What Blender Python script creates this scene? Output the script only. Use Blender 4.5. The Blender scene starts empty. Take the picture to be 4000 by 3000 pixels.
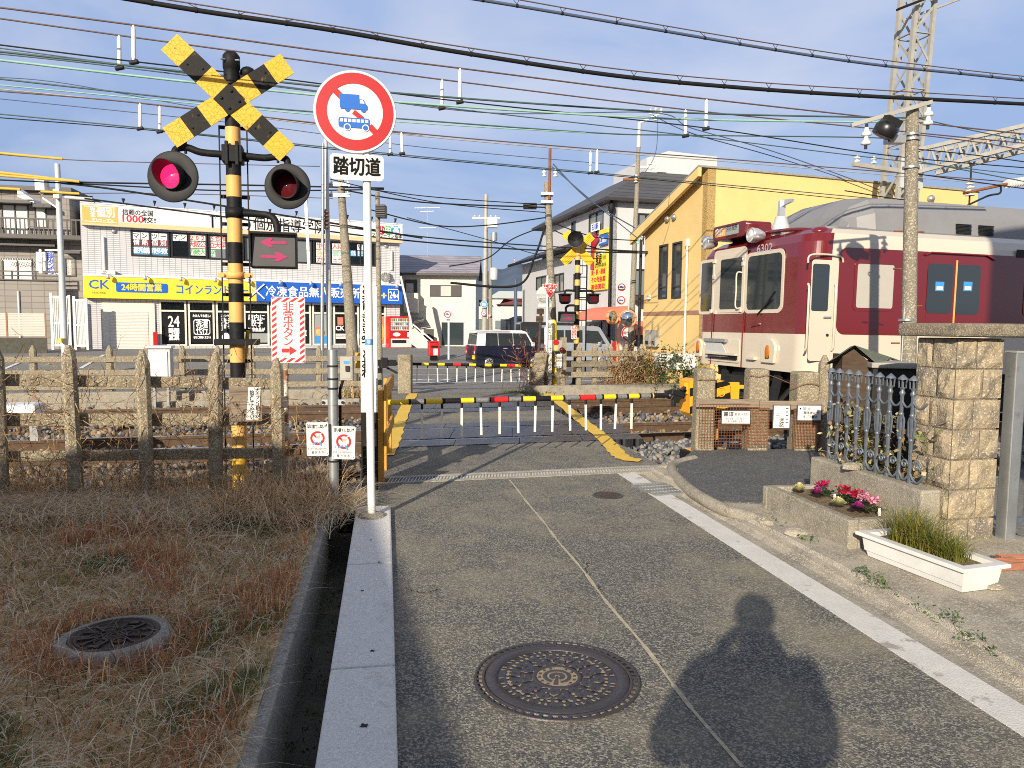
import bpy,bmesh,math,random
import numpy as np
from mathutils import Matrix,Vector
random.seed(7)
RNG=np.random.default_rng(7)
R=math.radians
sc=bpy.context.scene
COL=sc.collection
# - camera
F=2900.0;PITCH=R(4.6);ROLL=R(0.5);H=1.55
cd=bpy.data.cameras.new('camera');cam=bpy.data.objects.new('camera',cd);COL.objects.link(cam)
cd.sensor_width=36;cd.lens=36*F/4000;cd.clip_start=0.02;cd.clip_end=9000
cam.matrix_world=Matrix.Translation((0,0,H))@Matrix.Rotation(R(90)-PITCH,4,'X')@Matrix.Rotation(ROLL,4,'Z')
sc.camera=cam
# - sun, sky, exposure
SUN_EL=R(20.5);SUN_AZ=R(19.0)
sd=bpy.data.lights.new('sun','SUN');so=bpy.data.objects.new('sun',sd);COL.objects.link(so)
sd.energy=4.2;sd.angle=R(0.53);sd.color=(1.0,0.88,0.70)
ld=Vector((math.sin(SUN_AZ)*math.cos(SUN_EL),math.cos(SUN_AZ)*math.cos(SUN_EL),-math.sin(SUN_EL)))
so.rotation_euler=ld.to_track_quat('-Z','Y').to_euler()
sc.view_settings.view_transform='Standard';sc.view_settings.look='None'
sc.cycles.filter_width=1.0;sc.cycles.use_denoising=False;sc.view_settings.gamma=1;sc.view_settings.exposure=0.74
w=bpy.data.worlds.new('World');sc.world=w;w.use_nodes=True
nt=w.node_tree;nt.nodes.clear()
def N(tree,t,**kw):
 n=tree.nodes.new(t)
 for k,v in kw.items():setattr(n,k,v)
 return n
out=N(nt,'ShaderNodeOutputWorld');bg=N(nt,'ShaderNodeBackground');bg.inputs[1].default_value=0.105
sky=N(nt,'ShaderNodeTexSky',sky_type='NISHITA',sun_disc=False,sun_elevation=SUN_EL,sun_rotation=SUN_AZ+math.pi)
sky.altitude=50;sky.air_density=1.0;sky.dust_density=1.2;sky.ozone_density=1.4
tc=N(nt,'ShaderNodeTexCoord');mp=N(nt,'ShaderNodeMapping');mp.inputs['Scale'].default_value=(1.0,1.0,2.6)
nz=N(nt,'ShaderNodeTexNoise');nz.inputs['Scale'].default_value=2.3;nz.inputs['Detail'].default_value=7;nz.inputs['Roughness'].default_value=0.52
nz.inputs['Distortion'].default_value=0.4
nt.links.new(tc.outputs['Generated'],mp.inputs[0]);nt.links.new(mp.outputs[0],nz.inputs['Vector'])
sp=N(nt,'ShaderNodeSeparateXYZ');nt.links.new(tc.outputs['Generated'],sp.inputs[0])
rmp=N(nt,'ShaderNodeValToRGB');e=rmp.color_ramp.elements
e[0].position=0.0;e[0].color=(0.195,0.27,0.45,1);e[1].position=0.8;e[1].color=(0.13,0.15,0.19,1)
c2=e.new(0.22);c2.color=(0.245,0.335,0.55,1);c3=e.new(0.46);c3.color=(0.34,0.42,0.63,1)
nt.links.new(sp.outputs[2],rmp.inputs[0])
vr=N(nt,'ShaderNodeValToRGB');q=vr.color_ramp.elements
q[0].position=0.43;q[0].color=(0,0,0,1);q[1].position=0.64;q[1].color=(1,1,1,1)
nt.links.new(nz.outputs['Fac'],vr.inputs[0])
mxc=N(nt,'ShaderNodeMix',data_type='RGBA');nt.links.new(vr.outputs[0],mxc.inputs[0])
nt.links.new(rmp.outputs[0],mxc.inputs[6])
mxc.inputs[7].default_value=(0.46,0.50,0.63,1)
sc10=N(nt,'ShaderNodeMix',data_type='RGBA',blend_type='MULTIPLY');sc10.inputs[0].default_value=1
nt.links.new(mxc.outputs[2],sc10.inputs[6]);sc10.inputs[7].default_value=(7.6,7.6,7.6,1)
mx=N(nt,'ShaderNodeMix',data_type='RGBA');mx.inputs[0].default_value=0.86
nt.links.new(sky.outputs[0],mx.inputs[6]);nt.links.new(sc10.outputs[2],mx.inputs[7])
nt.links.new(mx.outputs[2],bg.inputs[0]);nt.links.new(bg.outputs[0],out.inputs[0])
# - measuring helpers (photograph 4000 x 3000)
def ray(px,py):
 x=(px-2000)/F;y=-(py-1500)/F
 c,s=math.cos(ROLL),math.sin(ROLL);x,y=c*x-s*y,s*x+c*y
 cp,s2=math.cos(PITCH),math.sin(PITCH)
 return Vector((x,cp+y*s2,y*cp-s2))
CAMP=Vector((0,0,H))
def at(px,py,Y):r=ray(px,py);return CAMP+r*(Y/r.y)
def gnd(px,py,z=0.0):r=ray(px,py);return CAMP+r*((z-H)/r.z)
TR=math.tan(R(15))
def trk(px,py,d):r=ray(px,py);return CAMP+r*(d/(r.y-TR*r.x))
def frame(loc,yaw):return Matrix.Translation(loc)@Matrix.Rotation(yaw,4,'Z')
def loc_on(M,px,py,y=0.0):
 Mi=M.inverted();o=Mi@CAMP;r=Mi.to_3x3()@ray(px,py);k=(y-o.y)/r.y
 p=o+r*k;return(p.x,p.z)
# - objects
def tag(o,label=None,cat=None,group=None,kind=None):
 if label:o['label']=label
 if cat:o['category']=cat
 if group:o['group']=group
 if kind:o['kind']=kind
 return o
def thing(name,label,cat,loc=(0,0,0),yaw=0.0,group=None):
 o=bpy.data.objects.new(name,None);COL.objects.link(o);o.empty_display_size=0.2
 o.location=loc;o.rotation_euler=(0,0,yaw)
 return tag(o,label,cat,group)
def MW(o):return Matrix.LocRotScale(o.location,o.rotation_euler,o.scale)
def dup(o,loc=None,yaw=None,label=None,parent=None):
 c=o.copy();COL.objects.link(c)
 if parent:c.parent=parent
 if loc is not None:c.location=loc
 if yaw is not None:c.rotation_euler=(0,0,yaw)
 if label:c['label']=label
 for ch in[x for x in bpy.data.objects if x.parent==o]:dup(ch,parent=c)
 return c
_tc={}
def text_mesh(body):
 if body in _tc:return _tc[body]
 cu=bpy.data.curves.new('t','FONT');cu.body=body;cu.size=1;cu.resolution_u=2
 o=bpy.data.objects.new('t',cu);COL.objects.link(o)
 me=bpy.data.meshes.new_from_object(o.evaluated_get(bpy.context.evaluated_depsgraph_get()))
 vs=[Vector(v.co)for v in me.vertices];fs=[tuple(p.vertices)for p in me.polygons]
 bpy.data.objects.remove(o);bpy.data.curves.remove(cu);bpy.data.meshes.remove(me)
 xs=[v.x for v in vs];ys=[v.y for v in vs]
 _tc[body]=(vs,fs,min(xs),max(xs),min(ys),max(ys));return _tc[body]
class MB:
 def __init__(s,T=None):s.v=[];s.f=[];s.m=[];s.sm=[];s.mats=[];s.T=T or Matrix.Identity(4)
 def add(s,vs,fs,mat,smooth=False):
  b=len(s.v);s.v+=[s.T@Vector(v)for v in vs]
  if mat not in s.mats:s.mats.append(mat)
  k=s.mats.index(mat)
  for f in fs:s.f.append([b+i for i in f]);s.m.append(k);s.sm.append(smooth)
  return s
 def box(s,x0,x1,y0,y1,z0,z1,mat):
  vs=[(x,y,z)for x in(x0,x1)for y in(y0,y1)for z in(z0,z1)]
  return s.add(vs,[(0,1,3,2),(4,6,7,5),(0,4,5,1),(2,3,7,6),(0,2,6,4),(1,5,7,3)],mat)
 def cbox(s,cx,cy,cz,sx,sy,sz,mat):return s.box(cx-sx/2,cx+sx/2,cy-sy/2,cy+sy/2,cz-sz/2,cz+sz/2,mat)
 def beam(s,p,q,w,h,mat,up=(0,0,1)):
  p=Vector(p);q=Vector(q);d=(q-p).normalized();u=Vector(up)
  if abs(d.dot(u))>0.98:u=Vector((0,1,0))
  a=d.cross(u).normalized()*(w/2);b=a.cross(d).normalized()*(h/2)
  vs=[p-a-b,p+a-b,p+a+b,p-a+b,q-a-b,q+a-b,q+a+b,q-a+b]
  return s.add(vs,[(0,1,2,3),(7,6,5,4),(0,4,5,1),(1,5,6,2),(2,6,7,3),(3,7,4,0)],mat)
 def tube(s,pts,r,mat,n=8,cap=True):
  pts=[Vector(p)for p in pts];rs=r if isinstance(r,(list,tuple))else[r]*len(pts)
  vs=[];fs=[];pu=None
  for i,p in enumerate(pts):
   d=(pts[min(i+1,len(pts)-1)]-pts[max(i-1,0)]).normalized()
   if pu is None:
    pu=Vector((0,0,1))if abs(d.z)<0.9 else Vector((1,0,0))
   a=d.cross(pu).normalized();b=a.cross(d).normalized();pu=b
   for k in range(n):
    t=2*math.pi*k/n;vs.append(p+(a*math.cos(t)+b*math.sin(t))*rs[i])
  for i in range(len(pts)-1):
   for k in range(n):
    k2=(k+1)%n;fs.append((i*n+k,i*n+k2,(i+1)*n+k2,(i+1)*n+k))
  s.add(vs,fs,mat,n>5)
  if cap:
   m=len(pts)-1
   s.add(vs[:n],[tuple(range(n))[::-1]],mat);s.add(vs[m*n:],[tuple(range(n))],mat)
  return s
 def cyl(s,p,q,r,mat,n=16,r2=None):return s.tube([p,q],[r,r if r2 is None else r2],mat,n)
 def lathe(s,prof,mat,n=24,c=(0,0,0),axis='Z'):
  vs=[];fs=[];c=Vector(c)
  for(r,z)in prof:
   for k in range(n):
    t=2*math.pi*k/n
    p=(r*math.cos(t),r*math.sin(t),z)if axis=='Z' else((r*math.cos(t),z,r*math.sin(t))if axis=='Y' else(z,r*math.cos(t),r*math.sin(t)))
    vs.append(c+Vector(p))
  for i in range(len(prof)-1):
   for k in range(n):
    k2=(k+1)%n;fs.append((i*n+k,i*n+k2,(i+1)*n+k2,(i+1)*n+k))
  return s.add(vs,fs,mat,True)
 def disc(s,r,mat,c=(0,0,0),axis='Z',n=32,r0=0.0,a0=0.0,a1=2*math.pi):
  c=Vector(c);vs=[];fs=[];full=abs(a1-a0-2*math.pi)<1e-6
  m=n if full else n+1
  for rr in(r0,r):
   for k in range(m):
    t=a0+(a1-a0)*k/n
    p=(rr*math.cos(t),rr*math.sin(t),0)if axis=='Z' else((rr*math.cos(t),0,rr*math.sin(t))if axis=='Y' else(0,rr*math.cos(t),rr*math.sin(t)))
    vs.append(c+Vector(p))
  if r0==0 and full:return s.add(vs[m:],[tuple(range(m))],mat)
  for k in range(n):
   k2=(k+1)%m;fs.append((k,k2,m+k2,m+k))
  return s.add(vs,fs,mat)
 def pxz(s,pts,y0,y1,mat):
  n=len(pts);vs=[(x,y0,z)for x,z in pts]+[(x,y1,z)for x,z in pts]
  fs=[tuple(range(n)),tuple(range(n,2*n))[::-1]]+[(i,n+i,n+(i+1)%n,(i+1)%n)for i in range(n)]
  return s.add(vs,fs,mat)
 def pxy(s,pts,z0,z1,mat):
  n=len(pts);vs=[(p[0],p[1],z0)for p in pts]+[(p[0],p[1],z1)for p in pts]
  fs=[tuple(range(n))[::-1],tuple(range(n,2*n))]+[(i,(i+1)%n,n+(i+1)%n,n+i)for i in range(n)]
  return s.add(vs,fs,mat)
 def pyz(s,pts,x0,x1,mat):
  n=len(pts);vs=[(x0,p[0],p[1])for p in pts]+[(x1,p[0],p[1])for p in pts]
  fs=[tuple(range(n)),tuple(range(n,2*n))[::-1]]+[(i,n+i,n+(i+1)%n,(i+1)%n)for i in range(n)]
  return s.add(vs,fs,mat)
 def quad(s,a,b,c,d,mat):return s.add([a,b,c,d],[(0,1,2,3)],mat)
 def ell(s,c,rx,ry,rz,mat,n=12,m=8,jit=0.0):
  vs=[];fs=[];c=Vector(c)
  for i in range(m+1):
   a=math.pi*i/m
   for k in range(n):
    t=2*math.pi*k/n;j=1+random.uniform(-jit,jit)
    vs.append(c+Vector((rx*math.sin(a)*math.cos(t),ry*math.sin(a)*math.sin(t),rz*math.cos(a)))*j)
  for i in range(m):
   for k in range(n):
    k2=(k+1)%n;fs.append((i*n+k,(i+1)*n+k,(i+1)*n+k2,i*n+k2))
  return s.add(vs,fs,mat,jit==0)
 def text(s,body,x,z,h,mat,y=0.0,wd=None,bold=0.0,align='C',vert=False,step=None,rot=0.0,slant=0.0):
  """letters standing in the x-z plane at depth y; h is the height of the line, wd the width it is fitted to"""
  if vert:
   st=step or h*1.12
   for i,ch in enumerate(body):
    if ch!=' ':s.text(ch,x,z-i*st,h,mat,y,None,bold)
   return s
  vs,fs,x0,x1,y0,y1=text_mesh(body)
  k=h/0.8;kx=k if wd is None else wd/(x1-x0)
  ox=-(x0+x1)/2 if align=='C' else-x0
  cz=0.32 if any(ord(c)>0x2fff for c in body)else(y0+y1)/2
  if not any(ord(c)>0x2fff for c in body):k=h/max(y1-y0,.3);kx=k if wd is None else kx
  cr,sr=math.cos(rot),math.sin(rot)
  offs=[(0,0,0)]if not bold else[(-bold,0,0),(bold,0,-.0003),(0,bold,-.0006),(0,-bold,-.0009)]
  for dx,dz,dy in offs:
   P=[]
   for v in vs:
    a=(v.x+ox)*kx+dx+slant*v.y*k;b=(v.y-cz)*k+dz
    P.append((x+a*cr-b*sr,y+dy,z+a*sr+b*cr))
   s.add(P,fs,mat)
  return s
 def build(s,name,parent=None,bevel=0.0,label=None,cat=None,group=None,kind=None,loc=None,autos=False):
  me=bpy.data.meshes.new(name);me.from_pydata([tuple(v)for v in s.v],[],s.f)
  for m in s.mats:me.materials.append(m)
  me.polygons.foreach_set('material_index',s.m);me.polygons.foreach_set('use_smooth',s.sm)
  me.update();o=bpy.data.objects.new(name,me);COL.objects.link(o)
  if parent:o.parent=parent
  if loc is not None:o.location=loc
  if bevel:
   bv=o.modifiers.new('bevel','BEVEL');bv.width=bevel;bv.segments=2;bv.limit_method='ANGLE';bv.angle_limit=R(40)
  return tag(o,label,cat,group,kind)
def arc(cx,cz,r,a0,a1,n=8):return[(cx+r*math.cos(a0+(a1-a0)*i/n),cz+r*math.sin(a0+(a1-a0)*i/n))for i in range(n+1)]
def rrect(x0,x1,z0,z1,r,n=5):
 h=math.pi/2
 return arc(x1-r,z0+r,r,-h,0,n)+arc(x1-r,z1-r,r,0,h,n)+arc(x0+r,z1-r,r,h,2*h,n)+arc(x0+r,z0+r,r,2*h,3*h,n)
def spline(pts,n=12):
 pts=[Vector(p)for p in pts];o=[]
 for i in range(len(pts)-1):
  p0=pts[max(i-1,0)];p1=pts[i];p2=pts[i+1];p3=pts[min(i+2,len(pts)-1)]
  for k in range(n):
   t=k/n
   o.append(0.5*((2*p1)+(p2-p0)*t+(2*p0-5*p1+4*p2-p3)*t*t+(3*p1-p0-3*p2+p3)*t**3))
 return o+[pts[-1]]
# - materials
def mat(name,col,rough=0.7,metal=0.0,var=0.12,scale=6.0,bump=0.0,bscale=60.0,spot=None,spot_scale=4.0,spot_lo=0.55,spot_hi=0.7,coat=0.0,emit=None,spec=0.5,stretch=None,fleck=None,fleck_scale=120.0,fleck_at=0.62,alpha=None):
 m=bpy.data.materials.new(name);m.use_nodes=True;t=m.node_tree
 b=t.nodes['Principled BSDF'];L=t.links.new
 b.inputs['Roughness'].default_value=rough;b.inputs['Metallic'].default_value=metal
 b.inputs['Specular IOR Level'].default_value=spec
 if coat:b.inputs['Coat Weight'].default_value=coat;b.inputs['Coat Roughness'].default_value=0.06
 tcn=N(t,'ShaderNodeTexCoord');oi=N(t,'ShaderNodeObjectInfo');va=N(t,'ShaderNodeVectorMath',operation='MULTIPLY_ADD');va.inputs[1].default_value=(31,47,23);L(oi.outputs['Random'],va.inputs[0]);L(tcn.outputs['Object'],va.inputs[2]);src=va.outputs[0]
 if stretch:
  mpn=N(t,'ShaderNodeMapping');mpn.inputs['Scale'].default_value=stretch;L(src,mpn.inputs[0]);src=mpn.outputs[0]
 c4=(*col,1)
 cur=None
 if var:
  n1=N(t,'ShaderNodeTexNoise');n1.inputs['Scale'].default_value=scale;n1.inputs['Detail'].default_value=6;n1.inputs['Roughness'].default_value=0.65
  L(src,n1.inputs['Vector'])
  rp=N(t,'ShaderNodeValToRGB');el=rp.color_ramp.elements
  el[0].position=0.3;el[1].position=0.7
  el[0].color=(*[c*(1-var)for c in col],1);el[1].color=(*[min(1,c*(1+var))for c in col],1)
  L(n1.outputs['Fac'],rp.inputs[0]);cur=rp.outputs[0]
 def mixin(fac,c,cur):
  mm=N(t,'ShaderNodeMix',data_type='RGBA');L(fac,mm.inputs[0])
  if cur is None:mm.inputs[6].default_value=c4
  else:L(cur,mm.inputs[6])
  mm.inputs[7].default_value=(*c,1);return mm.outputs[2]
 if spot:
  n2=N(t,'ShaderNodeTexNoise');n2.inputs['Scale'].default_value=spot_scale;n2.inputs['Detail'].default_value=8;n2.inputs['Roughness'].default_value=0.7
  L(src,n2.inputs['Vector']);r2=N(t,'ShaderNodeMapRange');r2.inputs[1].default_value=spot_lo;r2.inputs[2].default_value=spot_hi
  L(n2.outputs['Fac'],r2.inputs[0]);cur=mixin(r2.outputs[0],spot,cur)
 if fleck:
  n3=N(t,'ShaderNodeTexVoronoi');n3.inputs['Scale'].default_value=fleck_scale;L(tcn.outputs['Object'],n3.inputs['Vector'])
  sx=N(t,'ShaderNodeSeparateColor');L(n3.outputs['Color'],sx.inputs[0])
  r3=N(t,'ShaderNodeMapRange');r3.inputs[1].default_value=fleck_at;r3.inputs[2].default_value=fleck_at+0.25;L(sx.outputs[0],r3.inputs[0])
  cur=mixin(r3.outputs[0],fleck,cur)
 if cur is None:b.inputs['Base Color'].default_value=c4
 else:L(cur,b.inputs['Base Color'])
 if bump:
  nb=N(t,'ShaderNodeTexNoise');nb.inputs['Scale'].default_value=bscale;nb.inputs['Detail'].default_value=5;L(src,nb.inputs['Vector'])
  bp=N(t,'ShaderNodeBump');bp.inputs['Strength'].default_value=bump;bp.inputs['Distance'].default_value=0.01
  L(nb.outputs['Fac'],bp.inputs['Height']);L(bp.outputs[0],b.inputs['Normal'])
 if emit:b.inputs['Emission Color'].default_value=(*emit[:3],1);b.inputs['Emission Strength'].default_value=emit[3]
 if alpha is not None:b.inputs['Alpha'].default_value=alpha
 return m
def tile_mat(name,col,mortar,bw,bh,msize=0.02,rough=0.5,var=0.08,yz=False,offset=0.0,bump=0.3,dirt=0.12):
 m=bpy.data.materials.new(name);m.use_nodes=True;t=m.node_tree;b=t.nodes['Principled BSDF'];L=t.links.new
 b.inputs['Roughness'].default_value=rough
 tcn=N(t,'ShaderNodeTexCoord');sx=N(t,'ShaderNodeSeparateXYZ');L(tcn.outputs['Object'],sx.inputs[0])
 ad=N(t,'ShaderNodeMath',operation='ADD');L(sx.outputs[0],ad.inputs[0]);L(sx.outputs[1],ad.inputs[1])
 cx=N(t,'ShaderNodeCombineXYZ');L(ad.outputs[0],cx.inputs[0]);L(sx.outputs[2],cx.inputs[1])
 br=N(t,'ShaderNodeTexBrick');br.offset=offset;br.inputs['Scale'].default_value=1.0
 br.inputs['Brick Width'].default_value=bw;br.inputs['Row Height'].default_value=bh;br.inputs['Mortar Size'].default_value=msize
 br.inputs['Color1'].default_value=(*[c*(1-var)for c in col],1);br.inputs['Color2'].default_value=(*[min(1,c*(1+var))for c in col],1);br.inputs['Mortar'].default_value=(*mortar,1)
 L(cx.outputs[0],br.inputs['Vector'])
 nz2=N(t,'ShaderNodeTexNoise');nz2.inputs['Scale'].default_value=0.7;nz2.inputs['Detail'].default_value=8;L(tcn.outputs['Object'],nz2.inputs['Vector'])
 mr=N(t,'ShaderNodeMapRange');mr.inputs[3].default_value=1-dirt;mr.inputs[4].default_value=1+dirt*.4;L(nz2.outputs['Fac'],mr.inputs[0])
 ml=N(t,'ShaderNodeMix',data_type='RGBA',blend_type='MULTIPLY');ml.inputs[0].default_value=1;L(br.outputs['Color'],ml.inputs[6]);L(mr.outputs[0],ml.inputs[7])
 L(ml.outputs[2],b.inputs['Base Color'])
 bp=N(t,'ShaderNodeBump');bp.invert=True;bp.inputs['Strength'].default_value=bump;bp.inputs['Distance'].default_value=0.01;L(br.outputs['Fac'],bp.inputs['Height']);L(bp.outputs[0],b.inputs['Normal'])
 return m
def glass_mat(name,col=(0.03,0.04,0.045),rough=0.05,see=0.0):
 m=bpy.data.materials.new(name);m.use_nodes=True;t=m.node_tree;b=t.nodes['Principled BSDF']
 b.inputs['Base Color'].default_value=(*col,1);b.inputs['Roughness'].default_value=rough;b.inputs['Specular IOR Level'].default_value=0.8
 if see:
  tr=N(t,'ShaderNodeBsdfTransparent');tr.inputs[0].default_value=(0.8,0.85,0.85,1);mxs=N(t,'ShaderNodeMixShader');mxs.inputs[0].default_value=see
  o=t.nodes['Material Output'];t.links.new(b.outputs[0],mxs.inputs[1]);t.links.new(tr.outputs[0],mxs.inputs[2]);t.links.new(mxs.outputs[0],o.inputs[0])
 return m
def col_mat(name,rough=0.7,trans=0.0):
 m=bpy.data.materials.new(name);m.use_nodes=True;t=m.node_tree;b=t.nodes['Principled BSDF']
 a=N(t,'ShaderNodeVertexColor',layer_name='Col');t.links.new(a.outputs[0],b.inputs['Base Color']);b.inputs['Roughness'].default_value=rough
 b.inputs['Specular IOR Level'].default_value=0.25
 if trans:
  tl=N(t,'ShaderNodeBsdfTranslucent');t.links.new(a.outputs[0],tl.inputs[0]);ms=N(t,'ShaderNodeMixShader');ms.inputs[0].default_value=trans;t.links.new(b.outputs[0],ms.inputs[1]);t.links.new(tl.outputs[0],ms.inputs[2]);t.links.new(ms.outputs[0],t.nodes['Material Output'].inputs[0])
 return m
def crack_paint(name,col,dark):
 m=bpy.data.materials.new(name);m.use_nodes=True;t=m.node_tree;b=t.nodes['Principled BSDF'];L=t.links.new
 tcn=N(t,'ShaderNodeTexCoord');nzz=N(t,'ShaderNodeTexNoise');nzz.inputs['Scale'].default_value=9
 mpv=N(t,'ShaderNodeMix',data_type='VECTOR');mpv.inputs[0].default_value=0.08
 L(tcn.outputs['Object'],nzz.inputs['Vector']);L(tcn.outputs['Object'],mpv.inputs[4]);L(nzz.outputs['Color'],mpv.inputs[5])
 vo=N(t,'ShaderNodeTexVoronoi',feature='DISTANCE_TO_EDGE');vo.inputs['Scale'].default_value=26;L(mpv.outputs[1],vo.inputs['Vector'])
 r1=N(t,'ShaderNodeMapRange');r1.inputs[1].default_value=0.0;r1.inputs[2].default_value=0.045;L(vo.outputs['Distance'],r1.inputs[0])
 n2=N(t,'ShaderNodeTexNoise');n2.inputs['Scale'].default_value=11;n2.inputs['Detail'].default_value=6;L(tcn.outputs['Object'],n2.inputs['Vector'])
 r2=N(t,'ShaderNodeMapRange');r2.inputs[1].default_value=0.64;r2.inputs[2].default_value=0.69;L(n2.outputs['Fac'],r2.inputs[0])
 m1=N(t,'ShaderNodeMix',data_type='RGBA');L(r1.outputs[0],m1.inputs[0]);m1.inputs[6].default_value=(*[c*.62 for c in col],1);m1.inputs[7].default_value=(*col,1)
 m2=N(t,'ShaderNodeMix',data_type='RGBA');L(r2.outputs[0],m2.inputs[0]);L(m1.outputs[2],m2.inputs[6]);m2.inputs[7].default_value=(*dark,1)
 L(m2.outputs[2],b.inputs['Base Color']);b.inputs['Roughness'].default_value=0.55
 bp=N(t,'ShaderNodeBump');bp.inputs['Strength'].default_value=0.5;bp.inputs['Distance'].default_value=0.004;L(r1.outputs[0],bp.inputs['Height']);L(bp.outputs[0],b.inputs['Normal'])
 return m
M={}
M['asphalt']=mat('asphalt',(0.085,0.085,0.083),.92,var=.5,scale=110,bump=1.0,bscale=130,spot=(0.25,0.22,0.152),spot_scale=1.3,spot_lo=.46,spot_hi=.70,fleck=(0.30,0.28,0.225),fleck_scale=130,fleck_at=.56)
M['asphalt2']=mat('asphalt_far',(0.15,0.148,0.142),.93,var=.2,scale=.7,bump=.4,bscale=90,fleck=(.26,.25,.22),fleck_scale=60)
M['asphalt3']=mat('asphalt_new',(0.075,0.077,0.078),.9,var=.2,scale=4,bump=.8,bscale=150,fleck=(.2,.2,.19),fleck_scale=110,fleck_at=.7)
M['conc_white']=mat('kerb_concrete',(0.66,0.645,0.61),.9,var=.16,scale=60,bump=.7,bscale=200,spot=(.50,.49,.46),spot_scale=7,fleck=(.8,.78,.74),fleck_scale=260)
M['conc']=mat('concrete',(0.27,0.245,0.195),.92,var=.25,scale=7,bump=.7,bscale=130,spot=(.14,.125,.095),spot_scale=5,spot_lo=.5,spot_hi=.75,fleck=(.42,.38,.3),fleck_scale=150,fleck_at=.7)
M['conc_fence']=mat('fence_concrete',(0.225,0.19,0.13),.92,var=.22,scale=9,bump=.8,bscale=150,spot=(.13,.11,.075),spot_scale=6,spot_lo=.52,spot_hi=.75,fleck=(.46,.40,.29),fleck_scale=120,fleck_at=.68)
M['conc_grey']=mat('grey_concrete',(0.25,0.235,0.20),.92,var=.25,scale=16,bump=.6,bscale=120,spot=(.15,.145,.13),spot_scale=3,fleck=(.40,.38,.34),fleck_scale=140,fleck_at=.7)
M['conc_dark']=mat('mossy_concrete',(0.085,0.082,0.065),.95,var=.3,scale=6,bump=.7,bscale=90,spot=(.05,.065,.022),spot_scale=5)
M['gutter']=mat('gutter_concrete',(0.38,0.34,0.27),.93,var=.2,scale=3,bump=.9,bscale=140,spot=(.20,.175,.14),spot_scale=3.4,spot_lo=.45,spot_hi=.7,fleck=(.5,.46,.38),fleck_scale=120,fleck_at=.68)
M['line_white']=mat('worn_white_paint',(0.60,0.585,0.545),.85,var=.08,scale=8,bump=.4,bscale=150,spot=(.34,.32,.28),spot_scale=5.5,spot_lo=.57,spot_hi=.63)
M['mark_white']=mat('road_white_paint',(0.62,0.62,0.60),.8,var=.1,spot=(.3,.3,.3),spot_scale=3)
M['line_yellow']=mat('yellow_road_paint',(0.72,0.47,0.06),.75,var=.1,scale=8,bump=.4,bscale=120,spot=(.38,.27,.09),spot_scale=6,spot_lo=.58,spot_hi=.72)
M['dirt']=mat('bare_earth',(0.16,0.115,0.065),1,var=.3,scale=8,bump=1,bscale=60,spot=(.28,.21,.12),spot_scale=9)
M['straw_soil']=mat('straw_soil',(0.56,0.43,0.26),1,var=.4,scale=30,bump=1,bscale=90,spot=(.14,.15,.05),spot_scale=3)
M['stones']=col_mat('ballast_stone',.9)
M['blades']=col_mat('grass_blades',.7,.5)
M['leaf']=col_mat('leaves',.5,.25)
M['rail_side']=mat('rusty_rail',(0.085,0.050,0.028),.85,var=.3,scale=10,bump=.3,spot=(.15,.085,.04),spot_scale=8)
M['rail_top']=mat('worn_rail_head',(0.42,0.42,0.43),.28,metal=1,var=.1)
M['sleeper']=mat('sleeper_wood',(0.10,0.065,0.04),.9,var=.3,scale=9,bump=.6)
M['iron']=mat('cast_iron',(0.072,0.066,0.072),.42,metal=.55,var=.15,scale=9,bump=.2,bscale=200)
M['iron_brown']=mat('brown_iron',(0.058,0.040,0.032),.5,metal=.5,var=.2,scale=12,bump=.3)
M['grit']=mat('trapped_grit',(0.30,0.24,0.155),.95,var=.3,scale=60,bump=.6,bscale=200)
M['yellow_crack']=crack_paint('cracked_yellow',(0.66,0.37,0.012),(0.20,0.085,0.015))
M['yellow_sign']=mat('yellow_paint',(0.78,0.45,0.02),.5,var=.1,scale=8,spot=(.25,.12,.02),spot_scale=12,spot_lo=.62,spot_hi=.7)
M['yellow_gate']=mat('gate_yellow',(0.75,0.36,0.02),.45,var=.07,scale=6)
M['orange_pole']=mat('faded_orange_paint',(0.68,0.38,0.11),.6,var=.1,scale=7,spot=(.3,.15,.05),spot_scale=14,spot_lo=.66,spot_hi=.72)
M['wood_yellow']=mat('yellow_painted_wood',(0.60,0.30,0.045),.65,var=.15,scale=9,bump=.3,stretch=(1,1,.2),spot=(.34,.19,.06),spot_scale=14,spot_lo=.62,spot_hi=.72)
M['black']=mat('black_paint',(0.010,0.010,0.011),.6,spec=.2,var=.3,scale=9,spot=(.03,.028,.025),spot_scale=14)
M['black_worn']=mat('worn_black_paint',(0.012,0.011,0.010),.6,spec=.2,var=.3,scale=20,spot=(.13,.09,.03),spot_scale=15,spot_lo=.6,spot_hi=.72,stretch=(1,1,1))
M['dark_metal']=mat('dark_metal',(0.017,0.018,0.019),.6,spec=.25,metal=.0,var=.25,scale=8)
M['black_plastic']=mat('black_plastic',(0.013,0.013,0.014),.35,var=0)
M['white_paint']=mat('white_paint',(0.72,0.715,0.70),.35,var=.05,scale=3)
M['white_panel']=mat('white_sign_panel',(0.66,0.65,0.62),.4,var=.03,scale=5)
M['paper']=mat('white_paper',(0.70,0.69,0.66),.7,var=.04,scale=5)
M['cream']=mat('cream_paint',(0.56,0.50,0.405),.22,var=.02,scale=2,coat=.5)
M['red_train']=mat('maroon_paint',(0.135,0.008,0.010),.22,var=.03,scale=2,coat=.6)
M['grey_train']=mat('roof_grey',(0.20,0.202,0.208),.5,var=.06,scale=3)
M['red_sign']=mat('sign_red',(0.42,0.012,0.015),.4,var=.04)
M['blue_sign']=mat('sign_blue',(0.010,0.115,0.47),.4,var=.04)
M['yellow_store']=mat('shop_yellow',(0.86,0.61,0.04),.45,var=.03,scale=.8)
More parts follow.
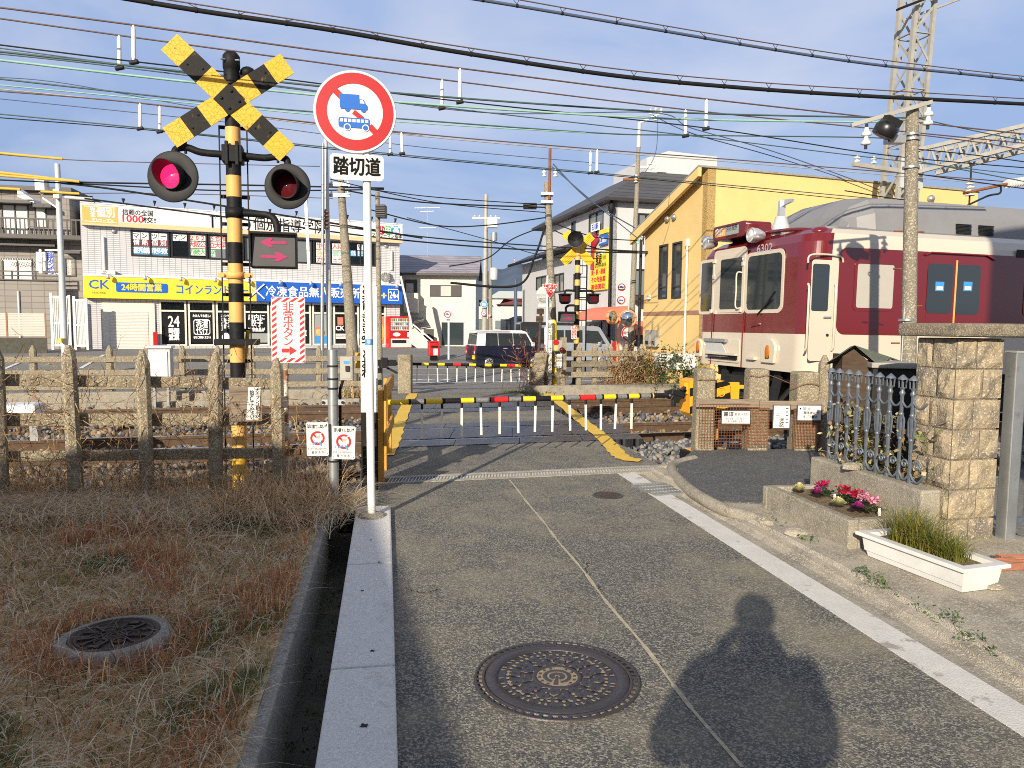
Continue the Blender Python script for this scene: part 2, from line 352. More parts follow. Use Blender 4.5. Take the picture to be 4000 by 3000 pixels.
M['blue_store']=mat('shop_blue',(0.010,0.105,0.52),.45,var=.04,scale=.8)
M['orange_store']=mat('shop_orange',(0.84,0.40,0.11),.5,var=.03)
M['white_store']=mat('shop_white',(0.68,0.68,0.685),.45,var=.03,scale=.6)
M['ink']=mat('black_ink',(0.008,0.008,0.009),.7,spec=.1,var=0)
M['ink_blue']=mat('blue_ink',(0.02,0.06,0.42),.5,var=0)
M['ink_red']=mat('red_ink',(0.60,0.02,0.03),.5,var=0)
M['ink_white']=mat('white_ink',(0.82,0.82,0.82),.5,var=0)
M['ink_green']=mat('green_ink',(0.05,0.40,0.08),.5,var=0)
M['ink_navy']=mat('navy_ink',(0.015,0.05,0.14),.5,var=0)
M['maroon_ink']=mat('maroon_card',(0.22,0.012,0.03),.5,var=0)
M['blue_card']=mat('blue_card',(0.05,0.27,0.60),.5,var=0)
M['glass']=glass_mat('dark_glass')
M['glass_grey']=glass_mat('grey_glass',(.16,.18,.18),.08)
M['glass_pale']=glass_mat('pale_glass',(.30,.33,.32),.12)
M['glass_see']=glass_mat('clear_glass',(.02,.025,.03),.03,.82)
M['curtain']=mat('curtain',(.45,.44,.41),.9,var=.12,scale=3,stretch=(9,9,.3))
M['steel']=mat('galvanised_steel',(0.40,0.42,0.43),.42,metal=.7,var=.14,scale=5,spot=(.28,.29,.30),spot_scale=8)
M['steel_old']=mat('old_grey_steel',(0.34,0.33,0.295),.6,metal=.15,var=.14,scale=4,spot=(.22,.13,.07),spot_scale=5,spot_lo=.60,spot_hi=.72)
M['steel_pale']=mat('pale_grey_steel',(0.52,0.535,0.53),.5,metal=.2,var=.1,scale=5)
M['alu']=mat('aluminium',(0.60,0.61,0.62),.35,metal=.6,var=.06)
M['rust']=mat('rust',(0.20,0.075,0.028),.9,var=.35,scale=14,bump=.4)
M['rust_white']=mat('rusting_white_paint',(0.66,0.60,0.52),.6,var=.1,scale=9,spot=(.26,.10,.035),spot_scale=9,spot_lo=.46,spot_hi=.54)
M['pole_conc']=mat('pole_concrete',(0.20,0.178,0.135),.9,var=.16,scale=11,bump=.8,bscale=110,fleck=(.42,.38,.30),fleck_scale=90,fleck_at=.66)
M['cable']=mat('black_cable',(0.013,0.013,0.013),.7,spec=.2,var=.15)
M['cable_brown']=mat('brown_wire',(0.10,0.055,0.04),.6,var=.15)
M['cable_green']=mat('verdigris_wire',(0.24,0.44,0.36),.6,var=.15)
M['cable_dgreen']=mat('dark_green_wire',(0.045,0.085,0.075),.6,var=.15)
M['cable_blue']=mat('slate_wire',(0.06,0.08,0.13),.6,var=.1)
M['cable_yellow']=mat('yellow_cable_cover',(0.60,0.37,0.05),.6,var=.1)
M['ceramic']=mat('porcelain',(.72,.72,.70),.25,var=.03)
M['wall_yellow']=mat('yellow_render',(0.66,0.475,0.195),.9,var=.05,scale=2.2,bump=.35,bscale=30,spot=(.61,.455,.18),spot_scale=1.2)
M['wall_grey']=mat('pale_grey_siding',(0.50,0.505,0.515),.8,var=.05,scale=1.2,stretch=(1,1,.25),bump=.15,bscale=14)
M['wall_cream']=mat('cream_siding',(0.58,0.56,0.49),.85,var=.06,scale=1.5)
M['wall_house']=tile_mat('grey_brown_tile',(0.25,0.23,0.205),(.16,.145,.135),.62,.31,.02,.8,.1)
M['tile_store']=tile_mat('white_tile',(0.60,0.595,0.60),(.33,.32,.35),.30,.105,.018,.4,.03,bump=.2,dirt=.08)
M['roof_dark']=tile_mat('dark_slate_roof',(0.072,0.070,0.075),(.03,.03,.03),2.2,.24,.022,.6,.12,offset=.5)
M['roof_pale']=tile_mat('weathered_slate_roof',(0.30,0.285,0.325),(.14,.13,.16),.9,.2,.02,.7,.12,offset=.5,dirt=.3)
M['trim_dark']=mat('dark_trim',(0.035,0.03,0.03),.5,var=.2,scale=4)
M['trim_brown']=mat('brown_band',(0.30,0.165,0.10),.8,var=.12,scale=6)
M['frame_dark']=mat('dark_window_frame',(0.02,0.02,0.021),.4,var=0)
M['shutter']=mat('cream_shutter',(.64,.62,.56),.55,var=.03)
M['stone']=mat('split_face_stone',(0.33,0.27,0.18),.95,var=.3,scale=9,bump=1,bscale=90,spot=(.125,.115,.105),spot_scale=3.6,spot_lo=.44,spot_hi=.66,fleck=(.5,.43,.32),fleck_scale=110,fleck_at=.75)
M['stone_cap']=mat('pillar_cap_stone',(0.185,0.155,0.115),.95,var=.35,scale=9,bump=1,bscale=110,spot=(.08,.07,.055),spot_scale=6,fleck=(.34,.30,.22),fleck_scale=160,fleck_at=.7)
M['soil']=mat('planting_soil',(0.16,0.115,0.07),1,var=.5,scale=40,bump=1,bscale=80)
M['marble_plastic']=mat('marbled_white_plastic',(0.66,0.66,0.64),.45,var=.05,scale=4,spot=(.52,.54,.55),spot_scale=5,spot_lo=.5,spot_hi=.8)
M['iron_fence']=mat('blue_grey_iron_paint',(0.15,0.175,0.21),.45,metal=.35,var=.25,scale=22)
M['wood_old']=mat('weathered_wood',(0.24,0.19,0.14),.9,var=.35,scale=9,bump=.6,bscale=30,stretch=(.5,1,9),spot=(.09,.06,.045),spot_scale=3)
M['wood_dark']=mat('dark_wood',(0.07,0.045,0.028),.9,var=.3,scale=9,bump=.5,stretch=(1,1,6))
M['felt']=mat('roofing_felt',(0.12,0.135,0.10),.95,var=.3,scale=30,bump=.6,bscale=150)
M['brick']=mat('red_brick',(0.32,0.135,0.08),.9,var=.2,scale=14,bump=.5)
M['car_navy']=mat('navy_car_paint',(0.008,0.011,0.030),.15,var=0,coat=.9)
M['car_white']=mat('white_car_paint',(0.76,0.76,0.74),.2,var=0,coat=.5)
M['car_silver']=mat('silver_car_paint',(0.42,0.47,0.55),.28,metal=.5,var=0,coat=.6)
M['car_dark']=mat('dark_car_paint',(0.02,0.02,0.022),.2,var=0,coat=.6)
M['tyre']=mat('tyre',(0.016,0.016,0.016),.85,var=.2)
M['hub']=mat('wheel_cover',(0.50,0.51,0.53),.3,metal=.7,var=0)
M['amber']=mat('amber_lens',(0.45,0.13,0.005),.2,var=0)
M['dark_red']=mat('unlit_red_lens',(0.085,0.006,0.010),.15,var=0)
M['lens']=mat('clear_lamp',(0.75,0.74,0.70),.12,metal=.3,var=0)
M['lamp_on']=mat('lit_red_lamp',(0.5,0.01,0.05),.3,var=0,emit=(1.0,0.012,0.085,1.5))
M['red_box']=mat('bright_red_paint',(0.46,0.012,0.014),.35,var=.04)
M['arrow_red']=mat('arrow_lens',(0.36,0.025,0.11),.35,var=.15,scale=90)
M['arrow_panel']=mat('smoky_panel',(0.065,0.062,0.065),.5,var=.15,scale=3)
M['orange_mirror']=mat('mirror_orange',(0.72,0.26,0.11),.5,var=.05)
M['mirror']=mat('convex_mirror',(0.55,0.57,0.60),.06,metal=1,var=0)
M['awning']=mat('salmon_awning',(0.70,0.185,0.115),.8,var=.08,scale=2)
M['plate']=None
M['blue_tarp']=mat('blue_tarp',(0.02,0.18,0.50),.6,var=.15)
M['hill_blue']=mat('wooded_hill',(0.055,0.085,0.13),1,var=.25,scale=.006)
M['skin']=mat('skin',(.55,.36,.26),.6,var=.04)
M['coat']=mat('dark_coat',(.05,.055,.07),.9,var=.1)
M['hair']=mat('black_hair',(.015,.013,.012),.6,var=.1)
# - terrain and road
V_=4000/2212.0
def gv(x,y,z=0.0):p=gnd(x*V_,y*V_,z);return(p.x,p.y)
TU=Vector((math.cos(R(15)),math.sin(R(15)),0));TN=Vector((-TU.y,TU.x,0))
def td(d,s,z=0.0):
 return(s*TU.x,d+s*TU.y,z)
RD=Vector((-0.168,0.986,0));RR=Vector((0.986,0.168,0))
def rp(u,v,z=0.0):p=RR*u+RD*v;return(p.x,p.y,z)
def ru(x,y):p=Vector((x,y,0));return(p.dot(RR),p.dot(RD))
def lawn_h(x,y):return 0.015+0.05*max(0.0,-1.55-x)
prof=[(-400,-.52),(8.4,-.52),(8.6,-.34),(17.0,-.34),(17.05,-.05),(19,-.09),(24,-.36),(33.0,-.38),(37.6,.03),(60,.05),(420,.0),(5000,-2)]
g=MB()
ss=[-5000,-300,-60,-20,0,20,60,300,5000]
vs=[td(d,s,z)for d,z in prof for s in ss];n=len(ss)
g.add(vs,[(i*n+k,i*n+k+1,(i+1)*n+k+1,(i+1)*n+k)for i in range(len(prof)-1)for k in range(n-1)],M['asphalt2'])
g.build('ground',kind='structure')
uL=ru(*gv(857,1659))[0]
b=MB()
uW=ru(*gv(2212,1600))[0]
far=[td(7.66,s)for s in(-1.22,1.60)]
def edge(u,d):
 return(d+TR*RR.x*u-RR.y*u)/(RD.y-TR*RD.x)
road_poly=[rp(uL,-8),rp(uW+.02,-8),rp(uW+.02,edge(uW,7.42)),rp(uL-.1,edge(uL-.1,7.42)),rp(uL-.1,6.3),rp(uL,6.3)]
b.pxy(road_poly,-.3,0.0,M['asphalt']);
b.build('near_road',kind='structure')
M['seam']=mat('sandy_seam',(.40,.35,.25),.95,var=.3,scale=30)
s_=MB()
sp0=ru(*gv(1100,1037));sp1=ru(*gv(1600,1659));prevl=None
for i in range(24):
 t0,t1=i/24,(i+1)/24
 a=[sp0[k]+(sp1[k]-sp0[k])*t0 for k in(0,1)];c=[sp0[k]+(sp1[k]-sp0[k])*t1 for k in(0,1)]
 j0=.006*math.sin(i*1.1)+.003*math.sin(i*5.1);j1=.006*math.sin((i+1)*1.1)+.003*math.sin((i+1)*5.1);wv=.009+.003*math.sin(i*3.7)
 s_.quad(rp(a[0]+j0-wv,a[1],.003),rp(a[0]+j0+wv,a[1],.003),rp(c[0]+j1+wv,c[1],.003),rp(c[0]+j1-wv,c[1],.003),M['seam'])
s_.build('road_seam',kind='structure')
for ci,pts in enumerate((((1.3,4.6),(1.22,4.35),(1.24,4.1)),((.1,4.3),(.2,4.2),(.3,4.24)))):
 b=MB();P=spline([Vector(rp(*p,.0025))for p in pts],9);P=[p+Vector((.012*math.sin(i*2.1+ci),.008*math.cos(i*3.3),0))for i,p in enumerate(P)]
 for i in range(len(P)-1):d_=(P[i+1]-P[i]).normalized();nn=Vector((d_.y,-d_.x,0))*(.0018+.0014*math.sin(i*1.7)**2);b.quad(P[i]-nn,P[i]+nn,P[i+1]+nn,P[i+1]-nn,M['black'])
 b.build('road_crack',kind='structure')
b=MB()
for u,v,r_ in((uL-.12,2.75,.014),(uL-.1,3.4,.010),(uL-.17,4.2,.009),(uL-.08,4.7,.008),(uL-.14,5.2,.009)):
 x,y,_=rp(u,v);b.add([(x+r_*(1+.4*math.sin(k*2.3))*math.cos(k*.63),y+r_*(1+.4*math.sin(k*2.3))*math.sin(k*.63),.0325)for k in range(10)],[tuple(range(10))],M['black'])
b.build('kerb_stains',kind='structure')
kL0=ru(*gv(690,1659,.03));kw=uL-ru(*gv(765,1095,.03))[0];kw=(kw+uL-kL0[0])/2
k=MB();v=-4.0;joint=[ru(*gv(800,1217,.03))[1],ru(*gv(780,1440,.03))[1]]
cuts=[-8,-6,-4,-2,0.1,joint[1],joint[0],6.2]
for a,c in zip(cuts,cuts[1:]):
 T=Matrix(((RR.x,RD.x,0,0),(RR.y,RD.y,0,0),(0,0,1,0),(0,0,0,1)))
 kk=MB(T);kk.box(uL-kw,uL+.004,a+.006,c-.006,-.5,.03,M['conc_white']);k.v+=kk.v if 0 else[]
 base=len(k.v);k.v+=kk.v;k.mats=kk.mats;k.f+=[[base+i for i in f]for f in kk.f];k.m+=kk.m;k.sm+=kk.sm
k.build('kerb',kind='structure',bevel=.012)
RT=Matrix(((RR.x,RD.x,0,0),(RR.y,RD.y,0,0),(0,0,1,0),(0,0,0,1)))
b=MB(RT);b.box(uL-kw-.02,uL-.1,6.2,7.3,-.5,.012,M['conc']);b.box(uL-kw-.02,uL-.1,7.3,8.4,-.4,-.01,M['conc'])
b.build('kerb_end',kind='structure',bevel=.01)
uGi=ru(*gv(555,1659))[0];uGo=ru(*gv(514,1659))[0]
b=MB(RT)
for a,c in((-8,-3),(-3,1.2),(1.2,3.7),(3.7,5.86)):
 b.box(uGo,uGi,a+.003,c-.003,-.6,.02,M['conc_grey'])
b.build('ditch_curb',kind='structure',bevel=.01)
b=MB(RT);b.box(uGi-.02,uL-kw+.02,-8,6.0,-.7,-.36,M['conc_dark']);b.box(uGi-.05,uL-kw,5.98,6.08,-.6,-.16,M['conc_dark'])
b.build('ditch_floor',kind='structure')
def uo(v):return uGo
gx=[];nu,nv=26,34
vs=[]
for i in range(nv+1):
 v=-8+(15.0)*i/nv
 for j in range(nu+1):
  u=uGo+.01-6.5*(j/nu)**1.3
  x,y,_=rp(u,v)
  dd=y-TR*x
  z=lawn_h(x,y)+.012*math.sin(x*5.1)*math.cos(y*4.3)
  lim=6.62
  if dd>lim:y-=(dd-lim)
  vs.append((x,y,z))
b=MB();b.add(vs,[(i*(nu+1)+j,i*(nu+1)+j+1,(i+1)*(nu+1)+j+1,(i+1)*(nu+1)+j)for i in range(nv)for j in range(nu)],M['straw_soil'],True)
b.build('lawn',kind='structure')
b=MB()
pr=[(6.55,.03),(6.9,-.05),(7.4,-.2),(8.7,-.34)]
ssb=[-14,-8,-5,-3,-1.45]
b.add([td(d,s,z+.02*math.sin(s*3))for d,z in pr for s in ssb],[(i*5+k,i*5+k+1,i*5+k+6,i*5+k+5)for i in range(3)for k in range(4)],M['dirt'],True)
b.build('bank',kind='structure')
# - crossing
d1,d2,d3,d4=10.10,11.23,14.02,15.15
dr=[gnd(1522,1724),gnd(1522,1678)]
D1=dr[0].y-TR*dr[0].x;D2=D1+1.067/math.cos(R(15));D3=gnd(1532,1602).y-TR*gnd(1532,1602).x;D4=D3+1.067/math.cos(R(15))
def plate_material():
 m=bpy.data.materials.new('crossing_plate');m.use_nodes=True;t=m.node_tree;bb=t.nodes['Principled BSDF'];L=t.links.new
 tcn=N(t,'ShaderNodeTexCoord');br=N(t,'ShaderNodeTexBrick');br.offset=.5;br.inputs['Scale'].default_value=1;br.inputs['Brick Width'].default_value=.10;br.inputs['Row Height'].default_value=.055
 br.inputs['Mortar Size'].default_value=.016;br.inputs['Color1'].default_value=(.042,.045,.056,1);br.inputs['Color2'].default_value=(.050,.054,.066,1);br.inputs['Mortar'].default_value=(.012,.012,.013,1)
 mpn=N(t,'ShaderNodeMapping');mpn.inputs['Rotation'].default_value=(0,0,R(18));L(tcn.outputs['Object'],mpn.inputs[0]);L(mpn.outputs[0],br.inputs['Vector'])
 nzz=N(t,'ShaderNodeTexNoise');nzz.inputs['Scale'].default_value=2.2;nzz.inputs['Detail'].default_value=6;L(tcn.outputs['Object'],nzz.inputs['Vector'])
 mr=N(t,'ShaderNodeMapRange');mr.inputs[1].default_value=.45;mr.inputs[2].default_value=.7;mr.inputs[4].default_value=.6;L(nzz.outputs['Fac'],mr.inputs[0])
 mm=N(t,'ShaderNodeMix',data_type='RGBA');L(mr.outputs[0],mm.inputs[0]);L(br.outputs['Color'],mm.inputs[6]);mm.inputs[7].default_value=(.06,.056,.05,1);L(mm.outputs[2],bb.inputs['Base Color'])
 bb.inputs['Roughness'].default_value=.36
 bp=N(t,'ShaderNodeBump');bp.invert=True;bp.inputs['Strength'].default_value=.8;bp.inputs['Distance'].default_value=.006;L(br.outputs['Fac'],bp.inputs['Height']);L(bp.outputs[0],bb.inputs['Normal'])
 return m
M['plate']=plate_material()
TT=Matrix(((TU.x,0,0,0),(TU.y,1,0,0),(0,0,1,0),(0,0,0,1)))
def sside(d,e):
 return 0
def lim(vx,vy):p=gnd(vx*V_,vy*V_);d=p.y-TR*p.x;return p.x/TU.x,d
def s_at(u,d):
 v=edge(u,d);return rp(u,v)[0]/TU.x
uCl=ru(*gv(838,985))[0];uCr=ru(*gv(1360,985))[0]
def strip(mb,da,db,z0,z1,mt,ul,ur):mb.pxy([td(da,s_at(ul,da)),td(da,s_at(ur,da)),td(db,s_at(ur,db)),td(db,s_at(ul,db))],z0,z1,mt)
ex=.52
b=MB()
for da,db in((7.72,D1-ex),(D2+ex,D3-ex),(D4+ex,17.06)):strip(b,da,db,-.33,-.004 if da<9 else .0,M['asphalt'],uCl-.12,uCr+.16)
b.build('crossing_road',kind='structure')
b=MB()
for r0,r1 in((D1,D2),(D3,D4)):
 for da,db in((r0-ex,r0-.045),(r0+.085,r1-.085),(r1+.045,r1+ex)):
  sl=s_at(uCl,da)-.05;srr=s_at(uCr,da)+.62;nseg=4
  for i in range(nseg):
   a0=sl+(srr-sl)*i/nseg+.004;a1=sl+(srr-sl)*(i+1)/nseg-.004
   b.pxy([td(da,a0),td(da,a1),td(db,a1),td(db,a0)],-.16,.006,M['plate'])
b.build('crossing_plates',kind='structure')
def yline(pts,wd,name):
 b=MB();pts=spline([Vector((*p,0))for p in pts],6);L_=[];Rr=[]
 for i,p in enumerate(pts):
  d=(pts[min(i+1,len(pts)-1)]-pts[max(i-1,0)]).normalized();nn=Vector((d.y,-d.x,0));j=1+.10*math.sin(i*1.9)+.06*math.sin(i*4.1)
  L_.append(p-nn*wd/2*j);Rr.append(p+nn*wd/2*j)
 for i in range(len(pts)-1):
  zz=.011
  b.quad((*L_[i].xy,zz),(*Rr[i].xy,zz),(*Rr[i+1].xy,zz),(*L_[i+1].xy,zz),M['line_yellow'])
 b.build(name,kind='structure')
yline([gv(x,y)for x,y in((832,985),(846,958),(857,930),(868,900),(880,872),(893,851))],.20,'yellow_line')
yline([gv(x,y)for x,y in((1184,851),(1226,884),(1262,914),(1292,937),(1318,962),(1337,983),(1356,993),(1384,996))],.20,'yellow_line')
SS0,SS1=-40,70
b=MB()
for d in(D1,D2,D3,D4):
 for(w0,z0,z1,mt)in((.13,-.17,-.145,M['rail_side']),(.03,-.145,-.04,M['rail_side']),(.066,-.04,-.004,M['rail_side']),(.058,-.004,.0005,M['rail_top'])):
  for(a,c)in((SS0,SS1),):
   p=Vector(td(d,a,(z0+z1)/2));q_=Vector(td(d,c,(z0+z1)/2));b.beam(p,q_,w0,z1-z0,mt)
for dc in((D1+D2)/2,(D3+D4)/2):
 for i in range(-26,70):
  s=i*.62
  if-2.2<s<2.4:continue
  p=Vector(td(dc,s));a=p-TN*.98;c=p+TN*.98
  b.beam((a.x,a.y,-.215),(c.x,c.y,-.215),.2,.09,M['sleeper'])
  for e in(-.533,.533):
   q2=p+TN*e;b.cbox(q2.x,q2.y,-.163,.26,.16,.03,M['rail_side'])
for s in(-3.1,4.6):
 for d in(D1,D2):
  p=Vector(td(d,s,-.09));b.beam(p-TU*.3-TN*.03,p+TU*.3-TN*.03,.02,.07,M['rail_side'])
  for e in(-.2,-.07,.07,.2):b.cbox(*(p+TU*e-TN*.045),.03,.03,.03,M['rail_side'])
b.build('railway_track',kind='structure')
def stones(name,n,sampler,smin,smax,cols,label):
 ico=bmesh.new();bmesh.ops.create_icosphere(ico,subdivisions=1,radius=1);iv=np.array([v.co[:]for v in ico.verts]);itri=np.array([[v.index for v in f.verts]for f in ico.faces]);ico.free()
 nv=len(iv);P=np.zeros((n*nv,3));Fc=np.zeros((n*len(itri),3),int);C=np.zeros((n*nv,4));C[:,3]=1
 for i in range(n):
  p=sampler();s=RNG.uniform(smin,smax)*np.array([1,RNG.uniform(.6,1),RNG.uniform(.5,.8)])
  A=np.linalg.qr(RNG.normal(size=(3,3)))[0];vv=(iv*(1+RNG.uniform(-.28,.28,(nv,1)))*s)@A
  P[i*nv:(i+1)*nv]=vv+p;Fc[i*len(itri):(i+1)*len(itri)]=itri+i*nv
  c=np.array(cols[RNG.integers(len(cols))])*RNG.uniform(.6,1.3);C[i*nv:(i+1)*nv,:3]=c
 mesh_np(name,P,Fc,C,M['stones'],'stuff',label)
def mesh_np(name,P,Fc,C,m,kind=None,label=None,parent=None,smooth=False):
 me=bpy.data.meshes.new(name);k=Fc.shape[1]
 me.vertices.add(len(P));me.vertices.foreach_set('co',P.astype(np.float32).ravel());me.loops.add(Fc.size);me.polygons.add(len(Fc))
 me.loops.foreach_set('vertex_index',Fc.astype(np.int32).ravel());me.polygons.foreach_set('loop_start',np.arange(0,Fc.size,k,dtype=np.int32));me.polygons.foreach_set('loop_total',np.full(len(Fc),k,np.int32))
 ca=me.color_attributes.new('Col','FLOAT_COLOR','POINT');ca.data.foreach_set('color',C.astype(np.float32).ravel())
 me.materials.append(m);me.update(calc_edges=True);o=bpy.data.objects.new(name,me);COL.objects.link(o)
 if parent:o.parent=parent
 return tag(o,label,None,None,kind)
GREYS=[(.15,.155,.16),(.10,.105,.115),(.20,.20,.195),(.24,.22,.19),(.075,.08,.09)]
BROWNS=[(.24,.17,.10),(.18,.12,.07),(.30,.22,.14),(.20,.15,.10),(.14,.12,.10)]
def bal_h(d):
 if d<9.3:return-.34+.16*max(0,min(1,(d-8.5)/.8))
 return-.185
def s_left():return RNG.uniform(-9,s_at(uCl,9)-.05)
def smp_near_left():
 d=RNG.uniform(6.95,D1-.1);s=-1.5-7.5*RNG.random()**1.5
 if s>s_at(uCl-.15,d):s=s_at(uCl-.15,d)-RNG.random()
 z=-.30+.10*(d>9)+RNG.uniform(0,.05);return np.array(td(d,s,z))
stones('brown_ballast',4200,smp_near_left,.025,.055,BROWNS+GREYS[:2],'brown ballast stones beside the near track')
def smp_right():
 while True:
  d=RNG.uniform(8.35,D1-.08);s=RNG.uniform(s_at(uCr,d)+.1,8)
  if s>s_at(uCr,d)+.62 or d<D1-.55:break
 return np.array(td(d,s,bal_h(d)+RNG.uniform(.02,.09)))
stones('grey_ballast',4200,smp_right,.028,.06,GREYS,'dark grey ballast stones right of the crossing')
def smp_tracks():
 d=RNG.uniform(D1+.05,16.6);z=-.16+RNG.uniform(-.03,.03)
 if RNG.random()<.55:s=s_at(uCr,d)+.75+RNG.random()**1.6*22
 else:s=s_at(uCl,d)-.3-RNG.random()**1.6*14
 return np.array(td(d,s,z))
stones('track_ballast',9000,smp_tracks,.03,.065,GREYS+BROWNS[:3],'ballast stones in the track bed')
b=MB()
for(da,db,z,sa,sb)in((8.9,17.0,-.20,-60,None),(8.9,17.0,-.20,None,80)):
 a=[td(da,sa if sa is not None else s_at(uCr,da)+.05,z),td(da,sb if sb is not None else s_at(uCl,da)-.02,z),td(db,sb if sb is not None else s_at(uCl,db)-.02,z),td(db,sa if sa is not None else s_at(uCr,db)+.05,z)]
 b.quad(*a,M['dirt'])
b.build('track_bed',kind='structure')
b=MB(TT)
b.box(-40,s_at(uCl,17)-.3,17.0,17.25,-.35,.12,M['conc']);b.box(s_at(uCr,17)+.3,60,16.9,17.12,-.35,.14,M['conc'])
b.box(-40,s_at(uCl,17)-.5,16.55,16.7,-.3,-.05,M['conc'])
b.build('retaining_wall',label='low weathered concrete wall along the far side of the railway',cat='wall',bevel=.02)
def gz(px,py,zz):p=gnd(px,py,zz);return(p.x,p.y,zz+.012)
b=MB()
def hz(d):
 for(a,za),(c,zc)in zip(prof,prof[1:]):
  if a<=d<=c:return za+(zc-za)*(d-a)/(c-a)
 return 0
def mark(da,db,sa,sb,m):
 b.quad(td(da,sa,hz(da)+.006),td(da,sb,hz(da)+.006),td(db,sb,hz(db)+.006),td(db,sa,hz(db)+.006),m)
mark(24.6,24.78,-60,70,M['mark_white']);mark(32.6,32.75,-60,70,M['mark_white']);
for i in range(-10,12):mark(28.6,28.74,i*6,i*6+3.4,M['mark_white'])
for i in range(7):
 s=-28+i*2.6;b.quad(td(33.6,s,hz(33.6)+.01),td(33.6,s+.14,hz(33.6)+.01),td(37.4,s-.9,hz(37.4)+.05),td(37.4,s-1.04,hz(37.4)+.05),M['mark_white'])
p0=gnd(1600,1489,-.25);p1=gnd(1755,1489,-.25)
b.quad((p0.x,p0.y-.2,-.20),(p1.x,p1.y-.2,-.20),(p1.x,p1.y+.25,-.21),(p0.x,p0.y+.25,-.21),M['mark_white'])
b.build('road_markings',kind='structure')
# - right-hand side: white edge strip, gutter, curb, pad
b=MB(RT);vF=edge(uW,7.35);lw=ru(*gv(1385,1030))[0]-ru(*gv(1340,1030))[0]
b.box(uW+.02,uW+lw,-8,vF,-.3,.004,M['line_white']);b.build('white_edge_line',kind='structure')
gu=[ru(*gv(x,y,.03))for x,y in((2212,1455),(1950,1302),(1660,1148),(1560,1100),(1490,1062))]
prs=[(uW+lw,.0)]
b=MB()
Lp=[(uW+lw,-8),(uW+lw,gu[0][1]),(uW+lw,gu[1][1]),(uW+lw,gu[2][1]),(uW+lw,gu[3][1]+.3),(uW+lw,vF)]
Rp=[(gu[0][0]+.1,-8),gu[0],gu[1],gu[2],gu[3],(gu[4][0],vF)]
vs=[]
for(a,c)in zip(Lp,Rp):
 for t,z in((0,.0),(.5,-.012),(.72,.004),(.74,.022),(1,.03)):vs.append(rp(a[0]+(c[0]-a[0])*t,a[1]+(c[1]-a[1])*t,z))
b.add(vs,[(i*5+k,i*5+k+1,i*5+k+6,i*5+k+5)for i in range(5)for k in range(4)],M['gutter'])
b.build('gutter',kind='structure')
b=MB()
R2=[(4.5,-8),(4.5,gu[0][1]),(4.5,gu[1][1]),(4.5,gu[2][1]),(4.5,gu[3][1]),(4.0,vF)]
vs=[]
for(a,c)in zip(Rp,R2):
 for t,z in((0,.03),(.01,.055),(1,.06)):vs.append(rp(a[0]+(c[0]-a[0])*t,a[1]+(c[1]-a[1])*t,z))
b.add(vs,[(i*3+k,i*3+k+1,i*3+k+4,i*3+k+3)for i in range(5)for k in range(2)],M['gutter'])
b.build('verge',kind='structure')
pad=[gv(x,y,.03)for x,y in((1462,1006),(1466,1030),(1500,1062),(1560,1092),(1655,1096),(1750,1060),(1990,990),(1990,975),(1500,978))]
b=MB();b.pxy([(p[0],p[1],0)for p in pad],-.3,.068,M['asphalt3']);b.build('pad',kind='structure')
b=MB();cp=spline([Vector((*gv(x,y,.05),.045))for x,y in((1500,992),(1458,1003),(1452,1018),(1470,1040),(1505,1068),(1570,1102),(1660,1128))],6)
b.tube(cp,.055,M['conc'],8);b.build('pad_curb',kind='structure')
b=MB(TT)
sa,sb=s_at(uL,7.5)-.02,s_at(uW,7.5)+.55
b.box(sa-.1,sb+.25,7.40,7.47,-.3,.004,M['gutter']);b.box(sa-.1,sb+.25,7.68,7.74,-.3,.004,M['gutter']);b.box(sa-.1,sb+.25,7.47,7.68,-.5,-.09,M['conc_dark'])
b.build('drain_channel',kind='structure')
# - things standing near the camera
mc=gnd(1203*V_,1466*V_)
t=thing('manhole_cover','dark round iron manhole cover with flower relief in the street','manhole cover',(mc.x,mc.y,0),R(-8))
b=MB();b.lathe([(.0,.003),(.36,.003),(.362,-.02)],M['grit'],64);b.build('base_plate',t)
b=MB();b.lathe([(.352,.003),(.352,.011),(.363,.010),(.364,.003)],M['iron'],64);b.lathe([(.318,.003),(.318,.011),(.330,.011),(.330,.003)],M['iron'],64)
for i in range(56):
 a=2*math.pi*i/56;da=.022
 b.add([((.328+.026*(k>1))*math.cos(a+da*(1 if k in(1,2)else-1)),(.328+.026*(k>1))*math.sin(a+da*(1 if k in(1,2)else-1)),.0105)for k in range(4)],[(0,3,2,1)],M['iron'])
b.build('outer_ring',t)
b=MB();b.lathe([(.262,.003),(.262,.012),(.314,.012),(.316,.003)],M['iron'],64);b.lathe([(.0915,.003),(.0915,.011),(.108,.011),(.110,.003)],M['iron'],48)
b.disc(.263,M['iron'],(0,0,.0075),n=64,r0=.226)
b.disc(.228,M['iron'],(0,0,.0068),n=64,r0=.108)
for i in range(60):
 a=2*math.pi*i/60;w_=.028
 pts=[(.236,a-w_*.9),(.236,a+w_*.2),(.255,a+w_*.9),(.255,a-w_*.6)]
 if i%15 in(0,1):continue
 b.add([(r*math.cos(t_),r*math.sin(t_),.0095)for r,t_ in pts],[(0,3,2,1)if 0 else(0,1,2,3)],M['grit']if i%3 else M['iron_brown'])
for i in range(44):
 a=2*math.pi*(i+.5)/44;b.disc(.0085,M['grit'],(.216*math.cos(a),.216*math.sin(a),.0092),n=10)
rr=random.Random(3)
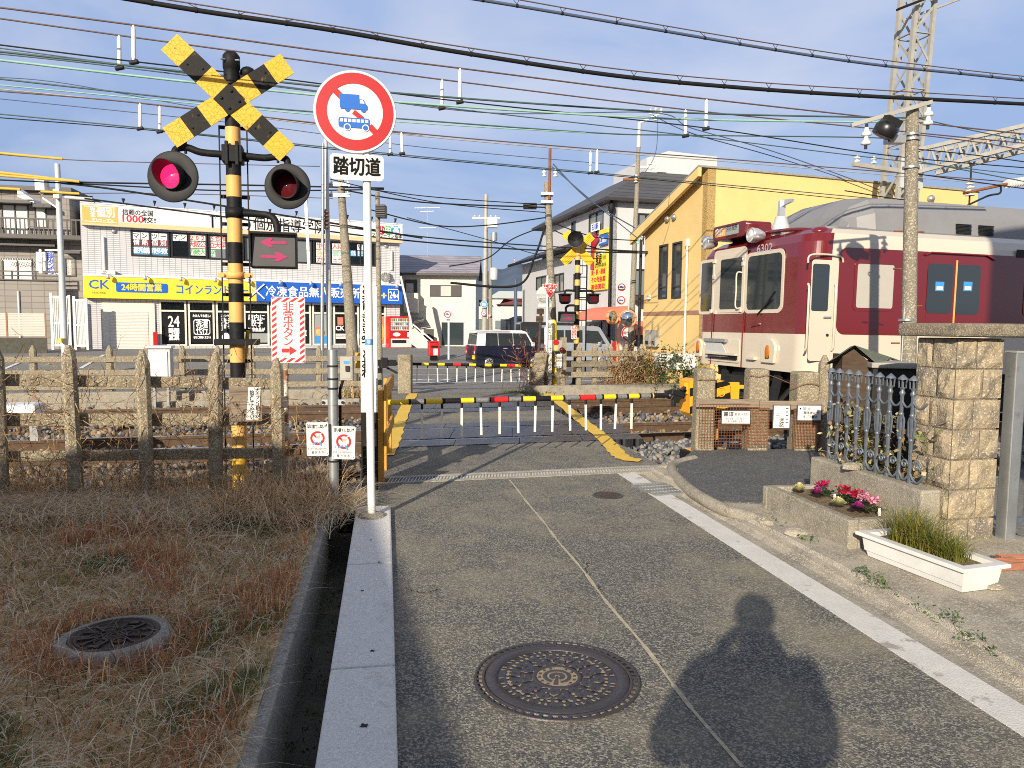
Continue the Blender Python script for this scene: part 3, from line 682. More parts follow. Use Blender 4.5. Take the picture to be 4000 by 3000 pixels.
for i in range(26):
 for ring,(rad,cnt)in enumerate(((.185,14),(.138,10))):
  if i>=cnt:continue
  a=2*math.pi*(i+.5*ring)/cnt;cx,cy=rad*math.cos(a),rad*math.sin(a)
  gp=[(cx+(.030+.016*math.sin(k*2.6+i))*math.cos(k*.785+a)*.95,cy+(.030+.016*math.sin(k*2.6+i))*math.sin(k*.785+a)*.95)for k in range(8)]
  gp=[(x,y)for x,y in gp]
  b.add([(x,y,.0085)for x,y in gp],[tuple(range(8))],M['grit'])
  for p in range(5):
   pa=a+p*2*math.pi/5;b.disc(.0135,M['iron'],(cx+.0145*math.cos(pa),cy+.0145*math.sin(pa),.0108+.0001*p),n=10)
  b.disc(.006,M['iron_brown'],(cx,cy,.0118),n=8)
b.build('lid',t)
b=MB();b.disc(.0915,M['grit'],(0,0,.008),n=48)
b.disc(.062,M['iron'],(0,0,.0112),n=40,r0=.046,a0=R(-68),a1=R(248));b.disc(.034,M['iron'],(0,0,.0112),n=32,r0=.014,a0=R(-62),a1=R(242))
b.pxy([(-.010,-.075),(.010,-.075),(.004,0),(-.004,0)],.009,.0116,M['iron'])
for i in range(14):
 a=2*math.pi*(i+.5)/14
 if i in(3,10,11):continue
 b.cbox(.078*math.cos(a),.078*math.sin(a),.010,.011,.009,.003,M['iron'])
b.build('emblem',t)
gp=gnd(247*V_,1362*V_,.10)
t=thing('lawn_manhole','brown iron manhole lid in a raised concrete ring on the dry lawn','manhole cover',(gp.x,gp.y,.022),R(12));t.scale=(.68,.68,.8)
b=MB();b.lathe([(.385,-.1),(.375,.03),(.355,.07),(.29,.08),(.285,.06)],M['conc_grey'],48);b.build('concrete_ring',t)
b=MB();b.lathe([(0,.068),(.262,.068),(.268,.080),(.283,.080),(.286,.06)],M['iron_brown'],48)
b.lathe([(.232,.068),(.234,.075),(.246,.075),(.248,.068)],M['iron_brown'],48)
for r0,r1 in((.02,.03),(.045,.055),(.07,.078)):b.lathe([(r0,.068),(r0,.075),(r1,.075),(r1,.068)],M['iron_brown'],32)
for i in range(6):
 a=i*math.pi/3;c=(.118*math.cos(a),.118*math.sin(a),0)
 b.lathe([(.034,.068),(.034,.076),(.044,.076),(.044,.068)],M['iron_brown'],20,c);b.lathe([(.0,.074),(.014,.073),(.016,.068)],M['iron_brown'],12,c)
 for da in(-.25,.25):
  a2=a+.52;p=Vector((.10*math.cos(a2+da*.3),.10*math.sin(a2+da*.3),.073));q=Vector((.225*math.cos(a2+da),.225*math.sin(a2+da),.073));b.beam(p,q,.011,.012,M['iron_brown'])
for a in(1.2,4.34):b.cbox(.2*math.cos(a),.2*math.sin(a),.075,.07,.035,.008,M['iron_brown'])
b.build('lid',t)
vp=gnd(2374,1936)
t=thing('valve_cover','small round iron valve cover in the asphalt near the drain','manhole cover',(vp.x,vp.y,0))
b=MB();b.lathe([(.118,-.01),(.118,.006),(.14,.006),(.142,-.01)],M['iron'],32);b.lathe([(0,.005),(.10,.005),(.114,.003)],M['iron_brown'],32)
for i in range(5):b.cbox(0,-.06+i*.03,.007,.14-abs(i-2)*.02,.008,.005,M['iron_brown'])
b.build('lid',t)
def grating(name,label,T,x0,x1,y0,y1,step,z,panels=4):
 t=thing(name,label,'drain grate')
 for p in range(panels):
  a=x0+(x1-x0)*p/panels+.004;c=x0+(x1-x0)*(p+1)/panels-.004
  b=MB(T);n=int((c-a)/step)
  for yy in(y0,y1):b.box(a,c,yy-.006,yy+.006,z-.03,z,M['steel'])
  for xx in(a,c):b.box(xx-.004,xx+.004,y0,y1,z-.03,z,M['steel'])
  for k_ in range(1,n):xx=a+(c-a)*k_/n;b.box(xx-.0035,xx+.0035,y0+.006,y1-.006,z-.028,z-.002,M['steel'])
  for k_ in range(1,4):yy=y0+(y1-y0)*k_/4;b.box(a,c,yy-.003,yy+.003,z-.012,z-.003,M['steel_old'])
  b.build('grate_panel',t)
grating('drain_grating','long rusty steel drain grating across the street before the crossing',TT,sa,sb,7.478,7.672,.032,.002,4)
gq=[gnd(px,py,.01)for px,py in((2505,1888),(2625,1880),(2690,1925),(2560,1935))]
o_=gq[0];t_yaw=math.atan2(gq[1].y-gq[0].y,gq[1].x-gq[0].x)
TG=frame((gq[3].x,gq[3].y,0),math.atan2(gq[2].y-gq[3].y,gq[2].x-gq[3].x))
grating('square_grating','small square drain grating set in the gutter concrete',TG,0,(gq[2]-gq[3]).length,0,.46,.03,.018,1)
sp=gnd(1452,2016,.03);sy=R(12)
t=thing('road_sign','round red and white sign against lorries and buses on a white pole','road sign',(sp.x,sp.y,.03),sy)
MT=MW(t)
lean=(1440-1452)/F*5.6
b=MB();b.tube([(0,0,0),(lean,0,3.02)],.0305,M['white_paint'],20);b.build('pole',t)
b=MB();b.lathe([(.11,-.002),(.10,.018),(.06,.026),(.03,.028)],M['gutter'],20);b.build('cement_collar',t)
cx,cz=loc_on(MT,767*V_,242*V_,-.04);rad=.305
fx=MB(Matrix.Translation((cx,-.042,cz)))
fx.lathe([(rad,.012),(rad,.0),(rad-.006,-.003)],M['alu'],56,axis='Y');fx.disc(rad-.004,M['white_panel'],(0,-.003,0),'Y',56);fx.disc(rad,M['alu'],(0,.012,0),'Y',56)
fx.disc(.284,M['red_sign'],(0,-.006,0),'Y',64,r0=.205)
def bar(x0,z0,x1,z1,w_,y):
 d=Vector((x1-x0,0,z1-z0)).normalized();nn=Vector((-d.z,0,d.x))*w_/2;p=Vector((x0,y,z0));q_=Vector((x1,y,z1));fx.quad(p-nn,q_-nn,q_+nn,p+nn,M['red_sign'])
bar(-.155,.155,-.10,.105,.046,-.0058);bar(-.012,.0,.058,-.052,.036,-.0058);bar(.105,-.098,.155,-.148,.046,-.0058)
B_=M['blue_sign']
fx.pxz([(-.112,.125),(.03,.125),(.03,.092),(.062,.092),(.080,.058),(.090,.050),(.094,.018),(-.105,.018),(-.108,.03),(-.112,.032)],-.009,-.006,B_)
fx.pxz([(.036,.086),(.058,.086),(.070,.062),(.036,.062)],-.0105,-.0095,M['white_panel'])
for x in(-.055,.062):fx.disc(.021,B_,(x,-.0075,.018),'Y',20)
fx.pxz(rrect(-.122,.108,-.118,-.045,.018),-.009,-.006,B_)
for i in range(7):fx.pxz([(-.113+i*.031,-.078),(-.113+i*.031+.023,-.078),(-.113+i*.031+.023,-.055),(-.113+i*.031+(.006 if i==0 else 0),-.055)],-.0105,-.0095,M['white_panel'])
for x in(-.058,.076):fx.disc(.026,M['white_panel'],(x,-.0093,-.115),'Y',20);fx.disc(.019,B_,(x,-.0105,-.115),'Y',20)
fx.build('sign_disc',t)
px_,pz_=loc_on(MT,771*V_,362*V_,-.04)
b=MB();b.pxz(rrect(px_-.198,px_+.198,pz_-.095,pz_+.095,.03),-.045,-.037,M['white_panel']);b.text('踏切道',px_,pz_,.115,M['ink'],-.048,.345,bold=.0035);b.build('name_plate',t)
b=MB();b.cbox(lean,-.01,cz,.10,.05,.03,M['steel']);b.cbox(lean,-.01,pz_,.10,.05,.03,M['steel']);b.build('bracket',t)
b=MB();zz=loc_on(MT,1445,1336)[1];b.lathe([(.0315,zz-.022),(.0315,zz+.022)],M['blue_card'],20,(lean*zz/3,0,0));b.text('踏',lean*zz/3-.004,zz,.024,M['ink_white'],-.034);b.build('sticker',t)
wp=gnd(1435,1945,0);wy=wp.y+.25
w0=at(1411,1700,wy);w1=at(1476,1700,wy)
t=thing('warning_post','tall white square wooden post with brushed writing and a black foot','warning post',((w0.x+w1.x)/2,wy,0),R(10))
MT=MW(t);ztop=loc_on(MT,1430,1105)[1];zb=loc_on(MT,1430,1612)[1];hw=(w1.x-w0.x)/2
b=MB();b.box(-hw,hw,0,.13,zb,ztop-.03,M['white_panel']);
b.add([(-hw,0,ztop-.03),(hw,0,ztop-.03),(hw,.13,ztop-.03),(-hw,.13,ztop-.03),(0,.065,ztop+.03)],[(0,1,4),(1,2,4),(2,3,4),(3,0,4)],M['white_panel']);b.build('post',t,bevel=.006)
b=MB();b.box(-hw,hw,0,.13,-.4,zb-.002,M['black']);b.build('foot',t,bevel=.005)
b=MB();zt=loc_on(MT,1430,1135)[1];ze=loc_on(MT,1430,1452)[1]
b.text('とまりききみてとおれ',-.022,zt,.078,M['ink'],-.004,vert=True,step=(zt-ze)/9*1.02,bold=.002);b.build('lettering',t)
ya=Vector((*gv(820,1040,0),0));yb=Vector((*gv(836,986,0),0));yaw=math.atan2(yb.y-ya.y,yb.x-ya.x)
t=thing('wing_fence','yellow painted wooden side fence beside the crossing entry','fence',ya,yaw)
Ln=(yb-ya).length+.25
for x in(0,Ln-.04):b=MB();b.box(x-.04,x+.04,-.045,.045,-.5,.90,M['wood_yellow']);b.build('post',t,bevel=.006)
for z0,z1 in((.80,.955),(.36,.49)):b=MB();b.box(-.06,Ln,-.075,-.048,z0,z1,M['wood_yellow']);b.build('rail',t,bevel=.004)
b=MB();b.box(Ln*.35,Ln*.35+.08,-.04,.03,-.4,.82,M['wood_yellow']);b.build('post',t,bevel=.006)
# - concrete railway fence on the left
def fence_post(zb,zt,w=.105):
 b=MB();h=w/2;c=.028
 pl=[(-h+c,-h),(h-c,-h),(h,-h+c),(h,h-c),(h-c,h),(-h+c,h),(-h,h-c),(-h,-h+c)]
 b.pxy(pl,zb,zt-.11,M['conc_fence'])
 vs=[(x,y,zt-.11)for x,y in pl]+[(x*.28,y*.28,zt)for x,y in pl]
 b.add(vs,[(i,(i+1)%8,8+(i+1)%8,8+i)for i in range(8)]+[tuple(range(8,16))],M['conc_fence']);return b
fy=R(18);P1=Vector((-1.96,6.2,0));FU=Vector((-math.cos(fy),-math.sin(fy),0))
t=thing('railway_fence','old lichen-covered concrete railing with pointed posts along the near track','fence',P1,fy+math.pi)
for i,zt in enumerate((1.252,1.305,1.325,1.36,1.37,1.38)):
 b=fence_post(-.3,zt);o_=b.build('post',t,loc=(i*.507,0,0));o_.rotation_euler=(R((0,1.2,-.8,.6,-1,.4)[i]),R((.5,-.9,.4,.8,-.5,0)[i]),R((3,-6,4,8,-4,0)[i]))
for z0,z1,xa in((.985,1.075,-.02),(.675,.775,-.74),(.395,.48,-.02)):
 for k_ in range(2):
  if xa<-1 and k_==0:x0,x1=xa,-.01
  elif k_==0:continue
  else:x0,x1=-.005,3.2
  b=MB();tl=.022;b.add([(x,y,z+(x>1)*.10)for x in(x0,x1)for y in(-.10,-.055)for z in(z0,z1)],[(0,1,3,2),(4,6,7,5),(0,4,5,1),(2,3,7,6),(0,2,6,4),(1,5,7,3)],M['conc_fence']);b.build('rail',t,bevel=.008)
FM=MW(t)
tb=thing('cable_trough','low grey concrete cable trough behind the railing','trough',P1+Vector((.12,.45,0)),fy)
b=MB();b.box(-2.6,1.15,-.1,.12,-.35,-.12,M['conc_grey']);b.box(-2.6,1.15,-.14,.15,-.115,-.03,M['conc_grey']);b.build('trough_cover',tb,bevel=.012)
PB=frame(P1,fy);y_=-.02
wb=[loc_on(frame(P1,fy),px,py,-.02)for px,py in((895,1512),(1024,1644))]
t=thing('notice_board','weathered wooden board with a handwritten white notice hung on the railing','notice',P1,fy)
x0,z1=wb[0];x1,z0=wb[1]
b=MB();b.box(x0,x1,-.035,-.02,z0,z1,M['wood_old'])
b.build('board',t)
pp=[loc_on(PB,px,py,-.04)for px,py in((970,1512),(1018,1513),(1012,1640),(962,1639))]
b=MB();b.pxz(pp[::-1],-.041,-.038,M['paper'])
cxm=(pp[0][0]+pp[1][0])/2;ht=(pp[0][1]-pp[3][1])
b.text('犬のフンは飼主が',cxm+.022,pp[0][1]-.028,.029,M['ink'],-.0425,vert=True,step=.0305,bold=.0006);b.text('始末してください',cxm-.022,pp[0][1]-.045,.029,M['ink'],-.0425,vert=True,step=.0290,bold=.0006)
b.build('notice',t)
gp_=gnd(722*V_,1110*V_,-.02)
t=thing('steel_post','grey steel post with a beige control box and clamps beside the railing','post',(gp_.x,gp_.y,0),R(5))
MT=MW(t);zt=loc_on(MT,1304,1366)[1]
b=MB();b.tube([(0,0,-.5),(0,0,zt)],.041,M['steel'],20);b.build('pole',t)
for py in(1430,1480,1517,1800):z_=loc_on(MT,1300,py)[1];b=MB();b.lathe([(.043,z_-.008),(.043,z_+.008)],M['dark_metal'],20);b.build('band',t)
zc=loc_on(MT,1300,1571)[1];b=MB();b.lathe([(.045,zc-.022),(.045,zc+.022)],M['steel'],20);b.cbox(-.06,0,zc,.05,.03,.045,M['steel']);b.cbox(.065,0,zc,.06,.03,.045,M['steel']);b.cyl((-.075,-.02,zc),(-.075,-.03,zc),.012,M['dark_metal']);b.cyl((.08,-.02,zc),(.08,-.03,zc),.012,M['dark_metal']);b.build('clamp',t)
c0=loc_on(MT,1329,1392,.02);c1=loc_on(MT,1379,1485,.02)
b=MB();b.box(c0[0],c1[0],0,.09,c1[1],c0[1],M['steel_old']);b.box(c0[0]+.012,c1[0]-.012,-.006,0,c1[1]+.012,c0[1]-.012,M['steel_old']);b.build('control_box',t,bevel=.006)
b=MB();b.box(c0[0]+.03,c0[0]+.075,-.009,-.006,c0[1]-.06,c0[1]-.035,M['blue_card']);b.cbox((c0[0]+c1[0])/2+.01,-.012,(c0[1]+c1[1])/2-.0,.03,.02,.045,M['black_plastic']);b.tube([(c0[0]+.02,.03,c1[1]),(.05,.05,c1[1]-.08),(.046,.05,.1),(.046,.04,-.4)],.012,M['cable'],8);b.build('padlock',t)
def litter(px,py,px2,py2,rot,label,off):
 t=thing('litter_notice',label,'notice',(gp_.x,gp_.y-.06-off,0),R(5),'anti-litter notices on the steel post');MT=MW(t)
 a=loc_on(MT,px,py);c=loc_on(MT,px2,py2);wd=c[0]-a[0];hh=a[1]-c[1];cx,cz=(a[0]+c[0])/2,(a[1]+c[1])/2
 b=MB(Matrix.Translation((cx,0,cz))@Matrix.Rotation(R(rot),4,'Y'))
 b.pxz(rrect(-wd/2,wd/2,-hh/2,hh/2,.012),-.004,0,M['white_panel'])
 b.text('ぽい捨てしないで',0,hh*.375,hh*.105,M['ink'],-.006,wd*.88,bold=.0008)
 k=wd/.2
 b.disc(.066*k,M['red_sign'],(0,-.006,.01*k),'Y',40,r0=.047*k)
 b.add([(-.052*k,-.0058,.048*k),(-.040*k,-.0058,.060*k),(.052*k,-.0058,-.028*k),(.040*k,-.0058,-.040*k)],[(0,3,2,1)],M['red_sign'])
 y=-.0075
 b.pxz([(-.008*k,.012*k),(.022*k,.010*k),(.032*k,-.022*k),(-.012*k,-.024*k)],y,y+.001,M['ink_white']);b.disc(.018*k,M['skin'],(.005*k,y,.028*k),'Y',20);b.pxz([(-.016*k,.034*k),(.02*k,.036*k),(.014*k,.052*k),(-.008*k,.052*k)],y-.001,y,M['ink_white'])
 b.pxz([(-.012*k,-.02*k),(.008*k,-.026*k),(-.045*k,-.052*k),(-.05*k,-.042*k)],y-.0012,y,M['blue_card']);b.pxz([(.008*k,-.02*k),(.032*k,-.022*k),(.042*k,-.06*k),(.028*k,-.062*k)],y-.0012,y,M['blue_card'])
 b.add([(.02*k,y,.052*k),(.024*k,y,.046*k),(.058*k,y,.066*k),(.054*k,y,.072*k)],[(0,1,2,3)],M['ink_white'])
 for sx in(-.07,.065):b.tube([(sx*k,y,-.03*k),(sx*k,y,-.05*k),((sx+.012)*k,y,-.052*k)],.0012,M['cable_green'],4)
 b.text('見られていますよあなたのマナー',0,-hh*.29,hh*.055,M['ink'],-.006,wd*.88);b.text('藤 井 寺 市',0,-hh*.40,hh*.07,M['ink'],-.006,wd*.56)
 for sx in(-1,1):
  for sz in(-1,1):b.disc(.004,M['ink'],(sx*wd*.43,-.0055,sz*hh*.44),'Y',8)
 b.build('panel',t)
litter(1197,1650,1284,1780,-.5,'white no-litter notice on the wired rail end next to the steel post',.02)
litter(1297,1665,1388,1793,2.0,'slightly tilted white no-litter notice on the front of the steel post',.0)
t0=at(1122,1780,6.75)
t=thing('emergency_button_sign','white sign board with red hazard stripes and arrow on a rusty post','sign',(t0.x,t0.y,0),R(8));MT=MW(t)
b=MB();zt=loc_on(MT,1120,1440)[1];b.tube([(.01,0,-.3),(-.008,0,zt)],.024,M['rust_white'],14);b.build('post',t)
a=loc_on(MT,1058,1159,-.03);c=loc_on(MT,1194,1418,-.03);wd=c[0]-a[0];hh=a[1]-c[1];cx,cz=(a[0]+c[0])/2,(a[1]+c[1])/2
b=MB(Matrix.Translation((cx,-.03,cz))@Matrix.Rotation(R(.4),4,'Y'))
b.pxz(rrect(-wd/2,wd/2,-hh/2,hh/2,.02),-.004,0,M['white_panel'])
bw=wd*.155;st=.052
def clip(poly,x0,x1,z0,z1):
 for ax,lv,sg in((0,x0,1),(0,x1,-1),(1,z0,1),(1,z1,-1)):
  o=[]
  for i in range(len(poly)):
   p,q_=poly[i],poly[(i+1)%len(poly)];ip=sg*(p[ax]-lv)>=0;iq=sg*(q_[ax]-lv)>=0
   if ip:o.append(p)
   if ip!=iq:
    k_=(lv-p[ax])/(q_[ax]-p[ax]);o.append((p[0]+(q_[0]-p[0])*k_,p[1]+(q_[1]-p[1])*k_))
  poly=o
  if not poly:return[]
 return poly
e_=.006
for i in range(-12,26):
 z=-hh/2+i*st
 base=[(-wd,z-wd*.75),(wd,z+wd*.75),(wd,z+wd*.75+st*.5),(-wd,z-wd*.75+st*.5)]
 for x0,x1,z0,z1 in((-wd/2+e_,-wd/2+bw,-hh/2+e_,hh/2-e_),(wd/2-bw,wd/2-e_,-hh/2+e_,hh/2-e_),(-wd/2+bw,wd/2-bw,-hh/2+e_,-hh/2+bw),(-wd/2+bw,wd/2-bw,hh/2-bw,hh/2-e_)):
  pl=clip(base,x0,x1,z0,z1)
  if len(pl)>2:b.add([(x,-.006,zz)for x,zz in pl],[tuple(range(len(pl)))],M['red_sign'])
b.text('非常ボタン',.0,hh*.335,wd*.27,M['ink_red'],-.006,vert=True,step=hh*.128,bold=.0006)
b.box(-wd*.27,wd*.27,-.0065,-.0045,-hh*.39,-hh*.23,M['paper'])
zc=-hh*.31;b.pxz([(-wd*.20,zc-.018),(.01,zc-.018),(.01,zc-.042),(wd*.25,zc),(.01,zc+.042),(.01,zc+.018),(-wd*.20,zc+.018)],-.009,-.007,M['red_sign'])
b.build('sign_board',t)
q0=at(55,1610,8.1);
t=thing('white_box','low white metal box beside the track behind the railing','equipment box',(q0.x-.15,q0.y,0),R(15));MT=MW(t)
a=loc_on(MT,0,1583);c=loc_on(MT,140,1640);b=MB();b.box(c[0]-.9,c[0],0,.35,c[1],a[1],M['white_paint']);b.build('box_body',t,bevel=.03)
b=MB();b.box(c[0]-.6,c[0]-.52,.1,.2,c[1]-.25,c[1],M['steel']);b.box(c[0]-.1,c[0]-.02,.1,.2,c[1]-.25,c[1],M['steel']);b.build('stand',t)
t=thing('equipment_cabinet','white metal cabinet on legs among the far railing posts','cabinet',td(16.3,-8.1,0),R(15));MT=MW(t)
a=loc_on(MT,576,1353);c=loc_on(MT,668,1490)
b=MB();b.box(a[0],c[0],0,.35,c[1],a[1],M['steel_pale']);b.box(a[0]-.03,c[0]+.03,-.05,.4,a[1]-.04,a[1]+.01,M['white_paint']);b.build('body',t,bevel=.012)
b=MB();b.box(a[0]+.06,c[0]-.05,-.02,0,c[1]+.05,a[1]-.1,M['white_panel']);b.build('door',t,bevel=.008)
b=MB();b.box(c[0]-.1,c[0]-.06,.1,.2,-.3,c[1],M['steel']);b.box(a[0]+.06,a[0]+.1,.1,.2,-.3,c[1],M['steel']);b.build('stand',t)
# - level-crossing signals, gates, train, masts
def banded_pole(mb,r,bands,n=18):
 for z0,z1,m in bands:mb.tube([(0,0,z0),(0,0,z1)],r,m,n)
def crossbuck(t,MT,ends,wd,y,front,ribs=False):
 for k_,(a,c)in enumerate(ends):
  pa=Vector((*loc_on(MT,*a,y),));pc=Vector((*loc_on(MT,*c,y),));mid=(pa+pc)/2;L_=(pc-pa).length;ang=math.atan2(pc.y-pa.y,pc.x-pa.x)
  T=Matrix.Translation((mid.x,y+k_*.013,mid.y))@Matrix.Rotation(-ang,4,'Y');b=MB(T);seg=L_/7
  for i in range(7):
   m=front[i%2]
   b.box(-L_/2+i*seg,-L_/2+(i+1)*seg,-.006,.006,-wd/2,wd/2,m)
   if not ribs and i%2:
    for sx in(-.3,.3):
     b.ell((-L_/2+(i+.5)*seg+sx*seg,-.008,sx*wd*.55),.012,.008,.012,M['black_worn'],8,5)
  if ribs:
   for zz in(-.06,-.02,.02,.06):b.box(-L_/2+.02,L_/2-.02,-.02,-.006,zz-.008,zz+.008,M['yellow_sign'])
  b.build('board',t)
def signal_lamp(t,c,r,lit,yaw,lens_r=.108):
 T=Matrix.Translation(c)@Matrix.Rotation(yaw,4,'Z')
 b=MB(T);b.lathe([(lens_r+.022,-.004),(r*.6,-.012),(r-.01,-.004),(r,.0),(r,.012),(r*.6,.02),(.12,.14),(.0,.15)],M['dark_metal'],40,axis='Y');o=b.build('backplate',t)
 b=MB(T);n=32;vs=[];fs=[]
 for ring,(rr,ins)in enumerate(((lens_r+.022,0),(lens_r+.022,1),(lens_r+.014,1),(lens_r+.014,0))):
  for k_ in range(n):
   a=2*math.pi*k_/n;d_=.20*(0.5+0.5*math.sin(a))+.06;vs.append((rr*math.cos(a),-d_ if ins else .0,rr*math.sin(a)))
 for ring in range(3):
  for k_ in range(n):fs.append((ring*n+k_,ring*n+(k_+1)%n,(ring+1)*n+(k_+1)%n,(ring+1)*n+k_))
 b.add(vs,fs,M['dark_metal'],False);b.build('hood',t)
 b=MB(T);m=M['lamp_on']if lit else M['dark_red']
 b.lathe([(0,-.036),(lens_r*.5,-.030),(lens_r*.85,-.016),(lens_r+.012,-.004)],m,32,axis='Y')
 if lit:
  for i in range(-7,8):
   for j in range(-7,8):
    x,z=(i+.5*(j%2))*.0145,j*.0135
    if x*x+z*z<(lens_r-.012)**2:b.ell((x,-.034+.9*(x*x+z*z),z),.0058,.005,.0058,m,6,4)
 b.build('lens',t)
def arrow_box(t,x0,x1,z0,z1,y,face_tilt=0):
 b=MB();dp=.16
 b.box(x0,x1,y,y+dp,z0,z1,M['black']);b.build('arrow_case',t,bevel=.01)
 b=MB();b.add([(x0,y,z1),(x1,y,z1),(x1+.0,y-.07,z1-.01),(x0,y-.07,z1-.01),(x0,y,z1-.02),(x1,y,z1-.02),(x1,y-.07,z1-.03),(x0,y-.07,z1-.03)],[(0,1,2,3),(7,6,5,4),(3,2,6,7),(0,3,7,4),(1,5,6,2)],M['black'])
 for xx in(x0+.004,x1-.004):
  b.pyz([(y,z1-.01),(y-.07,z1-.01),(y-.015,z0),(y,z0)],xx-.004,xx+.004,M['black'])
 b.build('hood',t)
 b=MB();b.box(x0+.018,x1-.018,y-.006,y,z0+.018,z1-.02,M['arrow_panel'])
 w_=x1-x0;h_=z1-z0;cx=(x0+x1)/2
 for cz,sg in((z0+h_*.70,-1),(z0+h_*.31,1)):
  pl=[(-.28,-.04),(.06,-.04),(.0,-.13),(.10,-.13),(.29,0),(.10,.13),(.0,.13),(.06,.04),(-.28,.04)]
  pl=[(cx+sg*a*w_,cz+c_*h_)for a,c_ in pl]
  b.pxz(pl if sg>0 else pl[::-1],y-.010,y-.007,M['arrow_red'])
 b.build('arrow_panel',t)
Y_=M['orange_pole'];K_=M['black']
pc=at(932,1600,7.8)
t=thing('crossing_signal','tall black and orange banded crossing signal with yellow crossbuck and lit red lamp','crossing signal',(pc.x,pc.y,0),R(13));MT=MW(t);near_signal=t
zz=lambda py:loc_on(MT,915,py)[1]
edges=[300,500,588,688,771,854,948,1030,1108,1181,1259,1345,1415,1640,1775]
b=MB();r_=.075
banded_pole(b,r_,[(zz(c),zz(a),Y_ if i%2 else K_)for i,(a,c)in enumerate(zip(edges,edges[1:]))]+[(-.3,zz(1775),M['yellow_sign'])])
b.build('pole',t)
b=MB();b.lathe([(r_+.003,zz(300)),(r_+.003,zz(272)),(r_+.010,zz(270)),(r_+.010,zz(222)),(r_*.8,zz(208)),(0,zz(204))],K_,20)
for sx in(-1,1):b.cyl((sx*.05,-.075,zz(244)),(sx*.09,-.10,zz(246)),.009,M['steel'])
b.build('cap',t)
b=MB();zb=zz(275);b.ell((.15,.10,zb),.085,.12,.075,K_,14,8);b.cbox(.12,.05,zb-.07,.1,.12,.05,K_);b.build('warning_bell',t)
Pq=lambda x,y:(500+x/2.212,100+y/2.212)
crossbuck(t,MT,((Pq(355,142),Pq(1375,1106)),(Pq(1375,324),Pq(360,968))),.225,-.105,(M['yellow_crack'],M['black_worn']))
cx,cz=loc_on(MT,900,389,-.13)
b=MB(Matrix.Translation((cx,-.122,cz))@Matrix.Rotation(R(52),4,'Y'));b.box(-.105,.105,-.004,.004,-.105,.105,M['black_worn'])
for sx in(-.05,.05):
 for sz in(-.05,.05):b.ell((sx*1.2,-.008,sz*1.2),.016,.012,.016,M['black_worn'],8,6)
b.build('centre_plate',t)
lx,lz=loc_on(MT,675,690,-.16);rx,rz=loc_on(MT,1123,728,-.16);
za=zz(607)
b=MB();b.cbox(0,-.01,za,.2,.2,.17,K_)
for sx in(-.05,.05):b.cbox(sx,-.11,za,.035,.03,.24,K_)
b.build('arm_clamp',t,bevel=.008)
for(x,z,s_)in((lx,lz,-1),(rx,rz,1)):
 b=MB();zt=z+.29;b.tube(spline([(s_*.08,-.02,za),(x*.55,-.02,za+(zt-za)*.5),(x-s_*.12,-.02,zt+.03),(x-s_*.02,-.03,zt+.01),(x,-.05,zt-.06),(x,-.05,z+.1)],6),.036,K_,12);b.cyl((x-s_*.10,-.02,zt-.03),(x-s_*.10,-.02,zt+.085),.014,K_);b.build('lamp_arm',t)
signal_lamp(t,(lx,-.16,lz),.252,True,R(-12));signal_lamp(t,(rx,-.16,rz),.232,False,R(-8))
a=loc_on(MT,977,902,-.16);c=loc_on(MT,1161,1049,-.16);arrow_box(t,a[0],c[0],c[1],a[1],-.16)
b=MB();zA=zz(832);b.tube(spline([(.05,0,zA),(.22,0,zA),(a[0]+(c[0]-a[0])*.42,-.02,zA-.02),((a[0]+c[0])/2+.02,-.05,zA-.10),((a[0]+c[0])/2+.03,-.07,a[1])],6),.036,K_,12);b.lathe([(r_+.004,zA-.05),(r_+.016,zA-.05),(r_+.016,zA+.05),(r_+.004,zA+.05)],K_,20);b.build('arrow_arm',t)
for sx in(-1,1):
 b=MB();b.beam((sx*.135,.02,zz(492)),(sx*.140,.02,-.1),.013,.013,K_);b.build('ladder_rail',t)
for i,py in enumerate((492,615,765,872,1030,1150,1290,1412)):b=MB();b.cbox(0,.09,zz(py),.29,.02,.035,K_);b.build('rung',t)
b=MB();zC=zz(1076);b.lathe([(r_+.004,zC-.035),(r_+.02,zC-.035),(r_+.02,zC+.035),(r_+.004,zC+.035)],Y_,20)
for sx in(-1,1):b.cbox(sx*.12,-.02,zC,.1,.03,.05,Y_);b.cyl((sx*.125,-.03,zC),(sx*.125,-.06,zC),.022,Y_)
b.build('pole_clamp',t)
b=MB();za_=zz(1347);b.box(-.21,.22,-.14,.12,za_,zz(1324),K_);b.build('step_plate',t,bevel=.006)
b=MB();b.cyl((.10,.08,zz(1290)),(-.12,.7,.1),.022,M['yellow_sign']);b.build('brace',t)
def gate(name,label,p0,p1,segs,skirts,d,r,tag_grp):
 a=trk(*p0,d);c=trk(*p1,d);t=thing(name,label,'crossing gate',a,0.0,tag_grp);L_=c-a
 mats={'y':M['yellow_gate2'],'k':M['black'],'g':M['grey_tape'],'r':M['red_tape']}
 x0,x1=segs[0][0],segs[-1][1]
 b=MB()
 for s0,s1,m in segs:b.tube([L_*((s0-x0)/(x1-x0)),L_*((s1-x0)/(x1-x0))],r*(1.12 if m in 'r' else 1),mats[m],14)
 for s0,s1,m in segs[1:]:
  p=L_*((s0-x0)/(x1-x0));q_=L_.normalized()*.012;b.tube([p-q_,p+q_],r*1.08,M['black'],14)
 b.build('boom',t)
 for(sx,zb)in skirts:
  p=L_*((sx-x0)/(x1-x0));b=MB();b.tube([p+Vector((0,0,-r*.4)),p+Vector((0,0,-.085))],.014,M['black'],8)
  zr=zb-(a.z+p.z);j=random.uniform(-.012,.012);b.beam(p+Vector((0,-.004,-.08)),p+Vector((j,-.004,zr)),.025,.010,M['skirt'],up=(0,1,0));b.build('skirt',t)
 return t
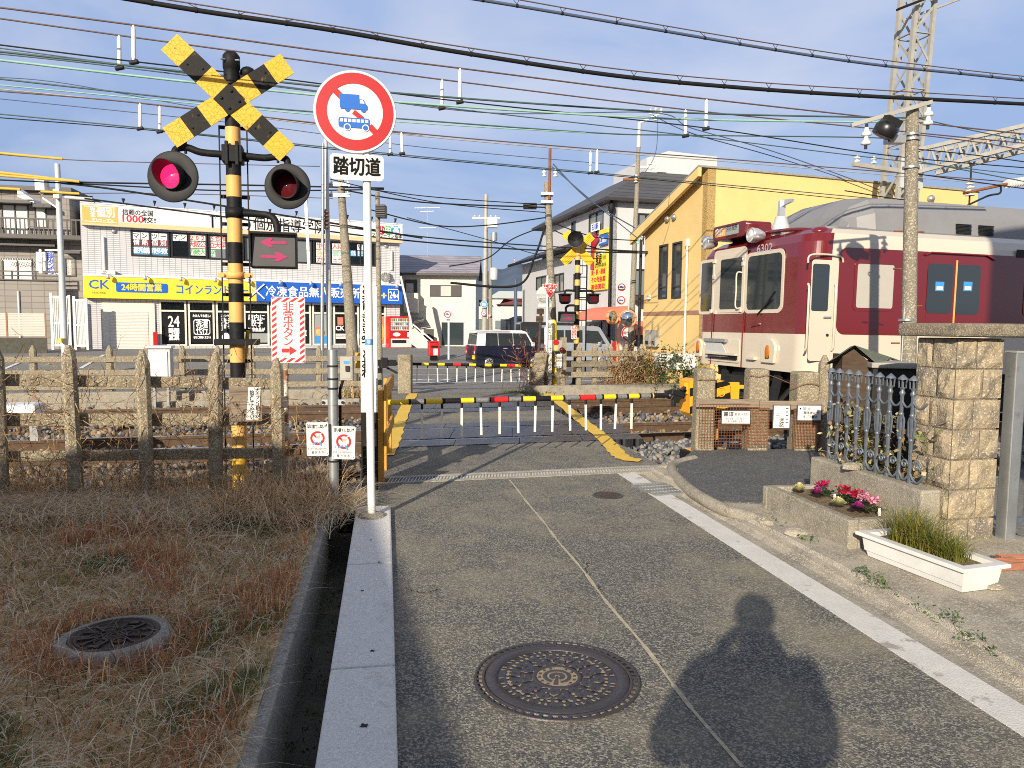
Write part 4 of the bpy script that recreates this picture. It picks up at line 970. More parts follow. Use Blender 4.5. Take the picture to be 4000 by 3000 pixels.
M['yellow_gate2']=mat('boom_yellow',(0.80,0.56,0.02),.4,var=.08,scale=12);M['grey_tape']=mat('reflective_tape',(0.17,0.17,0.165),.5,var=.5,scale=60)
M['red_tape']=mat('red_reflector',(0.62,0.02,0.02),.35,var=.05);M['skirt']=mat('skirt_white',(0.74,0.71,0.62),.5,var=.08,scale=9)
xs=[(30,170,'y'),(170,270,'g'),(270,395,'y'),(395,505,'k'),(505,610,'y'),(610,720,'g'),(720,840,'r'),(840,940,'g'),(940,1045,'y'),(1045,1140,'k'),(1140,1245,'y'),(1245,1365,'g'),(1365,1475,'r'),(1475,1535,'g'),(1535,1640,'y'),(1640,1725,'g'),(1725,1820,'y'),(1820,1910,'g'),(1910,1935,'y'),(1935,2040,'k')]
sk=list(zip((253,387,522,653,785,915,1040,1165,1290,1410,1525,1640,1760),(670,658,652,643,638,630,622,620,612,610,605,600,600)))
Pz=lambda x,y:(1500+x/1.843,1350+y/1.843)
DG=8.42
sk2=[(x,trk(*Pz(x,y),DG).z)for x,y in sk]
gate('crossing_gate','near lowered crossing gate, striped boom with hanging white skirts',Pz(30,409),Pz(2040,358),xs,sk2,DG,.030,'lowered crossing gates')
xf=[(90+i*57.0,90+(i+1)*57.0+(12 if i==18 else 0),'kykykykrkykykyrykyky'[i])for i in range(19)]
skf=[(x,trk(*Pz(x,262),17.9).z)for x in(235,308,378,450,520,587,655,720,788,853,918,983,1050,1115)]
gate('crossing_gate','far lowered crossing gate on the other side of the railway',Pz(90,130),Pz(1165,147),xf,skf,17.9,.034,'lowered crossing gates')
mp_=trk(2775,1766,8.62);t=thing('gate_machine','yellow and black crossing gate machine behind the concrete posts','gate machine',(mp_.x,mp_.y,0),R(12));MT=MW(t)
Pm=lambda x,y:(2600+x/2.766,1300+y/2.766)
def pl(pts,y):return[loc_on(MT,*Pm(*p),y)for p in pts]
b=MB();o_=pl([(262,520),(330,500),(640,520),(700,560),(700,860),(640,915),(300,915),(262,870)],-.15);b.pxz(o_[::-1],-.15,.15,M['yellow_gate'])
for s_ in([(262,690),(262,600),(640,520),(700,548),(700,560)],[(262,880),(262,800),(700,640),(700,720),(345,850)],[(300,918),(640,918),(700,860),(700,800)]):
 q_=pl(s_,-.154);b.add([(x,-.154,z)for x,z in q_],[tuple(range(len(q_)))[::-1]],M['black'])
cx,cz=loc_on(MT,*Pm(598,640),-.15);b.lathe([(.05,-.158),(.05,-.166),(.06,-.166),(.06,-.156)],M['yellow_gate'],24,(cx,0,cz),'Y');b.text('S',cx,cz,.06,M['yellow_gate'],-.160)
b.build('body',t,bevel=.012)
b=MB();o_=pl([(700,535),(800,535),(800,565),(850,565),(850,605),(800,605),(795,730),(700,730)],-.05);b.pxz(o_[::-1],-.05,.0,M['yellow_gate']);b.build('side_bracket',t,bevel=.006)
b=MB();o_=pl([(205,540),(300,540),(300,670),(215,660),(215,720),(205,720)],-.1);b.pxz(o_[::-1],-.1,-.02,M['yellow_gate']);b.build('arm_bracket',t,bevel=.005)
b=MB();rr=random.Random(5)
for(x,y,w_,h_,r0)in((130,650,150,60,15),(60,640,120,50,-8),(120,700,110,90,30),(180,660,90,110,10),(95,760,40,80,4),(40,690,70,20,50),(170,600,60,25,-40)):
 cx,cz=loc_on(MT,*Pm(x,y),-.12);k_=8.7/F/2.766
 bb=MB(Matrix.Translation((cx,-.12+rr.uniform(-.05,.05),cz))@Matrix.Rotation(R(r0),4,'Y'));bb.cbox(0,0,0,w_*k_,.07,h_*k_,M['black_plastic']);base=len(b.v);b.v+=bb.v;b.f+=[[base+i for i in f]for f in bb.f];b.m+=bb.m;b.sm+=bb.sm;b.mats=bb.mats
b.build('arm_holder',t,bevel=.004)
b=MB();zt=loc_on(MT,*Pm(400,915))[1]
for i in range(4):b.box(-.06,.06,-.06,.06,-.15+i*(zt+.15)/4,-.15+(i+1)*(zt+.15)/4+(.01 if i==3 else 0),(M['orange_pole'],M['black'])[i%2])
b.build('stand',t)
b=MB();b.box(-.33,.22,-.2,.2,-.2,-.02,M['black']);b.box(-.28,.2,-.16,.16,-.02,.0,M['orange_pole']);b.build('base_plate',t,bevel=.01)
mp2=trk(1420,1440,18.0);t=thing('gate_machine','yellow crossing gate machine at the far left of the railway','gate machine',(mp2.x,mp2.y,0),R(14));MT=MW(t)
b=MB();a=loc_on(MT,1388,1378);c=loc_on(MT,1432,1452);b.box(a[0],c[0],-.15,.2,c[1],a[1],M['yellow_gate']);b.box(a[0]+.03,c[0]-.05,-.17,-.15,c[1]+.25,c[1]+.36,M['black']);b.build('body',t,bevel=.015)
b=MB();b.box(a[0]+.08,c[0]-.08,-.05,.1,-.3,c[1],M['yellow_gate']);b.build('stand',t)
a=loc_on(MT,1470,1405);c=loc_on(MT,1548,1432);b=MB();b.box(a[0],c[0],-.06,.04,c[1]+.02,a[1],M['black_plastic']);b.box(a[0]+.1,c[0]-.2,-.09,.07,c[1]-.03,a[1]+.05,M['black_plastic']);b.beam((a[0]+.2,0,c[1]),(c[0]+.15,0,c[1]-.22),.05,.05,M['dark_metal']);b.build('arm_holder',t,bevel=.008)
fc=trk(2249,1505,18.3);t=thing('crossing_signal','far crossing signal seen from behind with yellow crossbuck and horn loudspeaker','crossing signal',(fc.x,fc.y,0),R(10));MT=MW(t)
P7=lambda x,y:(2000+x/2.37,850+y/2.37)
zz=lambda y7:loc_on(MT,*P7(620,y7))[1]
b=MB();ed=[130,250,395,440,515,575,630,760,810,870,940,995,1050,1110,1165,1230,1295,1355,1415]
banded_pole(b,.068,[(zz(c),zz(a),K_ if i%2==0 else Y_)for i,(a,c)in enumerate(zip(ed,ed[1:]))]+[(zz(1500),zz(1415),K_)],14);b.build('pole',t)
b=MB();b.lathe([(.07,zz(1470)),(.085,zz(1480)),(.10,zz(1530)),(.17,zz(1545)),(.19,zz(1556)),(.19,zz(1562))],K_,20);b.build('foot',t)
b=MB();z1=zz(1562);b.lathe([(.42,-.3),(.42,z1-.02),(.36,z1)],M['conc'],16);b.build('base_block',t)
crossbuck(t,MT,((P7(490,140),P7(735,425)),(P7(742,165),P7(472,418))),.21,-.02,(M['yellow_sign'],M['yellow_sign']),True)
cx,cz=loc_on(MT,*P7(595,190),-.2)
b=MB(Matrix.Translation((cx,-.18,cz))@Matrix.Rotation(R(-18),4,'Z')@Matrix.Rotation(R(14),4,'X'));b.lathe([(.20,-.2),(.19,-.17),(.09,.04),(.06,.12),(.055,.22),(0,.23)],M['steel'],24,axis='Y');b.lathe([(.0,-.05),(.06,-.06),(.185,-.19)],M['dark_metal'],24,axis='Y');b.build('horn',t)
b=MB();zc=zz(680);
for x7 in(490,750):
 x,z=loc_on(MT,*P7(x7,680));b.tube(spline([(0,0,zc),(x*.8,0,zc+.01),(x,0,zc-.02),(x,0,zc-.12)],5),.03,K_,10)
b.build('lamp_arm',t)
for x7 in(498,760):
 a=loc_on(MT,*P7(x7-47,708),-.12);c=loc_on(MT,*P7(x7+47,800),-.12);b=MB();b.pxz([(a[0],a[1]),(a[0]+.02,c[1]+.05),(a[0]+.07,c[1]),(c[0]-.05,c[1]),(c[0],c[1]+.05),(c[0],a[1])],-.1,.1,K_);b.box(a[0]-.01,c[0]+.01,-.2,.1,a[1]-.01,a[1]+.015,K_);o_=b.build('lamp_case',t)
 b=MB();b.box(a[0]+.05,c[0]-.06,-.106,-.1,c[1]+.05,a[1]-.03,M['dark_red']);b.build('lens',o_)
a=loc_on(MT,*P7(440,868),-.2);c=loc_on(MT,*P7(588,965),-.2);arrow_box(t,a[0],c[0],c[1],a[1],-.2)
b=MB();z=zz(815);x=(a[0]+c[0])/2;b.tube(spline([(0,0,z),(x*.7,0,z),(x,-.03,z-.06),(x,-.05,a[1])],5),.03,K_,10);b.build('arrow_arm',t)
b=MB();x,_=loc_on(MT,*P7(690,700));b.beam((x,0,zz(360)),(x,0,zz(1470)),.03,.03,K_)
for y7 in(360,445,550,655,740,760,860,950):b.beam((0,0,zz(y7)),(x,0,zz(y7)),.025,.025,K_)
b.build('ladder',t)
a=loc_on(MT,*P7(550,1003),-.1);c=loc_on(MT,*P7(600,1125),-.1);b=MB();b.pxz(rrect(a[0],c[0],c[1],a[1],.03),-.1,-.09,M['white_panel'])
for i in range(9):
 z=c[1]+.02+i*(a[1]-c[1])/9
 for xx in(a[0]+.01,c[0]-.05):b.add([(xx,-.102,z),(xx+.04,-.102,z+.025),(xx+.04,-.102,z+.045),(xx,-.102,z+.02)],[(0,1,2,3)],M['red_sign'])
b.text('非常ボタン',(a[0]+c[0])/2,a[1]-.09,.07,M['ink_red'],-.104,vert=True,step=.078);b.build('button_sign',t)
t=thing('post_barrier','three thick concrete posts joined by an old wooden rail and rusty mesh','fence',gnd(1525*V_,985*V_),R(2));MT=MW(t)
Pm=lambda x,y:(2600+x/2.766,1300+y/2.766)
for(xa,xb,yt,yb)in((338,540,388,1345),(905,1120,392,1345),(1420,1660,425,1350)):
 a=loc_on(MT,*Pm(xa,yt));c=loc_on(MT,*Pm(xb,yb));b=MB();xm=(a[0]+c[0])/2;w_=(c[0]-a[0])*.46;zt=a[1]
 zb=-.3;tp=w_*.93
 vs=[(xm-w_,0,zb),(xm+w_,0,zb),(xm+w_,w_*2,zb),(xm-w_,w_*2,zb),(xm-tp,.01,zt),(xm+tp,.01,zt),(xm+tp,w_*1.9,zt),(xm-tp,w_*1.9,zt)]
 b.add(vs,[(0,1,5,4),(1,2,6,5),(2,3,7,6),(3,0,4,7),(4,5,6,7)],M['conc_fence']);b.build('post',t,bevel=.03)
a=loc_on(MT,*Pm(330,712),-.06);c=loc_on(MT,*Pm(1690,800),-.06);b=MB();zr=a[1]
b.box(a[0],(a[0]+c[0])*.5,-.07,-.02,zr-.10,zr-.003,M['wood_old']);b.box((a[0]+c[0])*.5+.004,c[0],-.068,-.02,zr-.125,zr-.022,M['wood_old']);b.build('rail',t,bevel=.006)
def meshpanel(xa,xb,ya,yb,st,y):
 p=loc_on(MT,*Pm(xa,ya),y);q_=loc_on(MT,*Pm(xb,yb),y);b=MB();x=p[0]
 while x<=q_[0]+.001:b.beam((x,y,p[1]),(x,y,q_[1]),.0035,.0035,M['rust']);x+=st
 z=q_[1]
 while z<=p[1]+.001:b.beam((p[0],y-.003,z),(q_[0],y-.003,z),.0035,.0035,M['rust']);z+=st
 b.build('wire_mesh',t)
meshpanel(365,900,765,1235,.034,-.085);meshpanel(890,1115,800,1220,.018,-.09);meshpanel(1390,1690,810,1230,.018,-.09)
b=MB()
for pts in(((338,500),(440,508),(535,500)),((905,455),(1010,470),(1125,460),(1400,570),(1430,575),(1560,545),(1680,575))):
 b.tube(spline([(*(lambda q:(q[0],-.03,q[1]))(loc_on(MT,*Pm(*p),-.03)),)for p in pts],5),.004,M['rust'],6)
b.build('tie_wire',t)
def rnotice(x0,y0,x1,y1,label,fn):
 t2=thing('notice',label,'notice',MW(t).translation+Vector((0,0,0)),R(2));a=loc_on(MT,*Pm(x0,y0),-.115);c=loc_on(MT,*Pm(x1,y1),-.115)
 b=MB();b.box(a[0]-.012,c[0]+.012,-.112,-.105,c[1]-.02,a[1]+.01,M['wood_dark']);b.box(a[0],c[0],-.117,-.1125,c[1],a[1],M['paper']);fn(b,(a[0]+c[0])/2,(a[1]+c[1])/2,c[0]-a[0],a[1]-c[1]);b.build('board',t2)
def f1(b,x,z,w_,h_):
 b.text('書道',x-w_*.27,z+h_*.24,h_*.34,M['ink'],-.119,w_*.36,bold=.0008);b.text('教室→右折',x+w_*.2,z+h_*.22,h_*.22,M['ink'],-.119,w_*.50)
 b.text('無料体験（2回）歓迎',x-w_*.04,z-h_*.12,h_*.16,M['ink'],-.119,w_*.66);b.text('対象：幼稚園〜大学生',x-w_*.04,z-h_*.34,h_*.16,M['ink'],-.119,w_*.66)
rnotice(612,845,908,980,'white hand-lettered class notice with an arrow on the wooden rail',f1)
def f2(b,x,z,w_,h_):
 for i in range(5):b.cbox(x-w_*.25,-.1185,z+h_*(.36-i*.10),w_*.22,.001,.004,M['ink']);b.cbox(x+w_*.33,-.1185,z+h_*(.38-i*.16),w_*.16,.001,.012,M['cable_blue'])
 b.text('迷惑',x,z-h_*.16,w_*.26,M['ink'],-.119,vert=True,step=h_*.2,bold=.0006)
rnotice(1172,787,1335,1028,'tall narrow white notice hung on the mesh between two posts',f2)
def f3(b,x,z,w_,h_):
 b.disc(.011,M['ink'],(x-w_*.40,-.119,z+h_*.3),'Y',16)
 b.text('禁 止',x-w_*.12,z+h_*.29,h_*.17,M['ink'],-.119,w_*.36);b.text('関係者以外',x+w_*.08,z,h_*.18,M['ink'],-.119,w_*.66,bold=.0005);b.text('生ゴミ禁止',x+w_*.04,z-h_*.27,h_*.18,M['ink'],-.119,w_*.62,bold=.0005)
rnotice(1432,787,1675,945,'white prohibition notice on the mesh before the rightmost thick post',f3)
for i,(px,py,lb)in enumerate(((3222,1387,'pointed concrete post standing just left of the little felt roof'),(3960,1400,'pointed concrete post behind the galvanised gate post'))):
 p=trk(px,py,8.0);b=fence_post(-.3,p.z,.12);b.build('fence_post',loc=(p.x,p.y,0),label=lb,cat='post',group='single pointed posts on the right')
# - the train
dn=(D1+D2)/2-1.46/math.cos(R(15));cn=trk(3148,1461,dn)
t=thing('train','maroon and cream electric commuter train on the near track','train',(cn.x,cn.y,0),R(15));t.rotation_euler=(0,R(.55),R(15));MT=MW(t)
M['blind']=mat('drawn_blind',(.40,.38,.34),.7,var=.03)
W=3.15;zB=loc_on(MT,3190,1461)[1];zR=loc_on(MT,3160,905)[1];LEN=19.5
zC=loc_on(MT,3400,1310)[1]
RC=.32
def outline(ins,n=18):
 r=RC;pts=[]
 for i in range(n+1):a=math.pi+math.pi/2*i/n;pts.append((r+ins+(r)*math.cos(a),r+ins+r*math.sin(a)))
 far_=[(x,W-y)for x,y in pts][::-1]
 return[(LEN,ins)]+pts[::-1]+far_[::-1]+[(LEN,W-ins)]
levels=[(zB,0),(zC,0),(zR-.30,0),(zR-.1,.03),(zR+.02,.10),(zR+.10,.22),(zR+.17,.45),(zR+.22,.8),(zR+.24,1.2)]
b=MB();rings=[[(x,y,z)for x,y in outline(i_)]for z,i_ in levels];n=len(rings[0]);
allv=[v for r_ in rings for v in r_]
for k_ in range(len(levels)-1):
 for i in range(n-1):
  mid=(rings[k_][i][0]+rings[k_][i+1][0])/2
  if mid>.36 or k_==0:m=M['cream']
  else:m=M['red_train']
  if k_>=5 and mid>.5:m=M['grey_train']
  b.add([rings[k_][i],rings[k_][i+1],rings[k_+1][i+1],rings[k_+1][i]],[(3,2,1,0)],m,k_>1)
b.add(rings[-1],[tuple(range(n))],M['grey_train']);b.add(rings[0],[tuple(range(n))[::-1]],M['black'])
b.build('body',t)
TFl=Matrix.Translation((0,W,0))@Matrix.Rotation(R(-90),4,'Z');MF=MT@TFl
Pf=lambda x,y:(2600+x/2.2114,750+y/2.2114)
def fl(x,y,d=0):return loc_on(MF,*Pf(x,y),d)
def frect(x0,x1,y0,y1):a=fl(x0,y0);c=fl(x1,y1);return a[0],c[0],c[1],a[1]
ym=-.004
zf0=fl(700,1050)[1];zf1=fl(850,510)[1]
WL=frect(252,412,590,1045);WRt=frect(702,1012,510,1045)
def window(name,x0,x1,z0,z1,fr,T,mf,mg,r=.07,dep=.012):
 b=MB(T);o_=rrect(x0,x1,z0,z1,r);i_=rrect(x0+fr,x1-fr,z0+fr,z1-fr,max(.015,r-fr*.6));n=len(o_)
 vs=[(x,-dep,z)for x,z in o_]+[(x,-dep,z)for x,z in i_]+[(x,0,z)for x,z in o_]+[(x,.01,z)for x,z in i_]
 fs=[]
 for k_ in range(n):k2=(k_+1)%n;fs+=[(k_,k2,n+k2,n+k_),(k_,2*n+k_,2*n+k2,k2),(n+k_,n+k2,3*n+k2,3*n+k_)]
 b.add(vs,fs,mf);o=b.build('window',t);b=MB(T);b.add([(x,-.0065,z)for x,z in i_],[tuple(range(n))],mg);b.build('pane',o);return o
M['glass_train']=glass_mat('train_glass',(.022,.03,.036),.04)
zt_,zb_=zf1,zf0
xw=fl(240,800)[0]
window('window',max(.12,WL[0]),WL[1],zb_,zt_,.05,TFl,M['cream'],M['glass_train'],.08)
window('window',WRt[0],WRt[1],zb_,zt_,.055,TFl,M['cream'],M['glass_train'],.12)
dx0,dx1=fl(412,900)[0],fl(692,900)[0];zdt=fl(560,490)[1]
b=MB(TFl);b.pxz(rrect(dx0,dx1,zb_-.0,zdt,.09),-.007,0,M['cream']);b.build('door_surround',t)
DR=frect(460,675,550,1040);DG_=frect(488,655,588,1020)
b=MB(TFl);b.pxz(rrect(DR[0],DR[1],DR[2]+.0,DR[3],.06),-.016,-.007,M['cream']);door=b.build('front_door',t,bevel=.004)
b=MB(TFl);b.pxz(rrect(DG_[0],DG_[1],DG_[2]+.02,DG_[3],.04),-.019,-.0165,M['glass_train']);b.build('pane',door)
b=MB(TFl);a=fl(650,700);c=fl(635,1000);b.tube(spline([(a[0]+.08,-.02,a[1]),(a[0],-.07,a[1]-.01),(a[0],-.07,(a[1]+c[1])/2),(a[0],-.07,c[1]+.01),(a[0]+.08,-.02,c[1])],5),.013,M['cream'],8);b.build('handrail',t)
for x in(dx0+.02,dx1-.02):b=MB(TFl);b.tube([(x,-.02,zb_),(x,-.02,zC-.55)],.010,M['red_train'],8);b.build('latch_rod',t)
for x,y in((400,1030),(432,600),(425,735),(440,1040),(655,1020),(680,620)):
 q_=fl(x,y);b=MB(TFl);b.cbox(q_[0],-.02,q_[1],.05,.03,.06,M['cream']);b.build('hinge',t)
g0=frect(368,548,1262,1300);g1=frect(372,640,1395,1480)
b=MB(TFl);b.pxz(rrect(g0[0]+.02,g1[1],g1[2],g0[3],.05),-.02,0,M['cream']);b.build('gangway_frame',t,bevel=.008)
b=MB(TFl);b.box(g1[0]+.05,g1[1]-.05,-.05,-.022,g1[2]+.05,g1[2]+.11,M['black']);b.box(g1[0]+.02,g1[1]-.02,-.09,-.03,g1[2]+.12,g1[2]+.15,M['cream']);b.build('gangway_slot',t)
b=MB(TFl);a=fl(365,1290);
b.pxz([(g0[0],g0[2]),(fl(500,1300)[0],g0[2]),(fl(565,1420)[0],fl(565,1425)[1]),(g0[0],fl(370,1425)[1])][::-1],-.05,-.03,M['steel_pale']);b.box(g0[0]-.02,g0[1],-.08,-.03,g0[2],g0[3],M['steel']);b.build('foot_plate',t,bevel=.005)
for(x0,x1,y0,y1,ox,oy)in((195,262,1265,1415,225,1312),(845,962,1303,1482,890,1352)):
 q_=frect(x0,x1,y0,y1);
 xl=max(q_[0],.10);xr=q_[1]if x0>500 else max(q_[1],.32);b=MB(TFl);b.pxz([(xl+.02,q_[2]),(xr-.03,q_[2]),(xr,q_[3]-.1)]+arc((xl+xr)/2,q_[3]-.1,(xr-xl)/2,0,math.pi,8)[1:],-.05,0,M['cream']);o_=b.build('tail_light',t,bevel=.01)
 cx=(xl+xr)/2;cz=q_[3]-.13;b=MB(TFl@Matrix.Translation((cx,-.052,cz)));b.ell((0,0,0),.058,.02,.105,M['amber'],16,10);b.build('amber_lens',o_)
 b=MB(TFl);b.pxz(rrect(cx-.05,cx+.05,q_[2]+.06,q_[2]+.15,.02),-.056,-.05,M['dark_red']);b.build('red_lens',o_)
for(x,y,r_)in((375,440,.105),(775,375,.105)):
 q_=fl(x,y,-.02);q_=fl(x,y,.0);b=MB(TFl@Matrix.Translation((q_[0],-.02,q_[1])));b.lathe([(r_*.6,.16),(r_*1.05,.05),(r_*1.12,-.05),(r_,-.075),(r_*.92,-.06)],M['alu'],24,axis='Y');o_=b.build('headlight',t);b=MB(TFl@Matrix.Translation((q_[0],-.02,q_[1])));b.lathe([(0,-.075),(r_*.5,-.07),(r_*.93,-.055)],M['lens'],24,axis='Y');b.build('lens',o_)
q_=frect(418,690,262,415);a=fl(425,345);c=fl(690,320);
z0,z1=fl(560,405)[1],fl(560,275)[1];x0,x1=fl(422,350)[0],fl(700,330)[0]
b=MB(TFl);b.pxz(rrect(x0,x1,z0,z1,.06),-.03,.45,M['red_train']);o_=b.build('destination_box',t,bevel=.015)
s0=fl(445,350)[0];s1=fl(530,340)[0];s2=fl(645,330)[0]
b=MB(TFl);b.box(s0,s1,-.036,-.031,z0+.06,z1-.05,M['orange_store']);b.box(s1+.002,s2,-.036,-.031,z0+.06,z1-.05,M['glass_pale']);b.text('急行',(s0+s1)/2,(z0+z1)/2+.015,(z1-z0)*.4,M['ink_white'],-.039,(s1-s0)*.8,bold=.002);b.text('河内長野',(s1+s2)/2,(z0+z1)/2+.04,(z1-z0)*.34,M['ink'],-.039,(s2-s1)*.8);b.text('KAWACHI-NAGANO',(s1+s2)/2,(z0+z1)/2-.085,.035,M['ink'],-.039,(s2-s1)*.8);b.build('display',o_)
q_=frect(790,935,460,505);b=MB(TFl);b.text('6302',(q_[0]+q_[1])/2,(q_[2]+q_[3])/2,.115,M['alu'],-.012,.40,bold=.003);b.build('number',t)
a=fl(805,1060);c=fl(925,930);b=MB(TFl);b.tube([(a[0],-.03,a[1]),(c[0],-.025,c[1])],.012,M['black'],6);b.beam(((a[0]+c[0])/2-.02,-.02,(a[1]+c[1])/2),(c[0]+.06,-.02,c[1]+.12),.012,.02,M['black_plastic']);b.build('wiper',t)
q_=fl(775,1150);b=MB(TFl)
for i in range(5):b.tube([(q_[0]-.10+.0*i,-.012,q_[1]-.03+i*.014),(q_[0]+.12-.01*i,-.012,q_[1]+.02-i*.008)],.009,M['red_train'],6)
b.build('badge',t)
q_=fl(755,1435);b=MB(TFl);b.cbox(q_[0],-.03,q_[1],.22,.06,.05,M['cream']);b.build('step',t,bevel=.006)
def sl(px,py):return loc_on(MT,px,py)
def srect(x0,y0,x1,y1):a=sl(x0,y0);c=sl(x1,y1);return a[0],c[0],c[1],a[1]
Ps=lambda x,y:(3200+x/2.074,700+y/2.074)
I4=Matrix.Identity(4)
z0,z1=sl(*Ps(400,1262))[1],sl(*Ps(400,562))[1];x0=sl(*Ps(150,900))[0]
b=MB();b.pxz([(LEN,z0)]+[(LEN,z1)]+arc(x0+.13,z1-.13,.13,math.pi/2,math.pi,8)+arc(x0+.13,z0+.13,.13,math.pi,1.5*math.pi,8),-.004,0,M['red_train']);b.build('side_band',t)
q_=srect(*Ps(290,655),*Ps(608,1075));window('window',q_[0],q_[1],q_[2],q_[3],.045,I4,M['red_train'],M['blind'],.06)
sill_z=q_[2];wtop=q_[3];ww=q_[1]-q_[0]
q_=(sl(3160,1100)[0],sl(*Ps(115,900))[0],zB+.12,wtop+.05)
xd0,xd1=sl(*Pf(1250,900))[0],sl(*Pf(1440,900))[0];zd1=sl(*Pf(1340,585))[1];zd0=sl(*Pf(1260,1460))[1]
b=MB();b.pxz(rrect(xd0,xd1,zd0,zd1,.05),-.006,0,M['cream']);cabd=b.build('cab_door',t,bevel=.003)
g_=srect(*Pf(1262,618),*Pf(1395,1030));b=MB();b.pxz(rrect(g_[0]+.02,g_[1],g_[2],g_[3],.03),-.012,-.0065,M['glass_train']);b.build('pane',cabd)
q_=sl(*Pf(1385,1080));b=MB();b.cyl((q_[0]-.06,-.03,q_[1]),(q_[0]+.05,-.04,q_[1]+.005),.014,M['alu']);b.cyl((q_[0]+.03,-.005,q_[1]-.25),(q_[0]+.03,-.012,q_[1]-.25),.022,M['dark_metal']);b.build('handle',cabd)
for(xa,xb)in((1225,1195),(1462,1422)):
 a=sl(*Pf(xa,790));c=sl(*Pf(xb,1370));x=(a[0]+c[0])/2;b=MB();b.tube([(x,-.02,a[1]),(x,-.045,a[1]-.05),(x,-.045,c[1]+.05),(x,-.01,c[1])],.016,M['cream'],8);b.build('handrail',t)
a=sl(*Pf(1250,560));c=sl(*Pf(1490,560));b=MB();b.tube(spline([(xd0-.07,-.012,zd1-.05),(xd0-.03,-.03,zd1+.06),(xd1+.05,-.03,zd1+.06),(xd1+.14,-.012,zd1-.02)],5),.014,M['cream'],8);b.build('drip_rail',t)
dzt=sl(*Ps(1100,640))[1]
xdl,xdm,xdr=sl(*Ps(880,900))[0],sl(*Ps(1098,900))[0],sl(*Ps(1330,900))[0]
for(xa,xb,g)in((xdl-.02,xdm,(882,680,1062,1090)),(xdm+.01,xdr+.03,(1110,690,1282,1100))):
 b=MB();b.box(xa,xb,-.008,.0,zC,dzt,M['red_train']);b.box(xa,xb,-.008,.0,zB+.05,zC-.001,M['cream']);d_=b.build('passenger_door',t,bevel=.004)
 q_=srect(*Ps(g[0],g[1]),*Ps(g[2],g[3]));b=MB();b.pxz(rrect(q_[0],q_[1],q_[2],q_[3],.07),-.013,-.0085,M['glass_train']);b.build('pane',d_)
 q2=srect(*Ps(g[0]+55,830),*Ps(g[0]+120,908));b=MB();b.box(q2[0],q2[1],-.016,-.0135,q2[2],q2[3],M['blue_card']);b.box(q2[0]+.02,q2[1]-.02,-.0175,-.0162,q2[2]+.02,(q2[2]+q2[3])/2,M['paper']);b.build('sticker',d_)
b=MB();b.box(xdm-.012,xdm+.014,-.014,-.008,zB+.06,dzt-.03,M['orange_pole']);b.build('door_seal',t)
b=MB();b.tube([(xdl-.1,-.02,dzt+.02),(xdl,-.03,dzt+.06),(xdr,-.03,dzt+.06),(xdr+.15,-.02,dzt+.0)],.014,M['red_train'],8);b.build('drip_rail',t)
x=xdr+.75
for k_ in range(6):
 window('window',x,x+ww*.85,sill_z,wtop,.045,I4,M['red_train'],M['glass_train'],.06);x+=ww*1.15
 if k_==1:x+=1.7
q_=srect(*Ps(1600,570),*Ps(1700,640));b=MB();b.box(q_[0],q_[0]+.7,-.012,0,q_[2],q_[3],M['dark_metal']);b.build('destination_panel',t)
b=MB();xa=sl(*Ps(-320,280))[0];xa=.92
hr=sl(3400,838)[1]-zR+.36;sec=[(W/2+sx*a,zR+.08+b_*(hr))for sx,a,b_ in((-1,1.22,0),(-1,1.18,.5),(-1,1.0,.86),(-1,.5,1),(1,.5,1),(1,1.0,.86),(1,1.18,.5),(1,1.22,0))]
secs=[]
for x,f in((xa,.15),(xa+.05,.45),(xa+.18,.75),(xa+.4,.94),(xa+.7,1),(LEN,1)):secs.append([(x,W/2+(y-W/2)*(1 if f>.9 else .9),zR+.10+(z-zR-.10)*f)for y,z in sec])
for s0,s1 in zip(secs,secs[1:]):b.add(s0+s1,[(i,i+1,8+i+1,8+i)[::-1]for i in range(7)],M['grey_train'])
b.add(secs[0],[tuple(range(8))],M['grey_train']);b.build('roof_fairing',t)
b=MB();xv=2.75
for k_ in range(2):
 y0,zq0,y1,zq1=sec[0][0],sec[0][1],sec[1][0],sec[1][1]
 for i in range(9):b.box(xv+.28*k_+k_*.14,xv+.28+k_*.42,y0-.006,y0+.02,zq0+.05+i*.02,zq0+.06+i*.02,M['dark_metal'])
b.build('roof_vent',t)
q_=fl(820,310);c_=TFl@Vector((q_[0],.35,0));zq=zR+.12
b=MB(Matrix.Translation((c_.x,c_.y,0)));b.lathe([(.13,zq-.05),(.13,zq+.12),(.10,zq+.2),(.09,zq+.27)],M['steel_pale'],16);b.pyz([(-.03,zq+.25),(.03,zq+.25),(.02,zq+.5),(-.03,zq+.52)],-.05,.05,M['alu']);b.pyz([(.03,zq+.42),(-.26,zq+.46),(-.28,zq+.5),(.03,zq+.53)],-.02,.02,M['alu']);b.build('aerial',t)
b=MB();b.tube(spline([(.30,.28,zR+.06),(.22,.7,zR+.13),(.2,W/2,zR+.17)],5),.03,M['red_train'],8);b.ell((.34,.30,zR+.05),.14,.12,.08,M['red_train'],14,8);b.build('roof_gutter',t)
for xb in(2.9,14.5):
 b=MB()
 for dx in(-1.05,1.05):
  for y in(W/2-.6,W/2+.6):b.lathe([(0,-.06),(.39,-.06),(.42,.06),(0,.06)],M['rail_side'],24,(xb+dx,y,.42),'Y')
 b.box(xb-1.6,xb+1.6,.5,.62,.45,.62,M['black']);b.box(xb-.3,xb+.3,.62,W-.5,.4,.6,M['black'])
 for dx in(-1.05,1.05):b.box(xb+dx-.2,xb+dx+.2,.44,.62,.3,.7,M['black']);b.cyl((xb+dx,.45,.42),(xb+dx,.40,.42),.12,M['dark_metal'])
 b.build('bogie',t)
